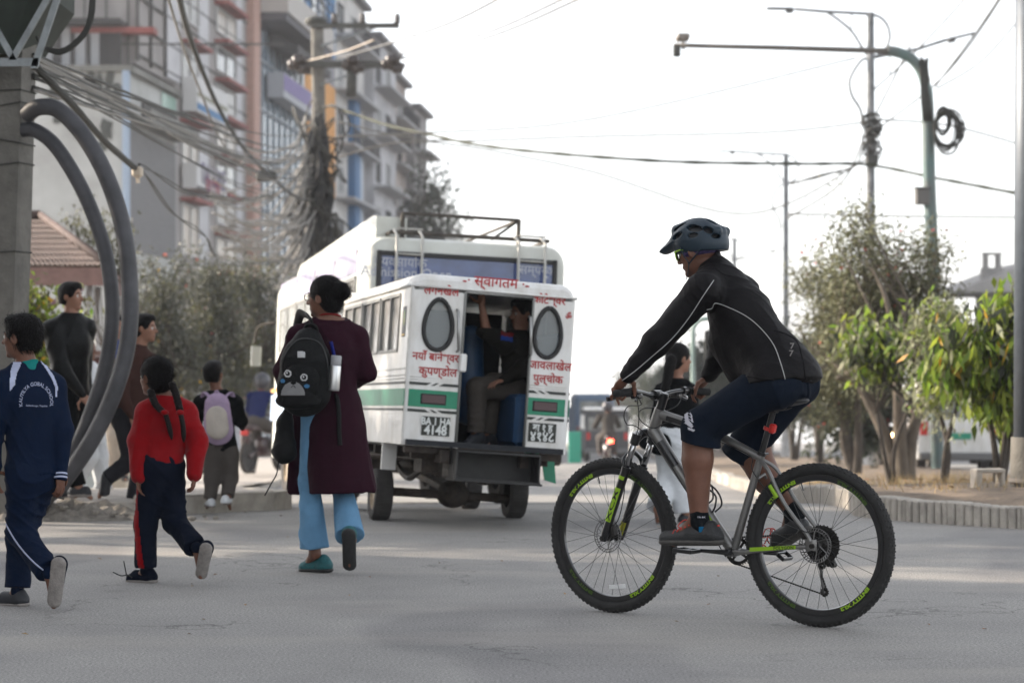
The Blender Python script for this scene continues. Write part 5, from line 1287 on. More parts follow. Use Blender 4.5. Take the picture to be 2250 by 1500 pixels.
# ---------------------------------------------------------------- vehicles
VWHITE = mat('dusty_white_paint', (.76,.76,.75), .38, var=.12, vscale=3.0, bump=.12, bscale=5, coat=.15, col2=(.55,.53,.49), stretch=(2.2,2.2,.7), detail=9)
VWARM = mat('cream_bus_paint', (.60,.62,.58), .4, var=.1, vscale=2, col2=(.48,.48,.43), coat=.1)
GREEN = mat('green_band_paint', (.005,.20,.105), .4, var=.15, vscale=6); REDTX = mat('red_lettering', (.36,.015,.015), .6); BLACKP = mat('black_line_paint', (.015,.02,.016), .5)
CHAS = mat('rusty_chassis', (.035,.026,.02), .8, var=.6, vscale=10, bump=.5, bscale=40); VT = mat('dusty_tyre', (.035,.032,.03), .9, var=.4, vscale=8)
WHEELP = mat('painted_wheel_rim', (.30,.24,.17), .6, var=.4, vscale=12); VRUB = mat('window_rubber', (.012,.012,.012), .6)
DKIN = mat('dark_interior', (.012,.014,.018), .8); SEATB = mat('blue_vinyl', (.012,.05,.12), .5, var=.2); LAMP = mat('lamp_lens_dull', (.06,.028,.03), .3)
def glass(name, col, a=.55, rough=.05):
    m = mat(name, col, rough, spec=.8); b = m.node_tree.nodes['Principled BSDF']; b.inputs['Alpha'].default_value = a; return m
PALEW = mat('sky_pale_pane', (.45,.44,.41), .12, var=.5, vscale=2.0, spec=.9, col2=(.26,.26,.26))  # pale sky reflection put into the pane colour
GLS = glass('hazy_glass', (.30,.33,.34), .5, .15); GLP = mat('pale_window', (.32,.33,.31), .12, var=.5, vscale=2.5, spec=.9, col2=(.12,.13,.13))
def rounded(w, h, r, n=6, x0=0, z0=0, bottom=0.0):
    "outline (x,z) of a box section w wide, h high with rounded upper corners"
    pts = [(x0-w/2+bottom, z0), (x0+w/2-bottom, z0)]
    for k in range(n+1): t = math.pi/2*k/n; pts.append((x0+w/2-r+r*math.cos(t), z0+h-r+r*math.sin(t)))
    for k in range(n+1): t = math.pi/2+math.pi/2*k/n; pts.append((x0-w/2+r+r*math.cos(t), z0+h-r+r*math.sin(t)))
    return pts
def wheel_at(parent, c, r, w, name='wheel', rim=WHEELP):
    e = empty(name, (0,0,0)); e.parent = parent; ax = Vector((1,0,0)); c = Vector(c)
    pr = [(r*.6,-w*.42),(r*.8,-w*.5),(r*.96,-w*.46),(r,-w*.3),(r,w*.3),(r*.96,w*.46),(r*.8,w*.5),(r*.6,w*.42)]
    t = MB().lathe(c, pr, ax, 32, True)
    for k in range(40):
        a = 2*math.pi*k/40; t.box(c+Vector((0, math.cos(a)*r, math.sin(a)*r)), (w*.7, r*.08, r*.03), M=Matrix.Rotation(a-math.pi/2, 3, 'X'))
    t.build('tyre', VT, e, 40)
    s = -1 if c.x < 0 else 1
    m = MB().lathe(c, [(r*.6,-w*.42),(r*.56,-w*.2),(r*.3,w*.02),(r*.2,w*.02),(r*.2,-w*.3),(0,-w*.3)], ax*-s if s < 0 else ax*-1, 28).lathe(c, [(r*.6,w*.42),(r*.56,w*.3),(r*.35,w*.2),(r*.22,w*.22),(r*.2,w*.36),(0,w*.38)], ax*s, 28)
    for k in range(5): a = 2*math.pi*k/5; m.cyl(c+Vector((s*w*.2,math.cos(a)*r*.3,math.sin(a)*r*.3)), c+Vector((s*w*.28,math.cos(a)*r*.3,math.sin(a)*r*.3)), r*.04, seg=6)
    m.build('rim', rim, e, 40)
    return e
def panel_hole(mb, x0, x1, z0, z1, cx, cz, hole, y0, y1):
    "flat panel with an egg-shaped hole, given thickness"
    n = len(hole); outer = []
    for (hx, hz) in hole:
        dx, dz = hx-cx, hz-cz; t = min([(x1-cx)/dx if dx > 1e-9 else 1e9, (x0-cx)/dx if dx < -1e-9 else 1e9, (z1-cz)/dz if dz > 1e-9 else 1e9, (z0-cz)/dz if dz < -1e-9 else 1e9])
        outer.append((cx+dx*t, cz+dz*t))
    for (px, pz) in ((x0,z0),(x1,z0),(x1,z1),(x0,z1)):
        k = min(range(n), key=lambda i: (outer[i][0]-px)**2+(outer[i][1]-pz)**2); outer[k] = (px, pz)
    for y, fl in ((y0, 1), (y1, -1)):
        vs = [(a, y, b) for a, b in hole]+[(a, y, b) for a, b in outer]
        mb.add(vs, [((i+1) % n, i, n+i, n+(i+1) % n)[::fl] for i in range(n)])
    for ring in (hole, outer):
        vs = [(a, y0, b) for a, b in ring]+[(a, y1, b) for a, b in ring]; mb.add(vs, [(i, (i+1) % n, n+(i+1) % n, n+i) for i in range(n)])
def egg(cx, cz, rx, rz, n=32): return [(cx+rx*math.sin(t)*(1-.16*math.cos(t)), cz+rz*math.cos(t)) for t in [2*math.pi*k/n for k in range(n)]]
def build_tempo():
    D0 = 16.35; roll, pitch, yaw = R(4.2), R(-1.0), R(13)
    org = Vector(((1074-CX)*D0/FPX, D0, 0.0))
    root = empty('microbus', tuple(org), 0, 'small white microbus with a green band, red Devanagari lettering and an open rear door', 'microbus')
    root.rotation_euler = (pitch, roll, yaw)
    Mr = Matrix.Translation(org) @ root.rotation_euler.to_matrix().to_4x4(); Mi = Mr.inverted(); nrm = (Mr.to_3x3() @ Vector((0,1,0)))
    def F(px, py, y=0.0):
        o = Mr @ Vector((0, y, 0)); p = ray_plane(px, py, o, nrm); q = Mi @ p; return q
    q0, q1 = F(893,800).x, F(1256,800).x; xl, xr = q0, q1; W2 = (xr-xl)/2; xc = (xl+xr)/2
    zt = F(1074,611).z; zb = F(1074,988).z; L = 3.1; r = .10
    dx0, dx1 = F(1013,800).x, F(1163,800).x; dz0, dz1 = F(1088,978).z, F(1088,648).z
    zg = F(1074,640).z                       # gutter line
    # shell: roof and side walls
    sh = MB(); prof = rounded(2*W2, zt-zg+.0, r, 7, xc, zg)
    vs = []; n = len(prof); ysn = [(.0,.045),(.035,.012),(.09,0),(L,0),(L+.25,-.02),(L+.42,.10)]
    for y, ins in ysn:
        for (x, z) in prof: vs.append((xc+(x-xc)*(1-ins*.6), y, z-ins if z > zg+.005 else z))
    fs = [(j*n+i, j*n+(i+1) % n, (j+1)*n+(i+1) % n, (j+1)*n+i)[::-1] for j in range(len(ysn)-1) for i in range(n)]+[tuple(range(n))]
    sh.add(vs, fs); roof = sh.build('roof', VWHITE, root, 35)
    g = MB()
    for x in (xl-.008, xr+.008): g.tube([(x, .02, zg), (x, L+.2, zg)], .012, 8)
    g.tube([(xl, -.006, zg), (xr, -.006, zg)], .008, 8); g.build('rain_gutter', VWHITE, roof, True)
    # rear wall in two panels round the door
    hl = egg(F(963,713).x, F(963,713).z, .104, .182); hr_ = egg(F(1204,731).x, F(1204,731).z, .098, .180)
    rp = MB()
    panel_hole(rp, xl+.02, dx0, zb, zg, sum(a for a, b in hl)/32, sum(b for a, b in hl)/32, hl, 0, .03)
    panel_hole(rp, dx1, xr-.02, zb, zg, sum(a for a, b in hr_)/32, sum(b for a, b in hr_)/32, hr_, 0, .03)
    rp.box(((dx0+dx1)/2, .015, (dz1+zg)/2), (dx1-dx0, .03, zg-dz1))
    for x, s in ((xl+.02, 1), (xr-.02, -1)): rp.tube([(x, .022, zb+.0), (x, .022, zg)], .0225, 10)
    rear = rp.build('rear_wall', VWHITE, root, 30)
    for h in (hl, hr_):
        fr = MB().tube([(a, -.004, b) for a, b in h]+[(h[0][0], -.004, h[0][1])], .0165, 8, cap=False).build('window_rubber', VRUB, rear, True)
        MB().add([(a, .012, b) for a, b in h], [tuple(range(32))]).build('window_pane', GLS, fr)
    # ribs, stripes and breaks on the rear
    def strip(z, h, m, xa, xb, y=-.003, nm='stripe', par=rear, sl=0.0): return MB().box(((xa+xb)/2, y, z), (xb-xa, .004, h)).build(nm, m, par)
    zs = {k: F(1074, v).z for k, v in dict(b1=853, g0=866, g1=904, b2=912).items()}
    for xa, xb, s in ((xl+.03, dx0-.005, 1), (dx1+.005, xr-.03, -1)):
        strip((zs['g0']+zs['g1'])/2, zs['g0']-zs['g1'], GREEN, xa, xb)
        for z in (zs['b1'], zs['b2']):
            xm = xa+(xb-xa)*(.52 if s > 0 else .36)
            for a, b in ((xa, xm-.045), (xm-.012, xm+.012), (xm+.045, xb)): 
                k = .018*s*(1 if z > zs['g0'] else -1)
                MB().prism([(a+(0 if a == xa else -k),-.005,z-.010),(b-(0 if b == xb else k),-.005,z-.010),(b+(0 if b == xb else k),-.005,z+.010),(a+(0 if a == xa else k),-.005,z+.010)], (0,.003,0)).build('stripe', BLACKP, rear)
        for z in (zs['b1']+.028, zs['b1']+.046): MB().tube([(xa, .001, z), (xb, .001, z)], .004, 6).build('pressed_rib', VWHITE, rear, True)
    for px, py in ((952,877),(1197,893)):
        q = F(px, py); fr = MB().box((q.x, -.006, q.z), (.185,.008,.075), bev=.003).build('tail_lamp', VRUB, rear)
        MB().box((q.x, -.012, q.z), (.165,.006,.058), bev=.002).build('lens', LAMP, fr)
    ex, ey = Vector((1,0,0)), Vector((0,0,1))
    for px, py, a, b in ((957,936,'BA 1 HA','4148'),(1191,950,'बा १ ह','४१४८')):
        q = F(px, py); pl = MB().box((q.x, -.006, q.z), (.205,.006,.135), bev=.002).build('number_plate', mat('black_plate', (.02,.022,.016), .6), root)
        wt = mat('plate_white', (.62,.64,.62), .6)
        text('lettering', a, .074, wt, pl, (q.x, -.0105, q.z+.031), ex, ey, .0022, xs=.80); text('lettering', b, .095, wt, pl, (q.x, -.0105, q.z-.032), ex, ey, .003, xs=.86)
    for s, px, py, sz, xs in (('-· स्वागतम ·-',1090,621,.10,1.0),('लगनखेल',970,640,.082,.95),('नयाँ बानेश्वर',957,785,.078,.92),('कुपण्डोल',962,817,.082,.95),('कोटेश्वर',1207,660,.080,.95),('जावलाखेल',1209,804,.084,.95),('पुल्चोक',1204,833,.080,.95),('ॐ',1249,696,.06,.9)):
        q = F(px, py); text('lettering', s, sz, REDTX, rear, (q.x, -.004, q.z), ex, ey, .0016, xs=xs)
    for px, ya, yb in ((1007,680,772),(1166,695,782)):
        a, b = F(px, ya, -.035), F(px, yb, -.035); MB().tube([(a.x, 0, a.z), (a.x,-.04,a.z-.01), (b.x,-.04,b.z+.01), (b.x, 0, b.z)], .011, 8).build('grab_rail', mat('steel_rail', (.35,.35,.34), .35, .8), rear, True)
    q = F(1012,797); MB().box((q.x+.01, -.03, q.z), (.05,.05,.13), taper=(.7,.8), bev=.01).build('door_latch', VWHITE, rear)
    MB().tube([(dx0,-.002,dz0),(dx0,-.002,dz1),(dx1,-.002,dz1),(dx1,-.002,dz0)], .011, 8).build('door_frame', mat('grey_trim', (.2,.2,.19), .5), rear, True)
    # sides with windows
    for s, x in ((-1, xl), (1, xr)):
        sd = MB(); sd.box((x-s*.012, L/2+.02, (zb+F(1074,780).z)/2), (.024, L, F(1074,780).z-zb)); zc = F(1074,780).z; zw = F(1074,655).z
        sd.box((x-s*.012, L/2+.02, (zg+zw)/2), (.024, L, zg-zw))
        ycs = [.02,.42,1.18,1.28,2.1,2.2,L]
        for a, b in ((.02,.40),(1.17,1.26),(2.04,2.13),(L-.1,L+.02)): sd.box((x-s*.012, (a+b)/2, (zc+zw)/2), (.024, b-a, zw-zc))
        w = sd.build('side_wall', VWHITE, root)
        for a, b in ((.40,1.17),(1.26,2.04),(2.13,L-.1)):
            fr = MB(); 
            for za in (zc, zw): fr.box((x-s*.004, (a+b)/2, za), (.03, b-a, .022))
            for yy in (a, (a+b)/2, b): fr.box((x-s*.0035, yy, (zc+zw)/2), (.028, .024, zw-zc))
            f_ = fr.build('window_frame', mat('grey_trim', (.2,.2,.19), .5), w)
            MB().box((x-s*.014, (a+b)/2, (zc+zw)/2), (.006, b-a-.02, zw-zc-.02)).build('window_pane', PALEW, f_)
        MB().box((x+s*.002, L/2, (zs['g0']+zs['g1'])/2), (.004, L, zs['g0']-zs['g1'])).build('stripe', GREEN, w)
        for z in (zs['b1'], zs['b2']): MB().box((x+s*.0015, L/2, z), (.003, L, .018)).build('stripe', BLACKP, w)
        for z in (zs['b1']+.03, zs['b1']+.055, zs['b1']+.1): MB().tube([(x, .04, z), (x, L, z)], .005, 6).build('pressed_rib', VWHITE, w, True)
        st = MB().box((x+s*.002, .20, F(1074,718).z), (.003,.13,.22), bev=.001).build('sticker', mat('sticker_black', (.02,.02,.02), .5), w)
        MB().ell((x+s*.003, .20, F(1074,710).z), (.002,.04,.06)).build('sticker_flower', mat('sticker_colours', (.3,.2,.02), .5, col2=(.02,.2,.05), vscale=40), st)
        MB().box((x+s*.002, .20, F(1074,747).z), (.005,.12,.014)).build('sticker_strip', mat('orange_strip', (.5,.3,.02), .5), st)
    # front end, bulkhead and floor
    fe = MB(); fe.box((xc, L+.2, (zb+zc)/2), (2*W2-.03, .36, zc-zb), bev=.06); fe.box((xc, L+.36, zb+.12), (2*W2-.1, .30, .34), bev=.08); fe.build('cab_front', VWHITE, root, 30)
    MB().box((xc, L+.30, (zc+zg)/2+.0), (2*W2-.12, .02, zg-zc-.04), M=Matrix.Rotation(R(12),3,'X')).build('windscreen', GLS, root)
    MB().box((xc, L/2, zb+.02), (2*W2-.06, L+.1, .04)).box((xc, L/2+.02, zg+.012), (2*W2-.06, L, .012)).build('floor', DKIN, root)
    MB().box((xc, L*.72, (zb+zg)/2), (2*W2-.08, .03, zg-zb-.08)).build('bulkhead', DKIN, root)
    se = MB()
    zf = zb+.04
    se.box((xr-.2, .85, zf+.19), (.34, 1.5, .38), bev=.03); se.build('bench_seat', SEATB, root, 30)
    se = MB(); se.box((xl+.2, .85, zf+.19), (.34, 1.5, .38), bev=.03); se.build('bench_seat', SEATB, root, 30)
    for x in (xl+.05, xr-.05): MB().box((x, .85, zf+.62), (.06, 1.4, .45), bev=.02).build('seat_back', SEATB, root, 30)
    sd = SDF(.05); sd.cone((F(1040,800,.75).x, .8, F(1040,900,.75).z), (F(1035,800,.75).x, .8, F(1040,740,.75).z), .12, .09, (0,1,0), 1.3); v, q = sd.mesh(.012); meshobj('seat_cover', v, q, SEATB, root, True)
    # step and chassis
    a, b = F(1003,990,-.2), F(1180,1065,-.2)
    stp = MB(); x0, x1 = a.x, b.x; z1_, z0_ = a.z, b.z
    stp.box(((x0+x1)/2, -.12, z1_), (x1-x0, .26, .018), bev=.004); stp.box(((x0+x1)/2, -.13, z0_), (x1-x0+.04, .30, .016), bev=.004); stp.box(((x0+x1)/2, -.01, (z0_+z1_)/2), (x1-x0, .012, z1_-z0_))
    for x in (x0, x1): stp.box((x, -.12, (z0_+z1_)/2), (.012, .25, z1_-z0_)); stp.tube([(x, -.26, z0_), (x, -.0, z1_+.03)], .012, 6)
    for k in range(6): stp.box(((x0+x1)/2, -.24+.04*k, z0_+.012), (x1-x0, .012, .008))
    stp.build('rear_step', mat('black_step', (.02,.019,.018), .6, var=.4), root)
    chs = MB(); 
    for x in (xc-.3, xc+.28): chs.box((x, 1.6, zb-.07), (.06, 3.4, .09)); chs.tube(catmull([(x-.02,.4,zb-.12),(x-.02,.9,zb-.23),(x-.02,1.15,zb-.26),(x-.02,1.5,zb-.22),(x-.02,1.9,zb-.12)], 5), .022, 6)
    for y in (.15,.9,1.7,2.6): chs.box((xc, y, zb-.06), (2*W2-.2, .06, .07))
    chs.box((xc, .04, zb-.03), (2*W2-.06,.05,.05)); wr_ = .195; ya = 1.1
    chs.cyl((xc-.5, ya, wr_), (xc+.5, ya, wr_), .035, seg=10); chs.ell((xc+.02, ya, wr_+.01), (.13,.11,.11)); chs.tube([(xc+.02, ya, wr_+.02), (xc+.0, 2.6, wr_+.12)], .03, 8)
    chs.tube(catmull([(xc-.15,2.2,zb-.15),(xc-.2,1.4,zb-.18),(xc-.28,.7,zb-.16),(xc-.3,.1,zb-.2)], 5), .025, 8); chs.ell((xc-.22,1.7,zb-.18), (.09,.25,.07)); chs.box((xc+.3, 2.1, zb-.17), (.25,.5,.2), bev=.02)
    chs.box((xc-.36, .30, zb-.12), (.12,.3,.14)); chs.build('chassis', CHAS, root, 30)
    q = F(1206,1025,.45); MB().prism([(xr-.06,.5,zb-.01),(xr+.04,.5,zb-.01),(xr+.07,.5,zb-.22),(xr-.02,.5,zb-.2)], (0,.012,0)).build('mud_flap', GREEN, root)
    for x, s in ((xl+.0, -1), (xr, 1)):
        ar = MB(); ar.box((x-s*.06, ya-.3, zb-.1), (.11,.03,.2)); ar.build('wheel_arch', VWHITE if s < 0 else GREEN, root)
    for x in (xl+.07, xr-.1):
        for y in (ya, 2.75): wheel_at(root, (x, y, wr_+math.sin(roll)*(x)*1.0-math.sin(pitch)*y+gz(D0+y)), wr_, .145)
    build_passenger(root, F, Mr, xr, zf)
def build_passenger(root, F, Mr, xr, zf):
    G = lambda px, py, y: Mr @ F(px, py, y)
    W = dict(head=G(1148,690,.62), neck=G(1140,735,.62), pelvis=G(1138,848,.62), chest=G(1136,772,.62), waist=G(1136,812,.62), sl=G(1108,756,.50), sr=G(1160,758,.74), el=G(1068,725,.42), er=G(1150,810,.42), wl=G(1058,668,.36), wr=G(1105,835,.36),
        hl=G(1125,850,.52), hr=G(1148,850,.68), kl=G(1048,852,.48), kr=G(1085,842,.66), al=G(1046,955,.46), ar=G(1070,960,.62), tl=G(1040,974,.38), tr=G(1072,976,.5))
    b, hd, (bf, bu, br), = person(W, .93, Mr.to_3x3() @ Vector((-1,-.15,0)), Mr.to_3x3() @ Vector((-1,-.3,-.1)), 'passenger seated inside the microbus doorway, arm raised, grey trousers', 'seated passengers' if 0 else None, hs=.95, vox=.01, skin=SKIN_L,
        hands={'l': ((0,0,1), (-.5,-.8,0), (-.8,.3,0), dict(curl=1.1)), 'r': ((-.7,-.6,-.2), (0,0,-1), (-.6,.7,0))}, base=tuple(G(1100,975,.55)))
    hair_cap(b, W['head'], hd[0], hd[1], hd[2], .98, 'short', .01)
    jk = sdfobj('jacket', top_sdf(W, .93, bf, .022, collar=.04, arm=.01), .009, cloth('olive_jacket', (.011,.010,.008)), b, folds(.008, 20, 2.2))
    T = bvh('jacket'); patch('shoulder_stripe', T, [(1100,727),(1128,733),(1126,742),(1100,737)], RED_J, jk, .004, 2); patch('shoulder_stripe', T, [(1100,737),(1126,742),(1125,751),(1100,746)], cloth('blue_stripe', (.02,.06,.3)), jk, .004, 2)
    sdfobj('trousers', trousers_sdf(W, .93, Vector((0,0,1)), .024, hem=.95), .009, cloth('taupe_trousers', (.07,.06,.052)), b, folds(.009, 22, 3.2))
    for s in 'lr': h = W['a'+s]+Vector((.04,.02,-.06)); shoe(b, W['a'+s], W['t'+s]+Vector((-.06,-.05,-.03)), h, (0,0,1), DARKSHOE, BLACKRUB, .95, .009)
def build_bus():
    D0 = 21.6; yaw, pitch, roll = R(14.5), R(-2.4), R(2.6)
    org = Vector(((1022-CX)*D0/FPX, D0, gz(D0)))
    root = empty('minibus', tuple(org), 0, 'taller cream minibus with a roof rack and blue rear window poster, ahead of the microbus', 'minibus'); root.rotation_euler = (pitch, roll, yaw)
    Mr = Matrix.Translation(org) @ root.rotation_euler.to_matrix().to_4x4(); Mi = Mr.inverted(); nrm = Mr.to_3x3() @ Vector((0,1,0))
    def F(px, py, y=0.0): return Mi @ ray_plane(px, py, Mr @ Vector((0, y, 0)), nrm)
    xl, xr = F(799,800).x, F(1238,800).x; xc = (xl+xr)/2; W = xr-xl; zt = F(1030,528).z; zb = .42; L = 5.7
    prof = rounded(W, zt-zb, .17, 7, xc, zb); n = len(prof)
    zwin0, zwin1 = F(1020,650).z, F(1020,566).z
    mb = MB(); ysn = [(.0,.10),(.03,.04),(.12,0),(L-.3,0),(L-.02,.05),(L+.12,.16)]
    # walls above and below the side windows so the glass stands in real openings
    def ring(ins): return [(xc+(x-xc)*(1-ins*.4), z-(ins*.7 if z > zt-.2 else 0)) for x, z in prof]
    vs = [(x, y, z) for y, ins in ysn for x, z in ring(ins)]
    fs = [(j*n+i, j*n+(i+1) % n, (j+1)*n+(i+1) % n, (j+1)*n+i)[::-1] for j in range(len(ysn)-1) for i in range(n)]+[tuple(range(n)), tuple((len(ysn)-1)*n+k for k in range(n))[::-1]]
    body = mb.add(vs, fs).build('body', VWARM, root, 35)
    ex, ey = Vector((1,0,0)), Vector((0,0,1))
    # rear window with the poster behind the glass
    a, b = F(832,600), F(1218,600); fr = MB(); z0, z1 = zwin0-.25, zwin1
    for z in (z0, z1): fr.box(((a.x+b.x)/2, -.012, z), (b.x-a.x, .03, .045), bev=.005)
    for x in (a.x, b.x): fr.box((x, -.0125, (z0+z1)/2), (.045,.029,z1-z0+.05), bev=.005)
    f_ = fr.build('rear_window_frame', VRUB, root)
    po = MB().box(((a.x+b.x)/2, -.004, (z0+z1)/2), (b.x-a.x-.03, .008, z1-z0)).build('rear_window_poster', mat('blue_poster', (.035,.06,.17), .25, var=.3, vscale=3, coat=.5), root)
    PW = mat('poster_white', (.4,.42,.48), .5)
    for s, px, py, sz in (('व्यवसायिक',880,577,.12),('Microsoft Training',893,600,.13),('सम्पर्क',1180,595,.12)): 
        if s.startswith('Micro'): s = 'Admission Open'
        q = F(px, py); text('poster_lettering', s, sz, PW, po, (q.x, -.010, q.z), ex, ey, .001)
    # side windows and bands
    for s, x in ((-1, xl), (1, xr)):
        fr = MB(); zc, zw = F(1020,720).z-.05, F(1020,640).z+.12; sw = empty('side_windows', (0,0,0)); sw.parent = root
        for k in range(4):
            ya, yb = .55+1.2*k, .55+1.2*k+1.12
            if yb > L-.2: yb = L-.25
            w_ = MB()
            for z in (zc, zw): w_.box((x+s*.006, (ya+yb)/2, z), (.02, yb-ya, .035))
            for y in (ya, (ya+yb)/2, yb): w_.box((x+s*.0055, y, (zc+zw)/2), (.019,.035,zw-zc))
            fo = w_.build('window_frame', mat('grey_trim', (.2,.2,.19), .5), sw); MB().box((x+s*.003, (ya+yb)/2, (zc+zw)/2), (.008, yb-ya-.03, zw-zc-.03)).build('window_pane', GLP, fo)
            MB().box((x+s*.003, (ya+yb)/2, zw+.17), (.006, yb-ya, .24)).build('window_poster', mat('lilac_poster', (.27,.25,.36), .4, var=.3, vscale=5), sw)
        lo = MB().box((x+s*.003, L/2+.1, zc-.42), (.006, L-.1, .04)).build('stripe', mat('orange_stripe', (.6,.28,.04), .5), root)
        MB().box((x+s*.0025, L/2+.1, zc-.62), (.005, L-.1, .30)).build('lower_panel', mat('pale_blue_paint', (.30,.38,.52), .4), root)
    fz = MB(); fz.box((xc, L+.06, (zwin0+zwin1)/2), (W-.2,.02,.75)); fz.build('windscreen', GLP, root)
    # mirrors
    for s, x in ((-1, xl), (1, xr)):
        m = MB().tube(catmull([(x, L-.1, zt-.5), (x+s*.18, L+.1, zt-.55), (x+s*.22, L+.08, zt-.75)], 5), .012, 6)
        mo = m.build('mirror_arm', CHAS, root, True); MB().box((x+s*.2, L+.08, zt-.9), (.12,.05,.24), bev=.02).build('wing_mirror', mat('mirror_grey', (.25,.26,.25), .3), mo, 30)
    # rack, ladder and the raised roof edge
    q0, q1 = F(883,500,.3), F(1140,520,.3)
    rk = MB(); zr = zt+.02; zh = F(883,468,.3).z; xa, xb = F(862,500,.1).x, F(1205,540,.1).x
    for z, w in ((zr+.03,.02),): rk.tube([(xa, .12, z), (xb, .12, z), (xb, L-1.2, z), (xa, L-1.2, z), (xa, .12, z)], w, 8)
    rk.tube([(F(885,467,.3).x, .3, zh), (F(1140,494,.3).x, .3, zh), (F(1140,494,.3).x, L-1.2, zh)], .017, 8)
    for k in range(5): rk.tube([(xa, .12+.9*k, zr+.03), (xb, .12+.9*k, zr+.03)], .012, 6)
    for px in (885, 1140): x = F(px,490,.3).x; rk.cyl((x, .3, zr), (x, .3, zh), .022, seg=8); rk.cyl((x, L-1.4, zr), (x, L-1.4, zh), .022, seg=8)
    for px in (1060, 1140): rk.tube([(F(1085,520,.2).x, .3, zr+.03), (F(1140,500,.3).x, .3, zh)], .014, 6)
    rk.build('roof_rack', mat('rack_steel', (.07,.06,.05), .6, .4, var=.4), root, 40)
    pass
    for pa, pb in ((868,924),(1136,1194)):
        ld = MB()
        for px in (pa, pb): x = F(px, 560).x; ld.tube([(x, .10, zr+.05), (x,-.07,zr-.02), (x,-.07,zwin0-.8)], .014, 8)
        for z in [zwin0-.6+.24*k for k in range(6)]: ld.cyl((F(pa,560).x,-.07,z), (F(pb,560).x,-.07,z), .010, seg=6)
        ld.build('rear_ladder', mat('pale_steel', (.42,.41,.38), .5, .3), root, True)
    rb = MB(); x = F(862,500,.5).x; pts = [(xl+.14, .35, zt-.0), (xl+.14, L-.6, zt-.0), (xl+.14, L-.9, zt+.12), (xl+.14, .55, zt+.24), (xl+.14, .35, zt+.22)]
    rb.prism(pts, (.30,0,0)); rb.build('roof_hatch', VWARM, root, 30)
    MB().box((xc, 2.7, zb-.05), (W-.3, 5, .18)).box((xc, -.02, zb+.04), (W, .10, .14), bev=.03).build('chassis', CHAS, root)
    for x in (xl+.16, xr-.16):
        for y in (1.5, L-.9): 
            c = Vector((x, y, .36)); wheel_at(root, (x, y, .34), .34, .24)
def box_car(name, label, cat, loc, rz, dims, m, rear=True, lights=None, group=None, win=GLP, plate=None, glow=None):
    "compact road vehicle: body with bonnet, cabin, windows, wheels"
    W, L, H = dims; root = empty(name, loc, rz, label, cat, group)
    zb = .28*H/1.9+.06
    side = [(0,zb),(L,zb),(L,zb+.28*H),(L-.08,zb+.36*H),(L-.65,zb+.42*H),(L-1.25,H-.05),(L-1.45,H),(.18,H),(.06,H-.06),(0,H*.55)]
    vs = []; n = len(side)
    secs = [(-W/2+.02,.97),(-W/2,1),(W/2,1),(W/2-.02,.97)]
    mb = MB(); mb.prism([(-W/2, y, z) for y, z in side], (W,0,0)); body = mb.build('body', m, root, 30)
    f = MB(); f.box((0,-.004,H*.74), (W*.86,.012,H*.26)).build('rear_window', win, root)
    for s in (-1, 1):
        w = MB(); w.add([(s*(W/2+.006), a, b) for a, b in ((.25,H*.62),(L-.95,H*.62),(L-1.42,H*.9),(.25,H*.9))], [(0,1,2,3)]); w.build('side_window', win, root)
        MB().box((s*W*.43,-.01,H*.5), (W*.08,.03,H*.14), bev=.01).build('tail_lamp', mat('red_plastic', (.5,.02,.015), .3) if not glow else glow, root)
    MB().box((0,-.04,zb+.06), (W*.98,.12,.16), bev=.03).build('bumper', mat('bumper_grey', (.12,.12,.12), .6), root)
    if plate: MB().box((0,-.012,H*.42), (.4,.01,.13)).build('number_plate', plate, root)
    for s in (-1, 1):
        for y in (.75, L-.75): wheel_at(root, (s*(W/2-.1), y, .3*H/1.9), .3*H/1.9, .2)
    return root
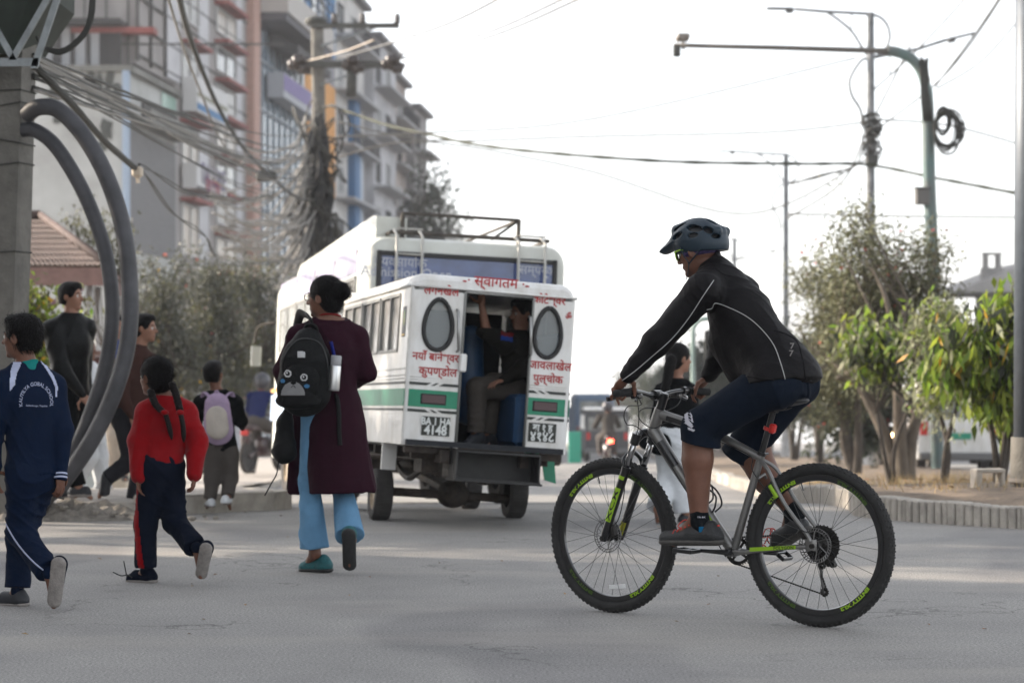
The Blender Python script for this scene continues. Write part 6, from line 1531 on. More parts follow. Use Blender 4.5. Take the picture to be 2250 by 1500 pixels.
def motorbike(loc, rz, label, glow=None, shirt=None, group='far motorcycles'):
    root = empty('motorcycle', loc, rz, label, 'motorcycle', group)
    for y in (0, 1.28):
        MB().lathe((0, y, .3), [(.24,-.045),(.3,-.03),(.3,.03),(.24,.045)], (1,0,0), 24, True).lathe((0, y, .3), [(.24,-.01),(.05,-.03),(.05,.03),(.24,.01)], (1,0,0), 12).build('wheel', VT, root, True)
    m = MB(); m.tube(catmull([(0,1.28,.3),(0,1.12,.72),(0,1.04,.98)], 4), .035, 8); m.box((0,.65,.45), (.22,.42,.34), bev=.06); m.ell((0,.85,.80), (.15,.27,.13)); m.box((0,.28,.80), (.24,.68,.1), bev=.04); m.tube([(0,0,.3),(0,.45,.42)], .04, 8); m.tube([(-.34,1.0,1.02),(0,1.04,1.0),(.34,1.0,1.02)], .016, 8); m.box((0,-.08,.62), (.16,.14,.2), bev=.03)
    m.build('bike_body', mat('motorbike_paint', (.03,.01,.012), .35, coat=.4), root, 40)
    MB().box((0,-.14,.72), (.14,.05,.09), bev=.01).build('tail_lamp', glow or mat('red_plastic', (.5,.02,.015), .3), root)
    if glow is not None: pass
    W = {k: Vector(v) for k, v in dict(head=(0,.55,1.60), neck=(0,.50,1.40), pelvis=(0,.30,.92), sl=(-.2,.52,1.34), sr=(.2,.52,1.34), el=(-.32,.68,1.1), er=(.32,.68,1.1), wl=(-.32,.96,1.06), wr=(.32,.96,1.06), hl=(-.1,.33,.88), hr=(.1,.33,.88), kl=(-.2,.74,.78), kr=(.2,.74,.78), al=(-.2,.56,.36), ar=(.2,.56,.36), tl=(-.2,.74,.32), tr=(.2,.74,.32)).items()}
    M = Matrix.Translation(loc) @ Matrix.Rotation(rz, 4, 'Z'); W = {k: M @ v for k, v in W.items()}; f = M.to_3x3() @ Vector((0,1,0))
    b, hd, bd = person(W, .98, f, f, 'rider of '+label, 'motorcycle riders' if 0 else None, vox=.03, face=False)
    sdfobj('jacket', top_sdf(W, .98, bd[0], .03), .03, shirt or BLACK_C, b); sdfobj('trousers', trousers_sdf(W, .98, bd[0], .03), .03, GREY_C, b)
    MB().ell(W['head']+Vector((0,0,.02)), (.15,.17,.16)).build('helmet', mat('helmet_plain', (.05,.05,.06), .3), b, True)
def build_far_vehicles():
    GLOW = mat('lit_red_lamp', (.8,.05,.03), .3, emit=(1,.06,.03), estr=9)
    BLUEP = mat('hazed_truck_blue', (.09,.14,.21), .6); D = 98.0  # truck blue greyed, distance haze put into the colour
    p = P(1313,800,D); root = empty('truck', (p.x, D, gz(D)), R(3), 'distant blue topped truck with a dark red tailgate, far down the road', 'truck')
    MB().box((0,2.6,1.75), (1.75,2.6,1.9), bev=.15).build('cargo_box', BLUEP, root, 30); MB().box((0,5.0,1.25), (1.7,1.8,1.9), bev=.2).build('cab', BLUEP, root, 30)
    MB().box((0,1.2,.95), (1.65,.5,.75), bev=.04).build('tailgate', mat('dark_red_paint', (.14,.05,.06), .6), root)
    MB().box((0,1.28,2.05), (1.3,.04,.7)).build('rear_window', GLP, root); MB().box((0,3,.55), (1.2,5,.2)).build('chassis', CHAS, root)
    for s in (-1,1):
        for y in (1.8, 5.2): wheel_at(root, (s*.7, y, .42), .42, .28)
    D = 78.0; p = P(1334,800,D)
    box_car('jeep', 'distant white roofed jeep beside the blue truck', 'jeep', (p.x, D, gz(D)), R(2), (1.5,3.6,1.75), mat('jeep_dark', (.05,.05,.055), .5))
    MB_ = MB().box((p.x, D+1.1, gz(D)+1.79), (1.5,2.1,.08), bev=.03)
    o = MB_.build('roof', VWHITE, None); j = [x for x in COL.objects if x.name.startswith('jeep')][0]; o.parent = j; o.matrix_parent_inverse = j.matrix_basis.inverted() if 0 else (Matrix.Translation(j.location) @ Matrix.Rotation(j.rotation_euler.z, 4, 'Z')).inverted()
    D = 60.0; p = P(1340,800,D); motorbike((p.x, D, gz(D)), R(4), 'far motorcycle with a glowing red tail lamp on the road', GLOW, cloth('dusty_jacket', (.05,.045,.04)), None)
    D = 46.0; p = P(2112,800,D)
    box_car('parked_van', 'white van standing beyond the median trees, green number plate', 'van', (p.x, D, gz(D)), R(-6), (1.72,4.2,1.95), VWHITE, plate=mat('green_plate', (.01,.25,.15), .5))
    D = 58.0; p = P(2010,800,D); box_car('parked_car', 'grey car partly hidden behind the forked tree trunk', 'car', (p.x+1.2, D, gz(D)), R(-4), (1.6,3.9,1.5), mat('car_grey', (.2,.2,.21), .35, coat=.4))
    D = 50.0; p = P(1951,975,D); LG = mat('lit_headlamp', (1,.8,.5), .3, emit=(1,.62,.28), estr=14)
    motorbike((p.x, D+1.2, gz(D)), R(184), 'oncoming motorcycle with its warm headlamp lit behind the median trees', None, cloth('red_top', (.3,.02,.03)), None)
    r = [x for x in COL.objects if x.name.startswith('motorcycle')][-1]; MB().ell((0,1.16,.86), (.09,.05,.09)).build('headlamp', LG, r, True)
    # scooter parked at the kerb on the left
    D = 40.0; p = P(545,800,D); motorbike((p.x, D, gz(D)+.15), R(-20), 'blue scooter with its rider waiting by the left pavement', None, cloth('blue_shirt', (.012,.02,.08)), None)
    D = 62; p = P(1263,800,D); MB().box((p.x, D, gz(D)+.55), (.34,.1,.85), bev=.01).build('green_hoarding', mat('green_sheet', (.03,.32,.22), .5)); o = COL.objects[-1]
    o = [x for x in COL.objects if x.name.startswith('green_hoarding')][0]; tag(o, 'low green metal hoarding panel at the far roadside', 'hoarding')
# ---------------------------------------------------------------- buildings
def fD(px): return -19.75/((px-CX)/FPX-.075)          # where a photo column meets the left street front
def fX(y): return -13+.075*(y-90)
FT = Vector((.075,1,0)).normalized(); FN_ = Vector((1,-.075,0)).normalized()
def mcol(name, col, **k): return mat(name, col, k.pop('rough', .8), **k)
WGL = mat('dark_window_glass', (.05,.06,.07), .12, spec=.8, var=.5, vscale=.6)
def fp(u, z, out=0.0):
    "point on the left street front: u = distance along it measured as y, z world height, out = towards the road"
    return Vector((fX(u), u, z))+FN_*out
def slab(mb, u0, u1, z0, z1, o0, o1):
    "block on the facade plane from offset o0 to o1"
    a, b = fp(u0, z0, o0), fp(u1, z0, o0); d = FN_*(o1-o0); h = Vector((0,0,z1-z0))
    vs = [a, b, b+d, a+d, a+h, b+h, b+h+d, a+d+h]
    mb.add(vs, [(0,3,2,1),(4,5,6,7),(0,1,5,4),(1,2,6,5),(2,3,7,6),(3,0,4,7)]); return mb
def zpx(px, py, u=None):
    u = u or fD(px); return CH+(HY-py)*u/FPX
def window(par, u0, u1, z0, z1, frame, pane=WGL, mull=1, sill=None, out=.0):
    m = MB(); t = .09
    slab(m, u0, u1, z0, z0+t, out, out+.09); slab(m, u0, u1, z1-t, z1, out, out+.09)
    for k in range(mull+2):
        u = u0+(u1-u0-t)*k/(mull+1); slab(m, u, u+t, z0+t, z1-t, out, out+.085)
    f = m.build('window', frame, par)
    slab(MB(), u0+.03, u1-.03, z0+.03, z1-.03, out+.0, out+.03).build('window_pane', pane, f)
    if sill: slab(MB(), u0-.15, u1+.15, z1+.05, z1+.20, out, out+.62).build('window_ledge', sill, f)
    return f
def build_left_street():
    GB = lambda u: gz(u)-.2
    WF = mcol('white_frame', (.4,.4,.4)); BF = mcol('black_frame', (.02,.02,.022))
    PANEL = mcol('grey_cladding', (.24,.225,.22), var=.15, vscale=.5); WPAN = mcol('white_cladding', (.42,.42,.44), var=.12, vscale=.6); REDL = mcol('red_ledge', (.20,.055,.05), var=.3, vscale=1)
    GLG = mat('grey_window_film', (.16,.155,.15), .3, var=.4, vscale=.5); CRE = mcol('curtain_window', (.26,.22,.18), rough=.3, var=.5, vscale=.8)
    # B1: low stained white house
    u0, u1 = fD(278), fD(388); zt = zpx(278, 158)
    r = empty('stained_building', tuple(fp(u0, gz(u0))), 0, 'low stained white building with a black framed rooftop room, far left', 'building'); r['worldmesh'] = 1
    STW = mat('stained_white_wall', (.44,.45,.44), .85, var=.3, vscale=.35, col2=(.27,.27,.26), bump=.2, bscale=3)
    m = MB(); slab(m, u0, u1, GB(u0), zt, -14, 0); w = m.build('wall', STW, r)
    MB().tube([fp(u0,GB(u0),.0)+Vector((.02,-.2,0)), fp(u0,zt,.0)+Vector((.02,-.2,0))], .14, 10).build('drain_pipe', mcol('blue_grey_pipe', (.28,.34,.42)), r, True)
    slab(MB(), u0-.25, u1, zt, zt+.22, -14, .25).build('parapet', mcol('mossy_parapet', (.13,.13,.12), var=.4, vscale=1), r)
    mo = mat('mould_patch', (.05,.055,.05), .9, var=.4, vscale=1)
    random.seed(5)
    for i in range(16):
        px, py = random.uniform(95,268), random.choice([random.uniform(160,215), random.uniform(170,330)]); p = P(px, py, u0-.012); n = 9; s = random.uniform(.1,.32)
        MB().add([p+Vector((math.cos(t)*s*random.uniform(.5,1), 0, math.sin(t)*s*1.7*random.uniform(.5,1))) for t in [2*math.pi*k/n for k in range(n)]], [tuple(range(n))]).build('mould_patch', mo, w)
    window(r, u0+2.2, u1-.3, zpx(335,285), zpx(335,232), BF, mat('dark_gap',(.03,.03,.03),.8), 0)
    slab(MB(), u0+.3, u1-.4, zpx(330,560), zpx(330,300), 0, .06).build('roller_shutter', mcol('grey_shutter', (.12,.12,.125), bump=.3, bscale=4, var=.2), r)
    m = MB(); slab(m, u0+.1, u1-.3, zpx(330,282)-.12, zpx(330,282), 0, .9); slab(m, u0+.1, u1-.3, zpx(330,282), zpx(330,262), .84, .9); m.build('balcony', mcol('mossy_parapet', (.13,.13,.12)), r)
    slab(MB(), u0+5.4, u1-.3, zpx(360,242), zpx(360,205), 0, .05).build('green_pane', mcol('green_glass', (.18,.33,.27), rough=.2), r)
    # rooftop room
    m = MB(); a, b = P(92,130,u0+1), P(262,130,u0+1)
    zr0, zr1 = zt, zpx(180,62,u0+1); rr = MB().box(((a.x+b.x)/2, u0+2.5, (zr0+zr1)/2), (b.x-a.x-.1, 3, zr1-zr0)).build('rooftop_room', mcol('grey_blind', (.34,.35,.37)), r)
    m.box(((a.x+b.x)/2-.6, u0+2.2, zr1+.12), (b.x-a.x+1.6, 4.2, .22))
    for k in range(6): x = a.x+(b.x-a.x)*k/5; m.box((x, u0+.93, (zr0+zr1)/2), (.16 if k != 1 else .3,.10,zr1-zr0))
    m.box((b.x-.35, u0+.95, (zr0+zr1)/2), (.7,.08,zr1-zr0)); m.build('rooftop_frame', BF, rr)
    # B2: tall panelled block with red ledges
    v0, v1 = u0+1.6, fD(545); zt2 = 24.0
    r = empty('panelled_building', tuple(fp(v0, gz(v0))), 0, 'tall grey and white panelled block with red window ledges, upper left', 'building'); r['worldmesh'] = 1
    m = MB(); slab(m, u1, v1, GB(v1), zt2, -16, 0); slab(m, v0, u1, zt+.5, zt2, -16, -.05); w = m.build('wall', PANEL, r)
    for px0, px1 in ((363,394),(434,456),(516,530)):
        a, b = fD(px0), fD(px1); slab(MB(), max(a,u1) if px0 > 380 else a, b, GB(b) if px0 > 380 else zt+.6, zt2, 0, .05).build('white_panel', WPAN, w)
    ln = mcol('joint_line', (.05,.05,.05))
    for k in range(13): slab(MB(), v0, v1, zt+.8+k*1.05, zt+.86+k*1.05, -.02, .07).build('panel_joint', ln, w)
    for px in (300,330,362): a = fD(px); slab(MB(), a, a+.1, zt+.6, zt2, -.03, .075).build('panel_joint', ln, w)
    for k in range(5): z = 7.75+3.1*k; window(w, fD(396), fD(433), z-2.3, z-.2, WF, GLG if z > 12 else CRE, 1, REDL, .02)
    for k in range(9):
        z = 3.5+1.62*k+.0; window(w, fD(472), fD(515), z-1.25, z-.15, WF, (GLG, WGL, CRE)[k % 3], 1, REDL, .02)
    m = MB(); c = P(252,70,v0-.3); m.box((c.x, v0-.35, c.z), (3.0,.8,.2)).build('corner_ledge', REDL, w); 
    for k in range(6): MB().box((P(200,0,v0).x, v0-.03, zt+1.2+1.9*k), (14,.04,.07)).build('panel_joint', ln, w)
    for k in range(5): MB().box((P(90+48*k,0,v0).x, v0-.031, (zt+zt2)/2), (.07,.045,zt2-zt-1)).build('panel_joint', ln, w)
    def sign(name, px0, px1, py0, py1, label, base, bands, out=.5, txt=None, par=None):
        a, b = fD(px0), fD(px1); pm = (px0+px1)/2; z0, z1 = zpx(pm, py1), zpx(pm, py0)
        s = MB(); slab(s, a, b, z0, z1, .12, out); o = s.build(name, base, par); 
        if par is None: tag(o, label, 'sign board')
        for f0, f1, mm in bands: slab(MB(), a+.05, b-.05, z0+(z1-z0)*f0, z0+(z1-z0)*f1, out, out+.02).build('sign_band', mm, o)
        if txt:
            for s_, sz, fz, mm in txt: text('sign_lettering', s_, sz, mm, o, fp((a+b)/2, z0+(z1-z0)*fz, out+.05), FT, (0,0,1), .02)
        return o
    sign('shop_sign', 394, 464, 188, 262, 'white signboard with a blue band on the panelled building', mcol('sign_white', (.5,.5,.5)), [(.06,.26,mcol('sign_blue', (.05,.15,.3))),(.45,.56,mcol('sign_olive', (.2,.2,.15)))], .7)
    PUR = mcol('sign_purple', (.08,.06,.14))
    sign('shop_sign', 394, 462, 372, 425, 'white signboard with purple and red lettering below the blue banded one', MATS['sign_white'], [(.0,.10,BF)], .7, [('TAJ LUKE', 1.15, .62, PUR), ('सेवा केन्द्र', .7, .25, mcol('sign_red', (.3,.03,.05)))])
    # B3: blue glass block with a salmon edge pillar
    a, b = v1+.02, fD(668); r = empty('blue_glass_building', tuple(fp(a, gz(a))), 0, 'blue glass fronted block with a salmon corner pillar and pale top band', 'building'); r['worldmesh'] = 1
    BG = mat('blue_glass', (.14,.19,.24), .15, var=.35, vscale=.5, spec=.8); zt3 = 26
    slab(MB(), a, b, GB(a), zt3, -16, -.0).build('wall', BG, r)
    slab(MB(), a-.4, fD(556), GB(a), zt3, .0, .35).build('corner_pillar', mcol('salmon_paint', (.36,.22,.18), var=.15), r)
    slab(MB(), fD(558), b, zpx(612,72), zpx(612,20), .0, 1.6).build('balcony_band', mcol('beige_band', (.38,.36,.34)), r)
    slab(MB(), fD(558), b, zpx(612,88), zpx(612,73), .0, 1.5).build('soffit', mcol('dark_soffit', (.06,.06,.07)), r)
    m = MB(); z = zpx(612,20)
    for k in range(3): slab(m, fD(558), b, z+.35+.45*k, z+.40+.45*k, 1.5, 1.56)
    for k in range(9): u = fD(558)+(b-fD(558))*k/8; slab(m, u, u+.06, z, z+1.35, 1.5, 1.56)
    m.build('balcony_rail', BF, r)
    for k in range(9): u = fD(556)+(b-fD(556))*(k+.3)/9; slab(MB(), u, u+.09, GB(a), zpx(612,100), .0, .09).build('glazing_bar', mcol('grey_bar', (.2,.23,.26)), r)
    for k in range(7): zz = 1.5+2.3*k; slab(MB(), fD(556), b, zz, zz+.12, .0, .11).build('glazing_bar', MATS['grey_bar'], r)
    AW = MB(); u2, u3 = fD(586), fD(664); z1 = zpx(625,102); AW.prism([fp(u2,z1,.1), fp(u2,z1-.7,.1), fp(u2,z1-1.0,1.5), fp(u2,z1-.6,1.5)], FT*(u3-u2)); AW.build('black_awning', BF, r)
    sg = sign('billboard', 582, 664, 188, 240, 'purple and pale billboard hung on the blue glass building', mcol('sign_grey', (.32,.33,.36)), [(.3,.95,mcol('sign_violet', (.16,.13,.28)))], .9)
    slab(MB(), fD(650), fD(663), zpx(656,232), zpx(656,195), .93, .97).build('sign_panel', mcol('sign_yellow', (.42,.38,.16)), sg)
    # B4: blue/orange block
    a, b = fD(669), fD(736); r = empty('orange_building', tuple(fp(a, gz(a))), 0, 'narrow block with bright blue top floors and an orange wall behind the utility pole', 'building'); r['worldmesh'] = 1
    zz = [GB(a), zpx(700,420), zpx(700,168), zpx(700,100), 30]
    for i, (nm, mm, o) in enumerate((('lower_wall', mcol('worn_white', (.42,.41,.40), var=.3, vscale=.6), 0), ('orange_wall', mcol('orange_paint', (.50,.23,.05), var=.15, vscale=.7), .02), ('middle_wall', mcol('slate_wall', (.18,.18,.2)), .0), ('upper_wall', mcol('bright_blue_paint', (.035,.14,.30), var=.15), .02))):
        slab(MB(), a, b, zz[i], zz[i+1], -16, o).build(nm, mm, r)
    for k in range(4): window(r, a+2+2.6*(k % 2), a+3.8+2.6*(k % 2), zz[3]+1.2+3*(k//2), zz[3]+2.6+3*(k//2), WF, WGL, 0, None, .03)
    # B5..: receding white and grey houses
    specs = [(737,800,23.0,'white block with dark windows and a blue pillar at its edge','worn_white_b',(.44,.43,.42)),(801,850,21.5,'grey-white block with iron balconies, fifth along the left street','pale_grey_b',(.36,.36,.38)),
             (851,892,20.8,'brownish block with a roof parapet and balconies','brown_grey_b',(.27,.23,.21)),(893,921,19.5,'dark grey end block at the end of the visible row','dark_grey_b',(.20,.19,.19)),(922,937,13.5,'low grey house last in the row behind the bare tree','low_grey_b',(.22,.22,.22))]
    random.seed(11)
    for i, (p0, p1, top, lab, mn, col) in enumerate(specs):
        a, b = fD(p0), fD(p1); r = empty('city_building', tuple(fp(a, gz(a))), 0, lab, 'building', 'buildings receding along the left street'); r['worldmesh'] = 1
        step = .6*((i % 2))
        slab(MB(), a, b, GB(b)-3, top, -14, step).build('wall', mcol(mn, col, var=.3, vscale=.5), r)
        slab(MB(), a-.2, b+.2, top, top+.3, -14, step+.5).build('parapet', mcol('grey_parapet', (.12,.12,.125)), r)
        nf = int((top-1)/3.1); nw = max(1, int((b-a)/4))
        for f in range(nf):
            zb = top-2.6-3.1*f
            slab(MB(), a, b, zb-.55, zb-.4, step, step+1.1).build('balcony_slab', mcol('slab_grey', (.3,.3,.31)), r)
            if (f+i) % 2 == 0:
                m = MB()
                for k in range(int((b-a)/.5)): slab(m, a+.5*k, a+.5*k+.06, zb-.4, zb+.4, step+1.03, step+1.08)
                slab(m, a, b, zb+.38, zb+.44, step+1.02, step+1.09); m.build('balcony_rail', BF, r)
            for k in range(nw):
                u = a+.7+(b-a-1.0)*k/nw; window(r, u, u+min(2.0, (b-a)/nw-.9), zb-.1, zb+1.5, WF if (k+f) % 2 else BF, WGL, 1, None, step+.0)
        if i == 0:
            slab(MB(), fD(764), fD(775), GB(b), zpx(773,212), step, step+.45).build('blue_pillar', mcol('blue_pillar_paint', (.03,.11,.24)), r)
            slab(MB(), fD(777), fD(783), GB(b), zpx(780,330), step, step+.4).build('pale_pillar', mcol('pale_blue_white', (.34,.4,.48)), r)
        # rooftop tank or stair head
        if i in (0, 1, 2):
            u = (a+b)/2; MB().lathe(fp(u, top+.3, -1.5), [(0,0),(.9,0),(.9,1.3),(.6,1.7),(0,1.8)], (0,0,1), 16).build('roof_tank', mcol('black_tank', (.03,.03,.03)), r, True)
    # unseen block added on the left to cast shade over the crossing
    r = empty('shade_building', (-12,7.0,0), 0, 'unseen building added past the left edge to shade the crossing', 'building'); 
    MB().box((-9,-1.6,5.5), (18,24,11)).build('wall', PAVE, r); m = MB()
    for k in range(6):
        for f in range(3): w = MB().box((.02, -10+4*k, 2.2+3.2*f), (.06,1.8,1.6)).build('window', WGL, r)
    # right far building
    D = 88.0; c = P(2190,700,D); r = empty('grey_building', (c.x+3, D+5, gz(D)), 0, 'plain grey concrete building with a small stair tower beyond the right trees', 'building')
    CG = mcol('cement_grey', (.28,.27,.26), var=.3, vscale=.6); zt = zpx(0,640,D)-gz(D)
    MB().box((2,0,zt/2-1), (8,8,zt+2)).build('wall', CG, r); MB().prism([(-4.5,-4.2,zt),(-1.2,-4.2,zt+1.3),(6,-4.2,zt+1.4),(6,-4.2,zt)], (0,8,0)).build('roof', CG, r)
    q = P(2203,580,D); tx = q.x-(c.x+3); m = MB(); 
    for dx in (-.25, .25): m.box((tx+dx, -3, zt+1.1), (.16,.5,1.0))
    m.box((tx, -3, zt+1.55), (.7,.55,.1)).box((tx, -3, zt+.5), (.8,.6,1.0)); m.build('stair_tower', CG, r)
    for k in range(2): MB().box((1.0+2.5*k,-4.03,zt-1.8), (1.2,.06,1.2)).build('window', WGL, r)
def build_pavilion():
    D = 33.0; r = empty('pavilion', tuple(P(120,800,D+3)), 0, 'open pavilion with a tiled brown hip roof behind the concrete pole', 'pavilion'); r['worldmesh'] = 1
    TILE = mat('clay_tiles', (.075,.05,.044), .85, var=.35, vscale=3, bump=.3, bscale=20); FAS = mat('brown_fascia', (.16,.095,.085), .8, var=.2); zE, zR = CH+(HY-585)*D/FPX, CH+(HY-478)*36/FPX
    FR = P(236,585,D); BR = P(280,600,39.5); FR.z = BR.z = zE; RX = P(88,480,36.2); RX.z = zR; FL = Vector((-9.5, D, zE)); BLc = Vector((-9.5, 39.5, zE)); RL = Vector((-9.5, 36.2, zR))
    def slope(a, b, c, d, nu, nv):                       # a-b eave, d-c ridge
        vs = []; fs = []
        n = Vector(b-a).cross(d-a).normalized(); n = n if n.z > 0 else -n
        for j in range(nv+1):
            for i in range(nu+1):
                t = j/nv; u = i/nu; p = (a.lerp(b, u)).lerp(d.lerp(c, u), t); vs.append(p+n*(.035*abs(math.sin(u*nu*math.pi/4))-.03*((t*nv) % 4)/4))
        for j in range(nv):
            for i in range(nu): k = j*(nu+1)+i; fs.append((k, k+1, k+nu+2, k+nu+1))
        return vs, fs
    m = MB(); m.add(*slope(FL, FR, RX, RL, 200, 36)); m.add(*slope(FR, BR, RX+Vector((.02,.02,0)), RX, 100, 36)); m.add(*slope(BR, BLc, RL, RX, 60, 12)); m.build('roof', TILE, r)
    MB().tube([FR+Vector((0,0,.04)), RX+Vector((0,0,.06))], .06, 8).tube([RX+Vector((0,0,.06)), RL+Vector((0,0,.06))], .07, 8).tube([BR, RX], .05, 8).build('ridge_tiles', TILE, r, True)
    m = MB(); 
    for a, b in ((FL, FR), (FR, BR)): d = (b-a).normalized(); n = Vector((d.y,-d.x,0)); m.prism([a+Vector((0,0,-.02)), b+Vector((0,0,-.02)), b+Vector((0,0,-.28)), a+Vector((0,0,-.28))], n*-.05)
    m.build('fascia', FAS, r)
    m = MB(); MV = mat('mauve_drape', (.17,.095,.12), .9, var=.3)
    for k in range(7): x0 = FR.x-.4-k*.85; m.tube(catmull([(x0,D+.2,zE-.3),(x0-.42,D+.15,zE-.52),(x0-.85,D+.2,zE-.3)], 6), .12, 8, flat=.4)
    m.build('drape', MV, r, True)
    for (x, y) in ((P(197,0,D+.6).x, D+.6), (BR.x-.4, 38.8), (P(20,0,D+.6).x, D+.6), (-8, D+.6)):
        MB().cyl((x, y, gz(y)), (x, y, zE-.1), .055, .05, 12).build('post', mat('white_post', (.42,.42,.43), .6, var=.2), r, True)
    q = P(228,700,D+2); k = empty('kiosk', (q.x, D+2, gz(D)), 0, 'small dark red kiosk standing under the pavilion roof edge', 'kiosk')
    MB().box((0,0,1.0), (.55,.8,1.9), bev=.03).build('body', mat('dark_red_panel', (.06,.015,.015), .6, var=.5, vscale=3), k); MB().box((-.03,-.41,1.3), (.4,.03,.5)).build('shelf_front', mat('dark_gap2', (.02,.02,.02), .7), k); MB().box((0,0,2.0), (.8,1.0,.08)).build('roof', FAS, k)
    for i, (px, w, h, col, lab) in enumerate(((178,.5,1.1,(.35,.4,.42),'pale blue-white cabinet on the pavement behind the pipes'),(250,.35,1.0,(.4,.36,.3),'beige board leaning on the pavement near the kiosk'))):
        D2 = 27.0; q = P(px,800,D2); b = empty('cabinet', (q.x, D2, gz(D2)+.15), 0, lab, 'cabinet'); MB().box((0,0,h/2), (w,.3,h), bev=.02).build('case', mat('cabinet_%s' % ('blue','beige')[i], col, .6, var=.2), b); MB().box((0,-.155,h*.55), (w*.8,.02,h*.7), bev=.005).build('door', mat('cabinet_%s' % ('blue','beige')[i], col), b); MB().box((w*.25,-.175,h*.55), (.03,.03,.12)).build('handle', CHAS, b)
# ---------------------------------------------------------------- poles, lamps, cables
CONC = mat('pole_concrete', (.125,.118,.105), .9, var=.3, vscale=4, bump=.4, bscale=40); BLKC = mat('cable_rubber', (.022,.022,.018), .7); GREYC = mat('cable_weathered', (.16,.15,.135), .7); GALV = mat('galvanised_steel', (.20,.215,.22), .55, .4, var=.3, vscale=6); DKST = mat('dark_steel', (.05,.05,.045), .7, .2, var=.3)
def build_left_pole():
    D = 17.4; S_ = FPX/D
    r = empty('concrete_pole', tuple(P(0,1120,D)), 0, 'square concrete pole with wire bands at the left edge of the picture', 'pole'); r['worldmesh'] = 1
    b, t = P(-12,1125,D), P(38,-260,D); w0, w1 = .17, .145; m = MB(); M = Matrix.Rotation(R(-14), 3, 'Z'); vs = []
    for c, w in ((b, w0), (t, w1)):
        for sx, sy in ((-1,-1),(1,-1),(1,1),(-1,1)): vs.append(c+M@Vector((sx*w, sy*w*.8, 0)))
    m.add(vs, [(3,2,1,0),(4,5,6,7)]+[(i,(i+1)%4,4+(i+1)%4,4+i) for i in range(4)]); sh = m.build('shaft', CONC, r)
    for k, py in enumerate((203,236,310,366,556)):
        c = b.lerp(t, (1125-py)/1385); w = .17-.025*(1125-py)/1385+.006; tl = .03*math.sin(k*2.3)
        MB().tube([c+M@Vector((sx*w, sy*w*.82, tl*sx)) for sx, sy in ((-1,-1),(0,-1.02),(1,-1),(1,1),(-1,1),(-1,-1))], .006, 6).build('wire_band', BLKC, r)
    # steel bracket and the underside of the platform above
    pf = MB(); DG = mat('dark_green_steel', (.012,.018,.012), .8, var=.4)
    pf.prism([P(-160,-200,D-.5), P(118,-200,D-.5), P(112,-8,D-.5), P(28,118,D-.3), P(-160,118,D-.3)], (0,.9,0)); pf.build('platform', DG, r)
    an = MB()
    for a, b_ in (((18,132),(112,-30)),((66,150),(130,-40)),((-30,40),(22,132)),((-40,128),(84,128))):
        A, B = P(*a, D-.6), P(*b_, D-.6); d = (B-A).normalized(); an.prism([A, A+Vector((.05,0,0)) if abs(d.z) > .3 else A+Vector((0,0,-.06)), B+Vector((.05,0,0)) if abs(d.z) > .3 else B+Vector((0,0,-.06)), B], (0,.03,0))
    an.build('angle_iron', GALV, r)
    for k in range(3):
        c = empty('cable_loop', tuple(P(140,60,D)), 0, 'black cable loop hanging below the steel platform, %s' % ('outermost of three','middle of three','innermost of three')[k], 'cable', 'loops of spare cable at the pole'); c['worldmesh'] = 1
        MB().tube(catmull([P(80+k*3,82+k*5,D-.3), P(98+k*2,108-k*1,D-.35), P(140,116-k*4,D-.4), P(185-k*2,80-k*3,D-.4), P(205-k*4,30,D-.4), P(207-k*3,-40,D-.35)], 8), .0115, 8).build('cable', BLKC, c, True)
    PG = mat('grey_hdpe_pipe', (.055,.055,.06), .5, var=.35, vscale=3, bump=.15, bscale=20, spec=.3)
    for k, (pts, lab, rad) in enumerate((([(60,252,.1),(85,236,0),(130,243,-.05),(185,300,-.1),(235,390,-.15),(270,500,-.2),(285,620,-.25),(282,740,-.3),(255,850,-.3),(205,960,-.25),(140,1055,-.15),(92,1100,-.05),(70,1130,0)], 'longer outer grey conduit pipe arching from the pole to the ground', .064),
                               ([(50,285,.15),(80,288,.1),(125,325,.05),(180,415,0),(222,520,-.05),(243,620,-.1),(245,720,-.12),(228,820,-.15),(195,920,-.12),(160,1000,-.08),(120,1070,0),(85,1120,.08)], 'shorter inner grey conduit pipe arching from the pole to the ground', .056))):
        c = empty('conduit_pipe', tuple(P(80,1130,D)), 0, lab, 'pipe', 'two arching conduit pipes'); c['worldmesh'] = 1
        MB().tube(catmull([P(a, b2, D-.25+dd) for a, b2, dd in pts], 8), rad, 20).build('pipe', PG, c, True)
        e = P(pts[-3][0], pts[-3][1], D-.25+pts[-3][2]); MB().tube(catmull([P(100-20*k,1040+40*k,D-.4), P(118,1060+30*k,D-.42), P(140,1075+20*k,D-.3)], 4), .008, 6).build('tie_wire', BLKC, c, True)
def cable(pts, r, lab, m=BLKC, group=None, n=10, name='cable'):
    o = MB().tube(catmull(pts, n), r, 6).build(name, m, None, True); return tag(o, lab, 'cable', group)
